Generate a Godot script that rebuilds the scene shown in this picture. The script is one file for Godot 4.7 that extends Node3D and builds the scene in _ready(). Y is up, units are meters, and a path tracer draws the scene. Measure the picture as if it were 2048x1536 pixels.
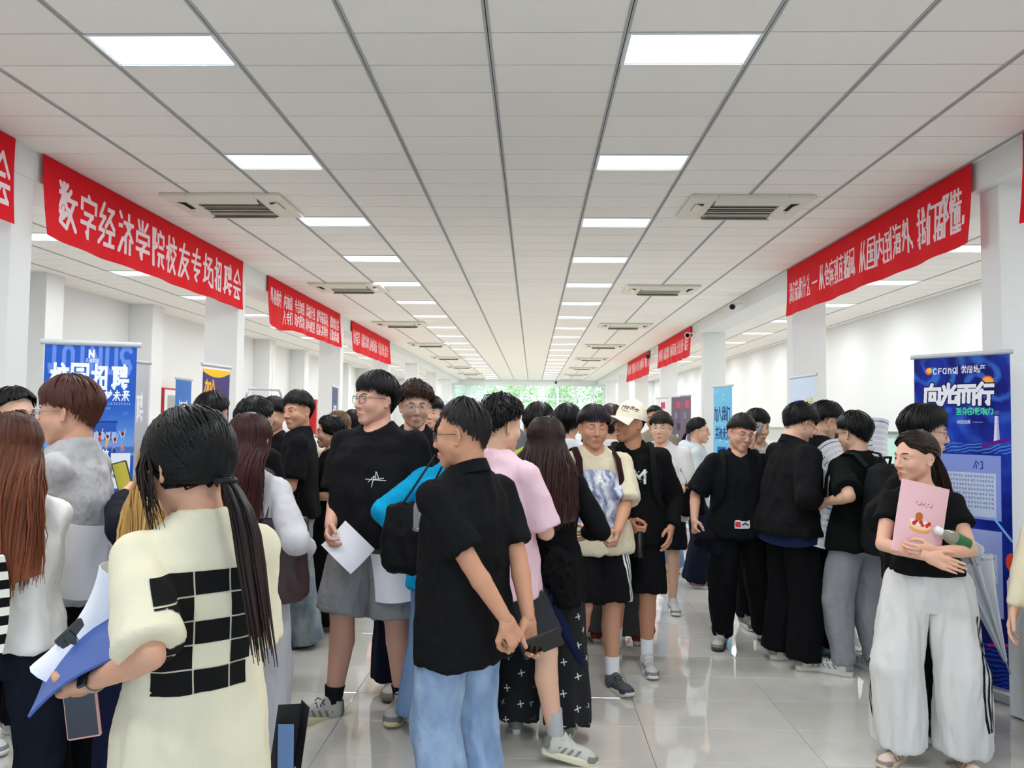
extends Node3D
# A recruitment fair in a long white hall: two rows of columns, red banners, ceiling panels of light, visitors.
const CEIL := 3.28
const XL := -6.15
const XR := 5.31
const FAR := 33.2
const BACK := -4.0
const TX := -2.01      # one of the ceiling rails
const TZ := 3.215      # one of the ceiling joints
const TP := 0.303

var tex_weave: Texture2D

func _ready() -> void:
	# ---- camera
	var cam := Camera3D.new()
	cam.name = "camera"
	cam.keep_aspect = Camera3D.KEEP_HEIGHT
	cam.fov = rad_to_deg(2.0 * atan(768.0 / 1515.0))
	cam.near = 0.05
	cam.far = 200.0
	cam.position = Vector3(0, 1.61, 0)
	cam.basis = Basis(Vector3.UP, 0.0275) * Basis(Vector3.RIGHT, 0.0447) * Basis(Vector3.BACK, 0.011)
	add_child(cam)
	# ---- sky and exposure
	var env := Environment.new()
	env.background_mode = Environment.BG_SKY
	var sky := Sky.new()
	var sm := ProceduralSkyMaterial.new()
	sm.sky_top_color = Color(0.62, 0.76, 0.95)
	sm.sky_horizon_color = Color(0.9, 0.95, 1.0)
	sm.ground_bottom_color = Color(0.45, 0.47, 0.42)
	sm.ground_horizon_color = Color(0.8, 0.84, 0.84)
	sm.sky_energy_multiplier = 2.1
	sky.sky_material = sm
	env.sky = sky
	env.tonemap_mode = Environment.TONE_MAPPER_LINEAR
	env.tonemap_exposure = EXPOSURE
	env.sdfgi_enabled = true
	env.ssao_enabled = true
	env.ssil_enabled = true
	var we := WorldEnvironment.new()
	we.name = "world"
	we.environment = env
	add_child(we)
	var sun := DirectionalLight3D.new()
	sun.name = "sun"
	sun.light_energy = 1.2
	sun.light_color = Color(1.0, 0.97, 0.9)
	sun.light_angular_distance = 0.5
	sun.rotation_degrees = Vector3(-58, 118, 0)
	sun.shadow_enabled = true
	add_child(sun)
	# ---- the place
	setup_materials()
	build_hall()
	build_lights()
	build_outside()
	build_fittings()
	build_banners()
	build_stands()
	make_templates()
	build_people()
	build_held()
# ---------------------------------------------------------------- mesh tools
class MB:
	var v := PackedVector3Array()
	var n := PackedVector3Array()
	var u := PackedVector2Array()
	var c := PackedColorArray()
	var ix := PackedInt32Array()
	var col := Color.WHITE

	func vert(p: Vector3, nn: Vector3, uv := Vector2.ZERO) -> int:
		v.append(p); n.append(nn); u.append(uv); c.append(col)
		return v.size() - 1

	func tri(a: int, b: int, d: int) -> void:
		ix.append(a); ix.append(d); ix.append(b)

	func quad(a: Vector3, b: Vector3, cc: Vector3, d: Vector3, uvs := [Vector2(0, 1), Vector2(1, 1), Vector2(1, 0), Vector2(0, 0)]) -> void:
		var nn := (b - a).cross(d - a).normalized()
		var i := vert(a, nn, uvs[0]); vert(b, nn, uvs[1]); vert(cc, nn, uvs[2]); vert(d, nn, uvs[3])
		tri(i, i + 1, i + 2); tri(i, i + 2, i + 3)

	func poly(pts: Array, ctr: Vector3) -> void:
		var m := Vector3.ZERO
		for p in pts: m += p
		m /= pts.size()
		var nn: Vector3 = (pts[1] - pts[0]).cross(pts[2] - pts[0]).normalized()
		var ps := pts
		if nn.dot(m - ctr) < 0.0:
			ps = pts.duplicate(); ps.reverse(); nn = -nn
		var i := v.size()
		for p in ps: vert(p, nn)
		for k in range(1, ps.size() - 1): tri(i, i + k, i + k + 1)

	func box(ctr: Vector3, size: Vector3, ch := 0.0, bs := Basis()) -> MB:
		var h := size * 0.5
		var f := func(x: float, y: float, z: float) -> Vector3: return ctr + bs * Vector3(x, y, z)
		var q := h - Vector3(ch, ch, ch)
		for s in [-1.0, 1.0]:
			poly([f.call(s * h.x, -q.y, -q.z), f.call(s * h.x, q.y, -q.z), f.call(s * h.x, q.y, q.z), f.call(s * h.x, -q.y, q.z)], ctr)
			poly([f.call(-q.x, s * h.y, -q.z), f.call(q.x, s * h.y, -q.z), f.call(q.x, s * h.y, q.z), f.call(-q.x, s * h.y, q.z)], ctr)
			poly([f.call(-q.x, -q.y, s * h.z), f.call(q.x, -q.y, s * h.z), f.call(q.x, q.y, s * h.z), f.call(-q.x, q.y, s * h.z)], ctr)
		if ch > 0.0:
			for s in [-1.0, 1.0]:
				for t in [-1.0, 1.0]:
					poly([f.call(s * h.x, t * q.y, -q.z), f.call(s * q.x, t * h.y, -q.z), f.call(s * q.x, t * h.y, q.z), f.call(s * h.x, t * q.y, q.z)], ctr)
					poly([f.call(s * h.x, -q.y, t * q.z), f.call(s * q.x, -q.y, t * h.z), f.call(s * q.x, q.y, t * h.z), f.call(s * h.x, q.y, t * q.z)], ctr)
					poly([f.call(-q.x, s * h.y, t * q.z), f.call(-q.x, s * q.y, t * h.z), f.call(q.x, s * q.y, t * h.z), f.call(q.x, s * h.y, t * q.z)], ctr)
					for w in [-1.0, 1.0]:
						poly([f.call(s * h.x, t * q.y, w * q.z), f.call(s * q.x, t * h.y, w * q.z), f.call(s * q.x, t * q.y, w * h.z)], ctr)
		return self

	# swept tube along a path; rad one number or one per point; wide/thin scale the two cross axes
	func tube(path: PackedVector3Array, rad, sides := 8, caps := true, wide := 1.0, thin := 1.0, up := Vector3.ZERO, loop := false) -> MB:
		var m := path.size()
		var side := Vector3.ZERO
		var base := v.size()
		for i in m:
			var a: Vector3 = path[(i - 1 + m) % m] if (i > 0 or loop) else path[0]
			var b: Vector3 = path[(i + 1) % m] if (i < m - 1 or loop) else path[m - 1]
			var t := (b - a).normalized()
			if side == Vector3.ZERO:
				var g := up if up != Vector3.ZERO else (Vector3.UP if absf(t.y) < 0.9 else Vector3.RIGHT)
				side = t.cross(g).normalized()
			side = (side - t * side.dot(t)).normalized()
			var w := side.cross(t)
			var r: float = rad if not (rad is Array or rad is PackedFloat32Array) else rad[i]
			for k in sides:
				var an := TAU * k / sides
				var ca := cos(an); var sa := sin(an)
				vert(path[i] + side * (ca * r * wide) + w * (sa * r * thin), (side * (ca / wide) + w * (sa / thin)).normalized(), Vector2(float(k) / sides, float(i) / maxi(1, m - 1)))
		var last := m if loop else m - 1
		for i in last:
			for k in sides:
				var p0 := base + i * sides + k
				var p1 := base + i * sides + (k + 1) % sides
				var q0 := base + ((i + 1) % m) * sides + k
				var q1 := base + ((i + 1) % m) * sides + (k + 1) % sides
				ix.append(p0); ix.append(p1); ix.append(q1)
				ix.append(p0); ix.append(q1); ix.append(q0)
		if caps and not loop:
			for e in [0, m - 1]:
				var t2: Vector3 = (path[0] - path[1] if e == 0 else path[m - 1] - path[m - 2]).normalized()
				var ci := vert(path[e], t2)
				for k in sides:
					var nn := vert(v[base + e * sides + k], t2)
					if k > 0:
						if e != 0: ix.append(ci); ix.append(nn - 1); ix.append(nn)
						else: ix.append(ci); ix.append(nn); ix.append(nn - 1)
				if e != 0: ix.append(ci); ix.append(v.size() - 1); ix.append(ci + 1)
				else: ix.append(ci); ix.append(ci + 1); ix.append(v.size() - 1)
		return self

	# profile of (radius, height) turned about the y axis at ctr
	func lathe(prof: Array, ctr := Vector3.ZERO, sides := 20, bs := Basis()) -> MB:
		var base := v.size()
		for i in prof.size():
			var a: Vector2 = prof[maxi(0, i - 1)]
			var b: Vector2 = prof[mini(prof.size() - 1, i + 1)]
			var t := (b - a).normalized()
			for k in sides + 1:
				var an := TAU * k / sides
				vert(ctr + bs * Vector3(prof[i].x * cos(an), prof[i].y, prof[i].x * sin(an)), bs * Vector3(t.y * cos(an), -t.x, t.y * sin(an)).normalized(), Vector2(float(k) / sides, float(i) / (prof.size() - 1)))
		for i in prof.size() - 1:
			for k in sides:
				var p := base + i * (sides + 1) + k
				var q := p + sides + 1
				ix.append(p); ix.append(p + 1); ix.append(q + 1)
				ix.append(p); ix.append(q + 1); ix.append(q)
		return self

	# a sheet with thickness: fn(u, v) gives the middle surface, u and v from 0 to 1
	func slab(fn: Callable, nu: int, nv: int, th: float) -> MB:
		var g := []
		var gn := []
		for j in nv + 1:
			for i in nu + 1:
				g.append(fn.call(float(i) / nu, float(j) / nv))
		for j in nv + 1:
			for i in nu + 1:
				var a: Vector3 = g[j * (nu + 1) + mini(nu, i + 1)] - g[j * (nu + 1) + maxi(0, i - 1)]
				var b: Vector3 = g[mini(nv, j + 1) * (nu + 1) + i] - g[maxi(0, j - 1) * (nu + 1) + i]
				gn.append(b.cross(a).normalized())
		for s in [1.0, -1.0]:
			var base := v.size()
			for j in nv + 1:
				for i in nu + 1:
					var k := j * (nu + 1) + i
					vert(g[k] + gn[k] * (th * 0.5 * s), gn[k] * s, Vector2(float(i) / nu, float(j) / nv))
			for j in nv:
				for i in nu:
					var p := base + j * (nu + 1) + i
					var q := p + nu + 1
					if s > 0:
						tri(p, q, q + 1); tri(p, q + 1, p + 1)
					else:
						tri(p, q + 1, q); tri(p, p + 1, q + 1)
		var rim := []
		for i in nu: rim.append([i, i + 1])
		for i in nu: rim.append([nv * (nu + 1) + i + 1, nv * (nu + 1) + i])
		for j in nv: rim.append([(j + 1) * (nu + 1), j * (nu + 1)])
		for j in nv: rim.append([j * (nu + 1) + nu, (j + 1) * (nu + 1) + nu])
		for r in rim:
			var a2: int = r[0]
			var b2: int = r[1]
			var uv := Vector2(float(a2 % (nu + 1)) / nu, float(a2 / (nu + 1)) / nv)
			quad(g[a2] + gn[a2] * th * 0.5, g[b2] + gn[b2] * th * 0.5, g[b2] - gn[b2] * th * 0.5, g[a2] - gn[a2] * th * 0.5, [uv, uv, uv, uv])
		return self

	func add(a: Array, xf: Transform3D, colours = null) -> MB:   # a = [verts, normals, indices]
		var base := v.size()
		v.append_array(xf * (a[0] as PackedVector3Array))
		var rot := Transform3D(xf.basis, Vector3.ZERO)
		n.append_array(rot * (a[1] as PackedVector3Array))
		var uv := PackedVector2Array(); uv.resize(a[0].size()); u.append_array(uv)
		if colours == null:
			var cc := PackedColorArray(); cc.resize(a[0].size()); cc.fill(col); c.append_array(cc)
		else:
			c.append_array(colours)
		var ii: PackedInt32Array = a[2]
		if xf.basis.determinant() < 0.0:
			for t in range(0, ii.size(), 3):
				ix.append(ii[t] + base); ix.append(ii[t + 2] + base); ix.append(ii[t + 1] + base)
		else:
			for t in ii: ix.append(t + base)
		return self

	func mesh(tangents := false) -> ArrayMesh:
		var a := []
		a.resize(Mesh.ARRAY_MAX)
		a[Mesh.ARRAY_VERTEX] = v; a[Mesh.ARRAY_NORMAL] = n; a[Mesh.ARRAY_TEX_UV] = u; a[Mesh.ARRAY_COLOR] = c; a[Mesh.ARRAY_INDEX] = ix
		var m := ArrayMesh.new()
		m.add_surface_from_arrays(Mesh.PRIMITIVE_TRIANGLES, a)
		return m


# a box of cells that holds a distance field; meshed as surface nets
class Grid:
	var o: Vector3
	var c: float
	var nx: int
	var ny: int
	var nz: int
	var d := PackedFloat32Array()

	func _init(lo: Vector3, hi: Vector3, cell: float) -> void:
		c = cell; o = lo
		nx = int(ceil((hi.x - lo.x) / c)) + 2; ny = int(ceil((hi.y - lo.y) / c)) + 2; nz = int(ceil((hi.z - lo.z) / c)) + 2
		d.resize(nx * ny * nz); d.fill(0.3)

	func span(lo: float, hi: float, o0: float, m: int) -> Vector2i:
		return Vector2i(clampi(int(floor((lo - o0) / c)), 0, m), clampi(int(ceil((hi - o0) / c)) + 1, 0, m))

	# tapered capsule from a to b; flat bits: 1 cuts it flat at a, 2 at b; axis squeezed by (1 / thin) along sq
	func bone(a: Vector3, b: Vector3, ra: float, rb: float, k := 0.02, flat := 0, sq := Vector3.ZERO, thin := 1.0, carve := false) -> void:
		var rm := maxf(ra, rb) + k + c * 2.0
		var X := span(minf(a.x, b.x) - rm, maxf(a.x, b.x) + rm, o.x, nx)
		var Y := span(minf(a.y, b.y) - rm, maxf(a.y, b.y) + rm, o.y, ny)
		var Z := span(minf(a.z, b.z) - rm, maxf(a.z, b.z) + rm, o.z, nz)
		var ab := b - a
		var bx := ab.x; var by := ab.y; var bz := ab.z
		var l2 := maxf(ab.length_squared(), 1e-9)
		var inv := 1.0 / l2
		var ln := sqrt(l2)
		var dr := rb - ra
		var sx := sq.x; var sy := sq.y; var sz := sq.z
		var s1 := thin - 1.0
		var squeeze := thin != 1.0
		var dd := d
		d = PackedFloat32Array()
		var ik := 1.0 / k
		var k4 := k * 0.25
		for z in range(Z.x, Z.y):
			var vz := o.z + z * c - a.z
			for y in range(Y.x, Y.y):
				var vy := o.y + y * c - a.y
				var row := (z * ny + y) * nx
				var pre := vy * by + vz * bz
				for x in range(X.x, X.y):
					var vx := o.x + x * c - a.x
					var tt := (vx * bx + pre) * inv
					var t := clampf(tt, 0.0, 1.0)
					var qx := vx - bx * t
					var qy := vy - by * t
					var qz := vz - bz * t
					if squeeze:
						var e := (qx * sx + qy * sy + qz * sz) * s1
						qx += sx * e; qy += sy * e; qz += sz * e
					var f := sqrt(qx * qx + qy * qy + qz * qz) - ra - dr * t
					if flat:
						if flat & 1: f = maxf(f, -tt * ln)
						if flat & 2: f = maxf(f, (tt - 1.0) * ln)
					var g := dd[row + x]
					if carve:
						f = -f
						var h2 := k - absf(f - g)
						dd[row + x] = maxf(f, g) + (h2 * h2 * ik * 0.25 if h2 > 0.0 else 0.0)
					else:
						var h := k - absf(f - g)
						dd[row + x] = minf(f, g) - (h * h * ik * 0.25 if h > 0.0 else 0.0)
		d = dd

	func ball(p: Vector3, r: Vector3, k := 0.01, carve := false) -> void:
		var rm := maxf(r.x, maxf(r.y, r.z)) + k + c * 2.0
		var X := span(p.x - rm, p.x + rm, o.x, nx)
		var Y := span(p.y - rm, p.y + rm, o.y, ny)
		var Z := span(p.z - rm, p.z + rm, o.z, nz)
		var mr := minf(r.x, minf(r.y, r.z))
		var ix := 1.0 / r.x; var iy := 1.0 / r.y; var iz := 1.0 / r.z
		var dd := d
		d = PackedFloat32Array()
		for z in range(Z.x, Z.y):
			var qz := (o.z + z * c - p.z) * iz
			for y in range(Y.x, Y.y):
				var qy := (o.y + y * c - p.y) * iy
				var row := (z * ny + y) * nx
				for x in range(X.x, X.y):
					var qx := (o.x + x * c - p.x) * ix
					var l := sqrt(qx * qx + qy * qy + qz * qz)
					var l1 := sqrt(qx * qx * ix * ix + qy * qy * iy * iy + qz * qz * iz * iz)
					var f := l * (l - 1.0) / maxf(l1, 1e-6) if l > 0.2 else -mr
					var g := dd[row + x]
					if carve:
						f = -f
						var h2 := k - absf(f - g)
						dd[row + x] = maxf(f, g) + (h2 * h2 / k * 0.25 if h2 > 0.0 else 0.0)
					else:
						var h := k - absf(f - g)
						dd[row + x] = minf(f, g) - (h * h / k * 0.25 if h > 0.0 else 0.0)
		d = dd

	# stacked oval sections [y, half width, half depth, cx, cz, power]; cut flat at both ends
	func loft(tab: Array, k := 0.03) -> void:
		var dd := d
		d = PackedFloat32Array()
		var y0: float = tab[0][0]
		var y1: float = tab[tab.size() - 1][0]
		var Y := span(y0 - 0.05, y1 + 0.05, o.y, ny)
		var seg := 0
		for y in range(Y.x, Y.y):
			var py := o.y + y * c
			var yy := clampf(py, y0, y1)
			while seg < tab.size() - 2 and yy > tab[seg + 1][0]: seg += 1
			var a: Array = tab[seg]
			var b: Array = tab[seg + 1]
			var t: float = (yy - a[0]) / maxf(1e-6, b[0] - a[0])
			t = t * t * (3.0 - 2.0 * t) * 0.6 + t * 0.4
			var w: float = lerpf(a[1], b[1], t)
			var e: float = lerpf(a[2], b[2], t)
			var cx: float = lerpf(a[3], b[3], t)
			var cz: float = lerpf(a[4], b[4], t)
			var pw: float = lerpf(a[5], b[5], t)
			var ip := 1.0 / pw
			var m := minf(w, e)
			var cut := maxf(y0 - py, py - y1)
			var X := span(cx - w - 0.06, cx + w + 0.06, o.x, nx)
			var Z := span(cz - e - 0.06, cz + e + 0.06, o.z, nz)
			for z in range(Z.x, Z.y):
				var qz := pow(absf(o.z + z * c - cz) / e, pw)
				var row := (z * ny + y) * nx
				for x in range(X.x, X.y):
					var f := (pow(pow(absf(o.x + x * c - cx) / w, pw) + qz, ip) - 1.0) * m
					if cut > f: f = cut
					var g := dd[row + x]
					var h := k - absf(f - g)
					dd[row + x] = minf(f, g) - (h * h / k * 0.25 if h > 0.0 else 0.0)
		d = dd

	func cut_below(yc: float) -> void:
		for y in ny:
			var f := yc - (o.y + y * c)
			if f < -0.1: break
			for z in nz:
				var row := (z * ny + y) * nx
				for x in nx:
					if d[row + x] < f: d[row + x] = f

	func nets() -> Array:
		var vs := PackedVector3Array()
		var id := PackedInt32Array()
		id.resize(nx * ny * nz)
		id.fill(-1)
		var sy := nx
		var sz := nx * ny
		var dd := d
		var ii := PackedInt32Array()
		for z in nz - 1:
			for y in ny - 1:
				var i := (z * ny + y) * nx
				for x in nx - 1:
					var d0 := dd[i]
					if d0 > 0.12:
						i += 1
						continue
					var d1 := dd[i + 1]; var d2 := dd[i + sy]; var d3 := dd[i + sy + 1]
					var d4 := dd[i + sz]; var d5 := dd[i + sz + 1]; var d6 := dd[i + sz + sy]; var d7 := dd[i + sz + sy + 1]
					var b0 := d0 < 0.0
					if b0 == (d1 < 0.0) and b0 == (d2 < 0.0) and b0 == (d3 < 0.0) and b0 == (d4 < 0.0) and b0 == (d5 < 0.0) and b0 == (d6 < 0.0) and b0 == (d7 < 0.0):
						i += 1
						continue
					var s := Vector3.ZERO
					var m := 0
					if b0 != (d1 < 0.0): s += Vector3(d0 / (d0 - d1), 0, 0); m += 1
					if (d2 < 0.0) != (d3 < 0.0): s += Vector3(d2 / (d2 - d3), 1, 0); m += 1
					if (d4 < 0.0) != (d5 < 0.0): s += Vector3(d4 / (d4 - d5), 0, 1); m += 1
					if (d6 < 0.0) != (d7 < 0.0): s += Vector3(d6 / (d6 - d7), 1, 1); m += 1
					if b0 != (d2 < 0.0): s += Vector3(0, d0 / (d0 - d2), 0); m += 1
					if (d1 < 0.0) != (d3 < 0.0): s += Vector3(1, d1 / (d1 - d3), 0); m += 1
					if (d4 < 0.0) != (d6 < 0.0): s += Vector3(0, d4 / (d4 - d6), 1); m += 1
					if (d5 < 0.0) != (d7 < 0.0): s += Vector3(1, d5 / (d5 - d7), 1); m += 1
					if b0 != (d4 < 0.0): s += Vector3(0, 0, d0 / (d0 - d4)); m += 1
					if (d1 < 0.0) != (d5 < 0.0): s += Vector3(1, 0, d1 / (d1 - d5)); m += 1
					if (d2 < 0.0) != (d6 < 0.0): s += Vector3(0, 1, d2 / (d2 - d6)); m += 1
					if (d3 < 0.0) != (d7 < 0.0): s += Vector3(1, 1, d3 / (d3 - d7)); m += 1
					id[i] = vs.size()
					vs.append(o + (Vector3(x, y, z) + s / m) * c)
					# quads round the three edges that start at this corner
					if x > 0 and y > 0 and z > 0:
						if b0 != (d1 < 0.0): _q(ii, id[i], id[i - sy], id[i - sy - sz], id[i - sz], b0)
						if b0 != (d2 < 0.0): _q(ii, id[i], id[i - sz], id[i - sz - 1], id[i - 1], b0)
						if b0 != (d4 < 0.0): _q(ii, id[i], id[i - 1], id[i - 1 - sy], id[i - sy], b0)
					i += 1
		return [vs, Grid.normals(vs, ii), ii]

	static func _q(ii: PackedInt32Array, a: int, b: int, e: int, f: int, inside: bool) -> void:
		if a < 0 or b < 0 or e < 0 or f < 0: return
		if not inside:
			ii.append(a); ii.append(b); ii.append(e); ii.append(a); ii.append(e); ii.append(f)
		else:
			ii.append(a); ii.append(e); ii.append(b); ii.append(a); ii.append(f); ii.append(e)

	static func normals(vs: PackedVector3Array, ii: PackedInt32Array) -> PackedVector3Array:
		var ns := PackedVector3Array()
		ns.resize(vs.size())
		for t in range(0, ii.size(), 3):
			var a := ii[t]; var b := ii[t + 1]; var e := ii[t + 2]
			var nn := (vs[e] - vs[a]).cross(vs[b] - vs[a])
			ns[a] += nn; ns[b] += nn; ns[e] += nn
		for i in ns.size(): ns[i] = ns[i].normalized()
		return ns
# ---------------------------------------------------------------- people: templates
var head_t := {}     # "m0", "f0" fine and "m1", "f1" coarse: [verts, normals, indices, mask]
var hand_t := {}
var rng := RandomNumberGenerator.new()
var noise := FastNoiseLite.new()

func head_shape(fem: bool, cell: float) -> Array:
	var g := Grid.new(Vector3(-0.105, -0.23, -0.135), Vector3(0.105, 0.14, 0.14), cell)
	var j := 0.9 if fem else 1.0
	g.ball(Vector3(0, 0.03, -0.014), Vector3(0.077, 0.094, 0.096), 0.02)
	g.ball(Vector3(0, -0.022, 0.022), Vector3(0.064 * j, 0.086, 0.07), 0.03)
	g.bone(Vector3(0.052 * j, -0.05, 0.005), Vector3(0.012, -0.104 * (0.97 if fem else 1.0), 0.058), 0.024, 0.016, 0.03)
	g.bone(Vector3(-0.052 * j, -0.05, 0.005), Vector3(-0.012, -0.104 * (0.97 if fem else 1.0), 0.058), 0.024, 0.016, 0.03)
	g.ball(Vector3(0, -0.1, 0.062), Vector3(0.02, 0.017, 0.02), 0.02)
	for s in [-1.0, 1.0]:
		g.ball(Vector3(s * 0.04, -0.032, 0.056), Vector3(0.024, 0.024, 0.024), 0.025)
		g.bone(Vector3(s * 0.012, 0.022, 0.083), Vector3(s * 0.05, 0.02, 0.064), 0.009, 0.008, 0.018)
		g.ball(Vector3(s * 0.032, 0.002, 0.094), Vector3(0.0155, 0.0105, 0.014), 0.014, true)
		g.ball(Vector3(s * 0.032, 0.001, 0.072), Vector3(0.0165, 0.0125, 0.0145), 0.006)
	g.ball(Vector3(0, -0.074, 0.074), Vector3(0.026, 0.018, 0.018), 0.015)
	g.bone(Vector3(0, 0.014, 0.087), Vector3(0, -0.03, 0.106), 0.0085, 0.0105, 0.012)
	g.ball(Vector3(0, -0.036, 0.106), Vector3(0.0115, 0.0095, 0.011), 0.006)
	for s in [-1.0, 1.0]:
		g.ball(Vector3(s * 0.0125, -0.0395, 0.096), Vector3(0.0075, 0.0075, 0.009), 0.006)
		# lips
		g.bone(Vector3(s * 0.004, -0.0665, 0.0945), Vector3(s * 0.022, -0.0715, 0.083), 0.0052, 0.003, 0.005)
		g.bone(Vector3(s * 0.003, -0.0785, 0.0935), Vector3(s * 0.019, -0.0745, 0.0845), 0.0062, 0.003, 0.005)
		# ears: a thin plate with a raised rim, its back edge standing off the head
		var ec := Vector3(s * 0.0815, -0.004, -0.014)
		var bk := Vector3(s * 0.55, 0, -0.83)
		var pn := Vector3(s * 0.83, 0, 0.55)
		g.bone(ec + Vector3(0, 0.013, 0), ec + Vector3(0, -0.018, 0) - bk * 0.003, 0.017, 0.012, 0.004, 0, pn, 4.5)
		var last := Vector3.ZERO
		for k in 11:
			var an := lerpf(-0.9, 3.6, k / 10.0)
			var ep := ec + Vector3(0, 0.029 * cos(an), 0) + bk * (0.0185 * sin(an) * (1.0 if an < 1.8 else 0.72)) + pn * 0.002
			if k > 0: g.bone(last, ep, 0.0042 if k < 9 else 0.006, 0.0042 if k < 8 else 0.006, 0.003)
			last = ep
	var nr := 0.047 if fem else 0.057
	g.bone(Vector3(0, -0.05, -0.022), Vector3(0, -0.115, -0.03), nr, nr, 0.03)
	var a := g.nets()
	var mask := PackedByteArray()   # 0 skin, 1 lips, 2 cheek and ear blush
	mask.resize(a[0].size())
	for i in a[0].size():
		var p: Vector3 = a[0][i]
		if p.z > 0.075 and absf(p.x) < 0.024 and p.y < -0.0615 and p.y > -0.0855:
			var e := absf(p.x) / 0.024
			if p.y < -0.0615 - 0.009 * e and p.y > -0.0855 + 0.01 * e: mask[i] = 1
	a.append(mask)
	return a

# wrist at the origin, fingers towards -y, palm towards +z, thumb on the +x side (a left hand)
func hand_shape(curl: float, thumb_in: float, cell: float) -> Array:
	var g := Grid.new(Vector3(-0.06, -0.22, -0.045), Vector3(0.085, 0.04, 0.12), cell)
	g.bone(Vector3(0, 0.05, 0), Vector3(0, -0.015, 0), 0.027, 0.026, 0.01, 0, Vector3(0, 0, 1), 1.3)
	g.bone(Vector3(0.014, -0.015, 0), Vector3(0.022, -0.08, 0), 0.022, 0.02, 0.02, 0, Vector3(0, 0, 1), 1.5)
	g.bone(Vector3(-0.012, -0.015, 0), Vector3(-0.022, -0.075, 0), 0.022, 0.019, 0.02, 0, Vector3(0, 0, 1), 1.5)
	var xs := [0.031, 0.0105, -0.0105, -0.030]
	var ys := [-0.085, -0.09, -0.087, -0.078]
	var ls := [[0.042, 0.026, 0.02], [0.046, 0.03, 0.021], [0.043, 0.028, 0.02], [0.034, 0.021, 0.018]]
	for f in 4:
		var p := Vector3(xs[f], ys[f], 0)
		var fan: float = xs[f] * 1.2
		var ang := 0.0
		var r := 0.0098 - (0.0013 if f == 3 else 0.0)
		for s in 3:
			ang += curl * ([0.85, 1.1, 0.7][s]) * (1.0 + 0.06 * f)
			var q: Vector3 = p + Vector3(fan * 0.25, -cos(ang), sin(ang)).normalized() * ls[f][s]
			g.bone(p, q, r, r - 0.0011, 0.004)
			p = q
			r -= 0.0011
	var t0 := Vector3(0.026, -0.022, 0.006)
	var t1 := t0 + Vector3(0.028, -0.03, 0.012 + 0.01 * thumb_in)
	var t2 := t1 + Vector3(0.012 - 0.02 * thumb_in, -0.027, 0.008 + 0.014 * thumb_in)
	var t3 := t2 + Vector3(0.004 - 0.02 * thumb_in, -0.022, 0.004 + 0.01 * thumb_in)
	g.bone(t0, t1, 0.016, 0.0125, 0.015)
	g.bone(t1, t2, 0.0118, 0.0105, 0.004)
	g.bone(t2, t3, 0.0105, 0.0085, 0.004)
	return g.nets()

func make_templates() -> void:
	for q in 2:
		var s: float = [0.0033, 0.0062][q]
		head_t["m%d" % q] = head_shape(false, s)
		head_t["f%d" % q] = head_shape(true, s)
		var hs: float = [0.0036, 0.0058][q]
		hand_t["relaxed%d" % q] = hand_shape(0.32, 0.15, hs)
		hand_t["grip%d" % q] = hand_shape(1.05, 0.9, hs)
		hand_t["hold%d" % q] = hand_shape(0.62, 0.55, hs)
		hand_t["open%d" % q] = hand_shape(0.12, 0.05, hs)

# ---------------------------------------------------------------- hair
const SK := Vector3(0.0, 0.03, -0.014)

func skull(az: float, th: float, off: float) -> Vector3:
	# az 0 is the front, + towards the left ear; th 0 is the crown
	# below the widest ring the hair follows the back of the head down to the neck
	var s := sin(th)
	var y := cos(th) * (0.096 + off)
	if th > PI / 2:
		var e := th - PI / 2
		s = lerpf(1.0, 0.69, clampf(e / 1.15, 0.0, 1.0))
		y = -e * 0.078
	return SK + Vector3(s * sin(az) * (0.079 + off), y, s * cos(az) * (0.098 + off))

func keyed(az: float, tab: Array) -> float:   # values at front, temple, ear, behind the ear, back
	var a := absf(wrapf(az, -PI, PI)) / PI * (tab.size() - 1)
	var i := mini(int(a), tab.size() - 2)
	var t := a - i
	t = t * t * (3.0 - 2.0 * t)
	return lerpf(tab[i], tab[i + 1], t)

func lock(m: MB, pts: PackedVector3Array, w: float, ca: Color, cb: Color, thin := 0.45, point := 0.25) -> void:
	var k := pts.size()
	var rad := []
	for i in k:
		var t := float(i) / (k - 1)
		rad.append(w * (0.75 + 0.25 * sin(t * PI)) * (1.0 if t < 0.55 else lerpf(1.0, point, (t - 0.55) / 0.45)))
	var b := m.v.size()
	m.tube(pts, rad, 5, false, 1.0, thin, (pts[0] - SK).normalized().cross(pts[1] - pts[0]).cross(pts[1] - pts[0]).normalized() * -1.0 if (pts[0] - SK).cross(pts[1] - pts[0]).length() > 1e-5 else Vector3.ZERO)
	for i in range(b, m.v.size()):
		var t2 := float((i - b) / 5) / (k - 1)
		m.c[i] = ca.lerp(cb, clampf(t2, 0.0, 1.0))

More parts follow.
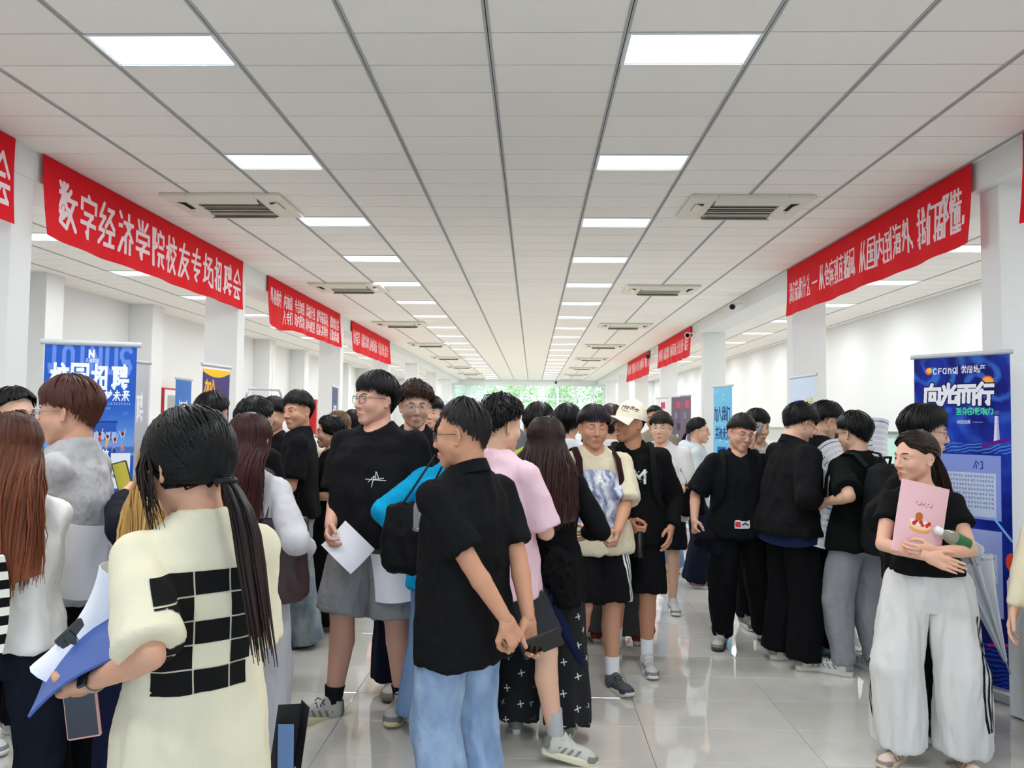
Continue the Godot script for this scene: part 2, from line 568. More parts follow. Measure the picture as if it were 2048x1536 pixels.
# style: cap (thickness), ends [5 angles], n locks, width, bump, len, tail, part, spike, root / tip colours
func hair_mesh(st: Dictionary) -> ArrayMesh:
	var r := RandomNumberGenerator.new()
	r.seed = int(st.get("seed", 7)) + 100
	var m := MB.new()
	var ca: Color = st.get("root", Color(0.007, 0.0065, 0.0065))
	var cb: Color = st.get("tip", ca)
	var cap: float = st.get("cap", 0.02)
	var top: float = st.get("top", cap * 1.15)
	var line: Array = st.get("line", [0.98, 1.15, 1.62, 2.3, 2.65])
	var ends: Array = st.get("ends", line)
	var bump: float = st.get("bump", 0.0)
	var nA := 48
	var nT := 16
	# the mass of hair on the scalp
	var base := m.v.size()
	m.col = ca
	var vs := PackedVector3Array()
	for j in nT + 1:
		for i in nA:
			var az := TAU * i / nA
			var t := float(j) / nT
			var lim := keyed(az, line)
			var th := lim * t
			var off := lerpf(top, cap, sin(minf(th, PI / 2))) * (1.0 - pow(t, 6.0)) - 0.006 * pow(t, 10.0)
			if bump > 0.0: off += bump * noise.get_noise_3dv(skull(az, th, 0.0) * 900.0) * (1.0 - pow(t, 5.0))
			vs.append(skull(az, th, off))
	var ii := PackedInt32Array()
	for j in nT:
		for i in nA:
			var p := j * nA + i
			var q := j * nA + (i + 1) % nA
			ii.append(p); ii.append(q); ii.append(q + nA)
			ii.append(p); ii.append(q + nA); ii.append(p + nA)
	var ns := Grid.normals(vs, ii)
	if ns[nA * 8].dot(vs[nA * 8] - SK) < 0.0:
		for i in ns.size(): ns[i] = -ns[i]
		for t in range(0, ii.size(), 3):
			var sw := ii[t + 1]; ii[t + 1] = ii[t + 2]; ii[t + 2] = sw
	m.add([vs, ns, ii], Transform3D())
	# locks combed over it
	var w: float = st.get("w", 0.0085)
	var curl: float = st.get("curl", 0.0)
	var spike: float = st.get("spike", 0.0)
	var tie = st.get("tie", null)
	var nl: int = st.get("n", 190)
	for q in nl:
		var az := r.randf_range(-PI, PI)
		var lim := keyed(az, ends)
		var u := sqrt(r.randf())
		var th0 := u * keyed(az, line) * 0.82
		var ln := lim - th0 if r.randf() < 0.6 else minf(lim - th0, r.randf_range(0.5, 0.9))
		if q < nl * 0.35:      # the locks that make the outline of fringe and nape
			th0 = lim * r.randf_range(0.45, 0.62)
			ln = lim - th0
		ln *= r.randf_range(0.82, 1.07)
		var sweep := r.randf_range(-0.16, 0.16) + float(st.get("sweep", 0.0))
		var pts := PackedVector3Array()
		var ph := r.randf() * TAU
		for k in 7:
			var t := k / 6.0
			var th := th0 + ln * t
			var a2 := az + sweep * t
			var off := lerpf(top, cap, sin(minf(th, PI / 2))) + r.randf_range(-0.001, 0.0015)
			off *= 1.0 - 0.55 * smoothstep(keyed(a2, line) - 0.15, keyed(a2, line) + 0.3, th)
			off += 0.0025 + spike * t * t + curl * sin(ph + t * 9.0) + bump * 0.5 * noise.get_noise_3dv(skull(az, th0, 0.0) * 900.0)
			if tie != null:
				var p1 := skull(a2, th, off)
				var tt: Vector3 = tie
				var back := smoothstep(0.0, 1.0, t)
				var mid := p1.lerp(tt, back * 0.95)
				var fromc := mid - SK
				var rr := fromc / Vector3(0.079 + cap, 0.096 + cap, 0.098 + cap)
				if rr.length() < 1.03: mid = SK + fromc * (1.03 / rr.length())
				pts.append(mid)
			else:
				pts.append(skull(a2 + curl * 8.0 * sin(ph * 2.0 + t * 8.0), th, off))
		lock(m, pts, w * r.randf_range(0.75, 1.2), ca, ca.lerp(cb, clampf((th0 + ln) / 2.2, 0.0, 1.0)) if tie == null else ca, 0.5, 0.35 if tie == null else 0.9)
	# long hair that falls down the back and over the shoulders
	var fall: float = st.get("len", 0.0)
	if fall > 0.0:
		var wide: float = st.get("wide", 0.1)
		var back: float = st.get("back", -0.115)
		var fwd: float = st.get("fwd", 0.55)     # how far round the sides the curtain starts, 1 = ears
		var ntot: int = int(st.get("strands", 170) * 1.7)
		var b0 := m.v.size()
		m.slab(func(u: float, v: float) -> Vector3:
			var s := u * 2.0 - 1.0
			var az := PI - s * PI * (1.0 - 0.5 * fwd)
			if v < 0.25: return skull(az, lerpf(0.8, 1.75, v * 4.0), cap * 0.9)
			var p0 := skull(az, 1.75, cap * 0.9)
			var t := (v - 0.25) / 0.75
			var x := lerpf(p0.x, s * wide, smoothstep(0.0, 0.5, t))
			var z := lerpf(p0.z, back - 0.026 * (1.0 - s * s) + 0.012 + float(st.get("slope", 0.0)) * t, smoothstep(0.0, 0.4, t))
			return Vector3(x * (1.0 - 0.3 * float(st.get("taper", 0.0)) * t), p0.y - fall * 0.93 * t * (1.0 - 0.1 * absf(s)), z), 30, 22, 0.016)
		for q in range(b0, m.v.size()): m.c[q] = ca.lerp(cb, m.u[q].y)
		for q in ntot:
			var s := r.randf_range(-1.0, 1.0)
			var az := PI - s * PI * (1.0 - 0.5 * fwd)
			var lay := r.randf()
			var pts := PackedVector3Array()
			var L := fall * r.randf_range(0.78, 1.03) * (1.0 - 0.12 * absf(s))
			for k in 4:
				var th := lerpf(0.5 + 0.5 * lay, 1.75, k / 3.0)
				pts.append(skull(az, th, cap * 0.9 + 0.004 + 0.004 * lay))
			var p0 := pts[3]
			for k in 7:
				var t := (k + 1) / 7.0
				var x := lerpf(p0.x, s * wide * (1.0 + 0.1 * r.randf()), smoothstep(0.0, 0.5, t)) + 0.006 * sin(t * 7.0 + s * 9.0)
				var zt := back - 0.03 * (1.0 - s * s) + 0.028 * lay + float(st.get("slope", 0.0)) * t
				var z := lerpf(p0.z, zt, smoothstep(0.0, 0.4, t))
				pts.append(Vector3(x * (1.0 - 0.3 * float(st.get("taper", 0.0)) * t), p0.y - L * t, z))
			lock(m, pts, r.randf_range(0.004, 0.0085), ca.lerp(cb, r.randf() * 0.35) * r.randf_range(0.7, 1.3), cb * r.randf_range(0.45, 1.35), 0.45, 0.3)
	# loose strands in front of the ears
	for q in int(st.get("wisps", 0)):
		var sg := 1.0 if q % 2 else -1.0
		var az := sg * r.randf_range(0.55, 1.45)
		var pts := PackedVector3Array()
		for k in 3: pts.append(skull(az, lerpf(0.7, 1.5, k / 2.0), cap + 0.004))
		var p0 := pts[2]
		var L := r.randf_range(0.1, 0.24)
		for k in 5:
			var t := (k + 1) / 5.0
			pts.append(p0 + Vector3(sg * (0.012 * sin(t * 3.0) - 0.015 * t), -L * t, 0.018 * sin(t * 2.6 + q)))
		lock(m, pts, r.randf_range(0.0022, 0.0045), ca, cb, 0.5, 0.3)
	# a tail gathered at the tie
	var tl: float = st.get("tail", 0.0)
	if tie != null:
		var tt: Vector3 = tie
		if tl > 0.0:
			for q in 46:
				var pts := PackedVector3Array()
				var an := r.randf() * TAU
				var rr := sqrt(r.randf())
				var L := tl * r.randf_range(0.8, 1.0)
				var out: Vector3 = st.get("tail_dir", Vector3(0, 0, -0.03))
				var tip: Vector3 = st.get("tail_tip", Vector3.ZERO)
				for k in 8:
					var t := k / 7.0
					var sp := 0.012 + 0.02 * sin(minf(t * 1.6, 1.0) * PI * 0.6)
					pts.append(tt + out * sin(minf(1.0, t * 2.2) * PI * 0.5) + tip * t * t + Vector3(cos(an) * rr * sp, -L * t * (0.6 + 0.4 * t), sin(an) * rr * sp * 0.7))
				lock(m, pts, r.randf_range(0.006, 0.01), ca, cb, 0.5, 0.2)
		m.col = st.get("tie_colour", Color(0.015, 0.014, 0.016))
		var ring := PackedVector3Array()
		for k in 14: ring.append(tt + Vector3(cos(TAU * k / 14) * 0.021, -0.004 + 0.006 * sin(TAU * k / 14), sin(TAU * k / 14) * 0.019))
		m.tube(ring, 0.0075, 7, false, 1, 1, Vector3.ZERO, true)
	return m.mesh()
# ---------------------------------------------------------------- people: bodies and clothes
var mats := {}

func lin(c: Color) -> Color:
	return c.srgb_to_linear()

func cloth(c: Color, grain := 0.5, rough := 0.9) -> StandardMaterial3D:
	var key := "cloth %s %.2f %.2f" % [c.to_html(), grain, rough]
	if not mats.has(key):
		var m := StandardMaterial3D.new()
		m.albedo_color = c
		m.roughness = rough
		m.metallic_specular = 0.25
		if grain > 0.0:
			m.normal_enabled = true
			m.normal_texture = tex_weave
			m.normal_scale = grain
			m.uv1_triplanar = true
			m.uv1_scale = Vector3.ONE * 9.0
		mats[key] = m
	return mats[key]

func plain(c: Color, rough := 0.5, metal := 0.0, spec := 0.5) -> StandardMaterial3D:
	var key := "plain %s %.2f %.2f %.2f" % [c.to_html(), rough, metal, spec]
	if not mats.has(key):
		var m := StandardMaterial3D.new()
		m.albedo_color = c
		m.roughness = rough
		m.metallic = metal
		m.metallic_specular = spec
		mats[key] = m
	return mats[key]

func painted(tex: Texture2D, rough := 0.7, alpha := false, repeat := false) -> StandardMaterial3D:
	var m := StandardMaterial3D.new()
	m.albedo_texture = tex
	m.roughness = rough
	m.metallic_specular = 0.3
	m.texture_repeat = repeat
	if alpha:
		m.transparency = BaseMaterial3D.TRANSPARENCY_ALPHA_SCISSOR
		m.alpha_scissor_threshold = 0.5
	return m

func glass(c := Color(0.95, 0.97, 1.0, 0.12)) -> StandardMaterial3D:
	var key := "glass " + c.to_html()
	if not mats.has(key):
		var m := StandardMaterial3D.new()
		m.transparency = BaseMaterial3D.TRANSPARENCY_ALPHA
		m.albedo_color = c
		m.roughness = 0.05
		mats[key] = m
	return mats[key]

func part(called: String, mesh: Mesh, mat: Material, parent: Node) -> MeshInstance3D:
	var o := MeshInstance3D.new()
	o.name = called
	o.mesh = mesh
	o.material_override = mat
	parent.add_child(o, true)
	return o

var used_names := {}
func numbered(called: String) -> String:
	var k: int = used_names.get(called, -1) + 1
	used_names[called] = k
	return called if k == 0 else "%s_%03d" % [called, k]

func tag(o: Node, label: String, category: String, group := "") -> Node:
	o.set_meta("label", label)
	o.set_meta("category", category)
	if group != "": o.set_meta("group", group)
	return o

func thing(called: String, label: String, category: String, at := Vector3.ZERO, group := "") -> Node3D:
	var o := Node3D.new()
	o.name = numbered(called)
	add_child(o)
	o.position = at
	tag(o, label, category, group)
	return o

func single(called: String, mesh: Mesh, mat: Material, label: String, category: String, at := Vector3.ZERO, group := "") -> MeshInstance3D:
	var o := part(numbered(called), mesh, mat, self)
	o.position = at
	tag(o, label, category, group)
	return o

func struct(called: String, mesh: Mesh, mat: Material, parent: Node = self) -> MeshInstance3D:
	var o := part(called, mesh, mat, parent)
	if parent == self: o.set_meta("kind", "structure")
	return o

func ik(a: Vector3, t: Vector3, l1: float, l2: float, hint: Vector3) -> Array:
	var dv := t - a
	var L := clampf(dv.length(), absf(l1 - l2) + 0.02, (l1 + l2) * 0.998)
	var dr := dv.normalized()
	var x := (l1 * l1 - l2 * l2 + L * L) / (2.0 * L)
	var hg := sqrt(maxf(0.0, l1 * l1 - x * x))
	var side := (hint - dr * hint.dot(dr)).normalized()
	return [a + dr * x + side * hg, a + dr * L]

# wrinkles: moves every point along its normal
func crease(a: Array, amp: float, freq := 5.0, stretch := Vector3(1, 0.5, 1), drape := 0.0, y0 := 0.0, y1 := 1.0) -> Array:
	var vs: PackedVector3Array = a[0]
	var ns: PackedVector3Array = a[1]
	for i in vs.size():
		var p := vs[i] * freq * stretch * 50.0
		var f := noise.get_noise_3dv(p)
		var g := noise.get_noise_3dv(p * 2.3 + Vector3(31, 7, 3))
		vs[i] += ns[i] * amp * 1.35 * ((1.0 - 2.4 * absf(f)) + 0.5 * g)
		if drape > 0.0:      # folds that deepen towards the hem
			var t := smoothstep(y1, y0, vs[i].y)
			vs[i] += ns[i] * drape * t * sin(atan2(vs[i].x, vs[i].z) * 9.0 + 5.0 * noise.get_noise_3dv(vs[i] * 90.0) + vs[i].y * 3.0) * (0.6 + 0.9 * noise.get_noise_2d(vs[i].x * 200.0, vs[i].z * 200.0))
	return [vs, Grid.normals(vs, a[2]), a[2]]

func grid_mesh(a: Array) -> ArrayMesh:
	var m := MB.new()
	m.add(a, Transform3D())
	return m.mesh()

# the part of a garment under a rectangle, lifted off it, with the rectangle's own uv
func patch(a: Array, at: Vector3, right: Vector3, up: Vector3, w: float, h: float, lift := 0.002, depth := 0.2) -> ArrayMesh:
	var m := MB.new()
	var nn := right.cross(up).normalized()
	var vs: PackedVector3Array = a[0]
	var ns: PackedVector3Array = a[1]
	var ii: PackedInt32Array = a[2]
	var map := {}
	for t in range(0, ii.size(), 3):
		var hit := false
		var ok := true
		for k in 3:
			var q := vs[ii[t + k]] - at
			if ns[ii[t + k]].dot(nn) < 0.1 or absf(q.dot(nn)) > depth: ok = false
			if absf(q.dot(right)) < w * 0.5 and absf(q.dot(up)) < h * 0.5: hit = true
		if not (hit and ok): continue
		for k in 3:
			var i := ii[t + k]
			if not map.has(i):
				var q := vs[i] - at
				map[i] = m.vert(vs[i] + ns[i] * lift, ns[i], Vector2(q.dot(right) / w + 0.5, 0.5 - q.dot(up) / h))
			m.ix.append(map[i])
	return m.mesh() if m.v.size() else null

var shoe_t := {}
func shoe_parts(kind: String) -> Array:
	if shoe_t.has(kind): return shoe_t[kind]
	var g := Grid.new(Vector3(-0.07, 0.0, -0.1), Vector3(0.07, 0.15, 0.22), 0.0055)
	g.ball(Vector3(0, 0.05, -0.043), Vector3(0.034, 0.045, 0.04), 0.02)
	g.bone(Vector3(0, 0.055, -0.03), Vector3(0.0, 0.036, 0.12), 0.038, 0.038, 0.03)
	g.ball(Vector3(0, 0.03, 0.15), Vector3(0.042, 0.03, 0.044), 0.03)
	g.bone(Vector3(0, 0.06, -0.028), Vector3(0, 0.105 if kind == "low" else 0.13, -0.028), 0.038, 0.042, 0.02, 2)
	g.bone(Vector3(0, 0.075, 0.03), Vector3(0, 0.108, 0.0), 0.022, 0.018, 0.02)
	g.bone(Vector3(0, 0.09, -0.028), Vector3(0, 0.16, -0.028), 0.032, 0.036, 0.008, 0, Vector3.ZERO, 1.0, true)
	g.cut_below(0.02)
	var un := g.nets()
	var upper := grid_mesh(un)
	var ov := MB.new()
	var seen := {}
	var tt: PackedInt32Array = un[2]
	for t in range(0, tt.size(), 3):
		var p: Vector3 = (un[0][tt[t]] + un[0][tt[t + 1]] + un[0][tt[t + 2]]) / 3.0
		var toe := p.z > 0.135 and p.y < 0.05
		var heel := p.z < -0.052 and p.y > 0.035
		var flank := absf(p.x) > 0.02 and p.y < 0.062 and p.y > 0.035 and p.z > -0.01 and p.z < 0.1 and fmod(p.z - p.y * 0.7 + 0.5, 0.034) < 0.014
		if not (toe or heel or flank): continue
		for k in 3:
			var i := tt[t + k]
			if not seen.has(i): seen[i] = ov.vert(un[0][i] + un[1][i] * 0.0012, un[1][i])
			ov.ix.append(seen[i])
	var s := MB.new()
	var ring := func(y: float, grow: float) -> Array:
		var o := []
		for i in 32:
			var an := TAU * i / 32
			var z := 0.0575 + 0.138 * cos(an)
			var t := clampf((z + 0.08) / 0.275, 0.0, 1.0)
			var w := lerpf(0.037, 0.05, smoothstep(0.25, 0.75, t))
			var x := w * signf(sin(an)) * pow(absf(sin(an)), 0.62)
			o.append(Vector3(x * (1.0 + grow * 18.0), y + (0.012 * smoothstep(0.8, 1.0, t) if y < 0.012 else 0.0), 0.0575 + (z - 0.0575) * (1.0 + grow * 5.0)))
		return o
	var rows := [ring.call(0.0, -0.004), ring.call(0.006, 0.001), ring.call(0.024, 0.0025), ring.call(0.034, 0.0)]
	var vs := PackedVector3Array()
	for r in rows:
		for p in r: vs.append(p)
	var ii := PackedInt32Array()
	for j in 3:
		for i in 32:
			var p := j * 32 + i
			var q := j * 32 + (i + 1) % 32
			ii.append(p); ii.append(q); ii.append(q + 32)
			ii.append(p); ii.append(q + 32); ii.append(p + 32)
	vs.append(Vector3(0, 0, 0.06)); vs.append(Vector3(0, 0.034, 0.06))
	for i in 32:
		ii.append(128); ii.append((i + 1) % 32); ii.append(i)
		ii.append(129); ii.append(96 + i); ii.append(96 + (i + 1) % 32)
	var ns := Grid.normals(vs, ii)
	if ns[40].dot(vs[40] - Vector3(0, 0.015, 0.06)) < 0:
		for t in range(0, ii.size(), 3):
			var sw := ii[t + 1]; ii[t + 1] = ii[t + 2]; ii[t + 2] = sw
		ns = Grid.normals(vs, ii)
	s.add([vs, ns, ii], Transform3D())
	var l := MB.new()
	for k in 5:
		var z := 0.03 + k * 0.016
		var y := 0.094 - k * 0.006
		l.tube(PackedVector3Array([Vector3(-0.026, y - 0.01, z + 0.004), Vector3(0, y + 0.001, z), Vector3(0.026, y - 0.01, z + 0.004)]), 0.0032, 5)
	l.tube(PackedVector3Array([Vector3(0, 0.1, 0.03), Vector3(0.025, 0.105, 0.04), Vector3(0.03, 0.09, 0.05), Vector3(0.003, 0.098, 0.032), Vector3(-0.027, 0.1, 0.045), Vector3(-0.02, 0.088, 0.06)]), 0.0026, 5)
	shoe_t[kind] = [upper, s.mesh(), l.mesh(), ov.mesh()]
	return shoe_t[kind]

func glasses_for(p: Node3D, xf: Transform3D, st: Dictionary) -> void:
	var m := MB.new()
	var r: float = st.get("r", 0.0225)
	var th: float = st.get("th", 0.0013)
	var sq: float = st.get("square", 0.3)
	var lens := MB.new()
	for s in [-1.0, 1.0]:
		var ring := PackedVector3Array()
		var c := Vector3(s * 0.0335, -0.002, 0.1)
		for k in 22:
			var an := TAU * k / 22
			var e := 2.0 / (2.0 + 3.0 * sq)
			var x := signf(cos(an)) * pow(absf(cos(an)), e) * r * 1.12
			var y := signf(sin(an)) * pow(absf(sin(an)), e) * r * (0.95 - 0.18 * sq)
			ring.append(c + Vector3(x, y, -absf(x + s * 0.0) * 0.12 - 0.0025 * (x * s / r)))
		m.tube(ring, th, 5, false, 1, 1, Vector3.ZERO, true)
		var b := lens.v.size()
		for q in ring: lens.vert(q, Vector3(0, 0, 1))
		var ci := lens.vert(c, Vector3(0, 0, 1))
		for k in 22: lens.tri(ci, b + k, b + (k + 1) % 22)
		m.tube(PackedVector3Array([Vector3(s * 0.058, 0.006, 0.094), Vector3(s * 0.071, 0.007, 0.08), Vector3(s * 0.08, 0.008, 0.02), Vector3(s * 0.083, 0.006, -0.012), Vector3(s * 0.082, -0.014, -0.03)]), th, 5)
	m.tube(PackedVector3Array([Vector3(-0.012, 0.003, 0.101), Vector3(0, 0.006, 0.105), Vector3(0.012, 0.003, 0.101)]), th, 5)
	if st.get("brow", false):
		for s in [-1.0, 1.0]:
			m.tube(PackedVector3Array([Vector3(s * 0.012, 0.013, 0.1025), Vector3(s * 0.034, 0.017, 0.102), Vector3(s * 0.056, 0.013, 0.095)]), th * 1.7, 6)
	var o := part("glasses", m.mesh(), plain(st.get("colour", Color(0.05, 0.05, 0.06)), 0.25, 0.6 if st.get("metal", false) else 0.0), p)
	o.transform = xf
	part("lens", lens.mesh(), glass(Color(0.97, 0.98, 1.0, 0.04)), o)

# builds one person; everything in the local frame has +z ahead and +x to the person's own left
func person(sp: Dictionary) -> Node3D:
	var h: float = sp.get("h", 1.72)
	var s := h / 1.72
	var fem: bool = sp.get("fem", false)
	var g: float = sp.get("g", 1.0)
	var q: int = sp.get("q", 1)                          # 0 near, 1 further off, 2 far
	var cell: float = [0.0095, 0.0125, 0.017][q]
	var root := thing("person", sp.label, "person", Vector3(sp.at.x, 0, -sp.at.y))
	root.rotation.y = deg_to_rad(sp.get("turn", 0.0))
	var back := root.transform.affine_inverse()
	for k in ["lh", "rh"]:
		if sp.has(k + "w"): sp[k] = back * (sp[k + "w"] as Vector3)
	var lean: float = sp.get("lean", 0.0)
	var sway: float = sp.get("sway", 0.0)
	var sp_at := func(y: float) -> Vector3:              # middle of the trunk at a height
		var t := smoothstep(0.88 * s, 1.45 * s, y)
		return Vector3(sway * t, y, lean * t)
	var sw: float = sp.get("shoulder", 0.168 if not fem else 0.146) * s * lerpf(1.0, g, 0.5)
	sw += maxf(0.0, float(sp.get("top", {}).get("ease", 0.0)) - 0.02) * 0.5
	var drop: float = sp.get("crouch", 0.0)
	var neck: Vector3 = sp_at.call(1.452 * s) + Vector3(0, 0, -0.022)
	var hipy := 0.912 * s - drop
	# legs
	var feet := []
	var legs := []
	for k in 2:
		var sg := 1.0 if k == 0 else -1.0
		var f: Array = sp.get("lf" if k == 0 else "rf", [sg * 0.1, 0.0, sg * 10.0, 0.0])   # x, z, toe angle, heel lift
		var lift: float = f[3] if f.size() > 3 else 0.0
		var hip := Vector3(sg * 0.088 * lerpf(1.0, g, 0.6), hipy, -0.005)
		var fb := Basis(Vector3.UP, deg_to_rad(f[2])) * Basis(Vector3.RIGHT, deg_to_rad(lift))
		var toe := Vector3(f[0], 0, f[1])
		# lift turns the foot about its ball
		var base := toe + Basis(Vector3.UP, deg_to_rad(f[2])) * Vector3(0, 0, 0.12) - fb * Vector3(0, 0, 0.12)
		if f.size() > 4: base.y += f[4]
		var ank := base + fb * Vector3(0, 0.085, -0.028)
		var kn := ik(hip, ank, 0.425 * s, 0.41 * s, Basis(Vector3.UP, deg_to_rad(f[2])) * Vector3(0, 0, 1))
		legs.append([hip, kn[0], kn[1]])
		feet.append(Transform3D(fb, base))
	# arms
	var arms := []
	for k in 2:
		var sg := 1.0 if k == 0 else -1.0
		var sh: Vector3 = sp_at.call(1.362 * s) + Vector3(sg * sw, 0, -0.012)
		var t: Vector3 = sp.get("lh" if k == 0 else "rh", Vector3(sg * (sw + 0.085), 0.83 * s, 0.06))
		var hint: Vector3 = sp.get("le" if k == 0 else "re", Vector3(sg * 0.5, -0.2, -1.0))
		var el := ik(sh, t, 0.285 * s, 0.245 * s, hint)
		arms.append([sh, el[0], el[1]])
	# head
	var ha: Array = sp.get("head", [0.0, 0.0, 0.0])
	var hb := Basis(Vector3.UP, deg_to_rad(ha[0])) * Basis(Vector3.RIGHT, deg_to_rad(ha[1])) * Basis(Vector3.BACK, deg_to_rad(ha[2] if ha.size() > 2 else 0.0))
	var hs: float = sp.get("head_size", 1.0) * lerpf(1.0, s, 0.5)
	var hx := Transform3D(hb.scaled(Vector3.ONE * hs), neck + Vector3(0, 0.035, 0) + Basis(Vector3.UP, deg_to_rad(ha[0] * 0.9)) * Basis(Vector3.RIGHT, deg_to_rad(ha[1] * 0.8)) * Vector3(0, 0.1, 0.036) * hs)
	root.set_meta("joints", {"head": hx, "lw": arms[0][2], "rw": arms[1][2], "le": arms[0][1], "re": arms[1][1], "neck": neck})
	# ---- skin
	var tone: Color = lin(sp.get("skin", Color(0.87, 0.69, 0.58)))
	var bot: Dictionary = sp.get("bottom", {})
	var bkind: String = bot.get("kind", "straight")
	var bare := bkind == "shorts"
	var lo := Vector3(-0.35, 0.04 if bare else hipy - 0.3, -0.3)
	var hi := Vector3(0.35, 1.56 * s, 0.35)
	for a in arms:
		for p in a:
			lo = lo.min(p - Vector3.ONE * 0.09); hi = hi.max(p + Vector3.ONE * 0.09)
	if bare:
		for l in legs:
			for p in l:
				lo = lo.min(p - Vector3.ONE * 0.12); hi = hi.max(p + Vector3.ONE * 0.12)
	var sk := Grid.new(lo, hi, cell)
	var am: float = lerpf(1.0, g, 0.8) * s * (0.88 if fem else 1.0)
	sk.bone(hx * Vector3(0, -0.05, -0.03), neck + Vector3(0, -0.03, 0.005), (0.048 if fem else 0.056) * hs, (0.056 if fem else 0.066) * s, 0.03)
	sk.bone(sp_at.call(1.33 * s), sp_at.call(1.05 * s), 0.118 * am, 0.1 * am, 0.04, 0, Vector3(0, 0, 1), 1.32)
	sk.bone(sp_at.call(1.0 * s), Vector3(0, hipy, 0), 0.1 * am, 0.1 * am, 0.04, 0, Vector3(0, 0, 1), 1.3)
	for k in 2:
		var a: Array = arms[k]
		sk.bone(neck + Vector3(0, -0.035, 0.012), a[0] + Vector3(0, -0.012, 0), 0.05 * am, 0.042 * am, 0.04)
		sk.bone(a[0], a[1], 0.05 * am, 0.037 * am, 0.006)
		var mid: Vector3 = a[1].lerp(a[2], 0.3)
		sk.bone(a[1], mid, 0.036 * am, 0.038 * am, 0.006)
		sk.bone(mid, a[2], 0.038 * am, 0.0255 * am, 0.006)
		var l: Array = legs[k]
		sk.bone(l[0], l[1] if bare else l[0].lerp(l[1], 0.5), 0.082 * am, (0.056 if bare else 0.07) * am, 0.01)
		if bare:
			var cf: Vector3 = l[1].lerp(l[2], 0.32) + feet[k].basis * Vector3(0, 0, -0.014)
			sk.bone(l[1], cf, 0.053 * am, 0.055 * am, 0.008)
			sk.bone(cf, l[2], 0.055 * am, 0.034 * am, 0.008)
	var body := MB.new()
	body.col = tone
	var sa := sk.nets()
	body.add(sa, Transform3D())
	# head and hands, part of the same skin
	var hq := 0 if q == 0 else 1
	var ht: Array = head_t[("f" if fem else "m") + str(hq)]
	var cc := PackedColorArray()
	cc.resize(ht[0].size())
	cc.fill(tone)
	var lip := Color(tone.r * 0.86, tone.g * 0.64, tone.b * 0.64)
	if fem: lip = Color(tone.r * 0.8, tone.g * 0.45, tone.b * 0.48)
	var mk: PackedByteArray = ht[3]
	for i in mk.size():
		if mk[i] == 1: cc[i] = lip
	body.add(ht, hx, cc)
	for k in 2:
		var a: Array = arms[k]
		var sg := 1.0 if k == 0 else -1.0
		var dr: Vector3 = sp.get("ld" if k == 0 else "rd", (a[2] - a[1]).normalized() + Vector3(0, -0.15, 0.05))
		dr = dr.normalized()
		var pn: Vector3 = sp.get("lp" if k == 0 else "rp", Vector3(-sg, 0, -0.25))
		pn = (pn - dr * pn.dot(dr)).normalized()
		var hbm := Basis((-dr).cross(pn) * sg, -dr, pn)
		var kind: String = sp.get("lg" if k == 0 else "rg", "relaxed")
		var sz := (0.9 if fem else 1.0) * s
		body.add(hand_t[kind + str(hq)], Transform3D(hbm.scaled(Vector3.ONE * sz), a[2] + dr * 0.005))
		root.set_meta("lhx" if k == 0 else "rhx", Transform3D(hbm, a[2]))
	if q < 2:
		face_marks(body, hx, sp, tone)
	var skin := StandardMaterial3D.new()
	if not mats.has("skin"):
		skin.vertex_color_use_as_albedo = true
		skin.roughness = 0.55
		skin.metallic_specular = 0.35
		mats.skin = skin
	part("body", body.mesh(), mats.skin, root)
	# ---- shirt
	var top: Dictionary = sp.get("top", {})
	var shirt := []
	if top:
		var hem: float = top.get("hem", 0.84) * s
		var ease: float = top.get("ease", 0.02)
		var sl: float = top.get("sleeve", 0.75)
		var fw := 0.88 if fem else 1.0
		var tab := []
		for r in [[hem, 0.184, 0.13], [0.5 * (hem + 1.02 * s), 0.178, 0.126], [1.1 * s, 0.166 if not fem else 0.15, 0.113], [1.25 * s, 0.182, 0.12 if not fem else 0.126], [1.34 * s, sw / (s * fw) * 1.0 / lerpf(1.0, g, 0.9), 0.108], [1.41 * s, 0.122, 0.088], [1.476 * s, 0.07, 0.074]]:
			var t := clampf((1.42 * s - r[0]) / (0.5 * s), 0.0, 1.0)
			var ce: Vector3 = sp_at.call(r[0])
			var gg := lerpf(1.0, g, 1.0 if r[0] < 1.4 * s else 0.3)
			var belly: float = sp.get("belly", 0.0) * exp(-pow((r[0] - 1.05 * s) / 0.16, 2.0))
			tab.append([r[0], r[1] * s * fw * gg + ease * t, r[2] * s * gg + ease * 0.7 * t + belly * 0.5, ce.x, ce.z + belly * 0.5 - 0.008, 2.5 if r[0] < 1.3 * s else 2.2])
		var lo2 := Vector3(-0.33 * g, hem - 0.03, -0.28) + Vector3(minf(0, sway), 0, minf(0, lean))
		var hi2 := Vector3(0.33 * g, 1.52 * s, 0.3) + Vector3(maxf(0, sway), 0, maxf(0, lean))
		for a in arms:
			var e2: Vector3 = a[0].lerp(a[1], minf(sl, 1.0))
			lo2 = lo2.min(e2 - Vector3.ONE * 0.13); hi2 = hi2.max(e2 + Vector3.ONE * 0.13)
			if sl > 1.0:
				for p in [a[1], a[2]]:
					lo2 = lo2.min(p - Vector3.ONE * 0.1); hi2 = hi2.max(p + Vector3.ONE * 0.1)
		var gr := Grid.new(lo2, hi2, cell)
		gr.loft(tab, 0.03)
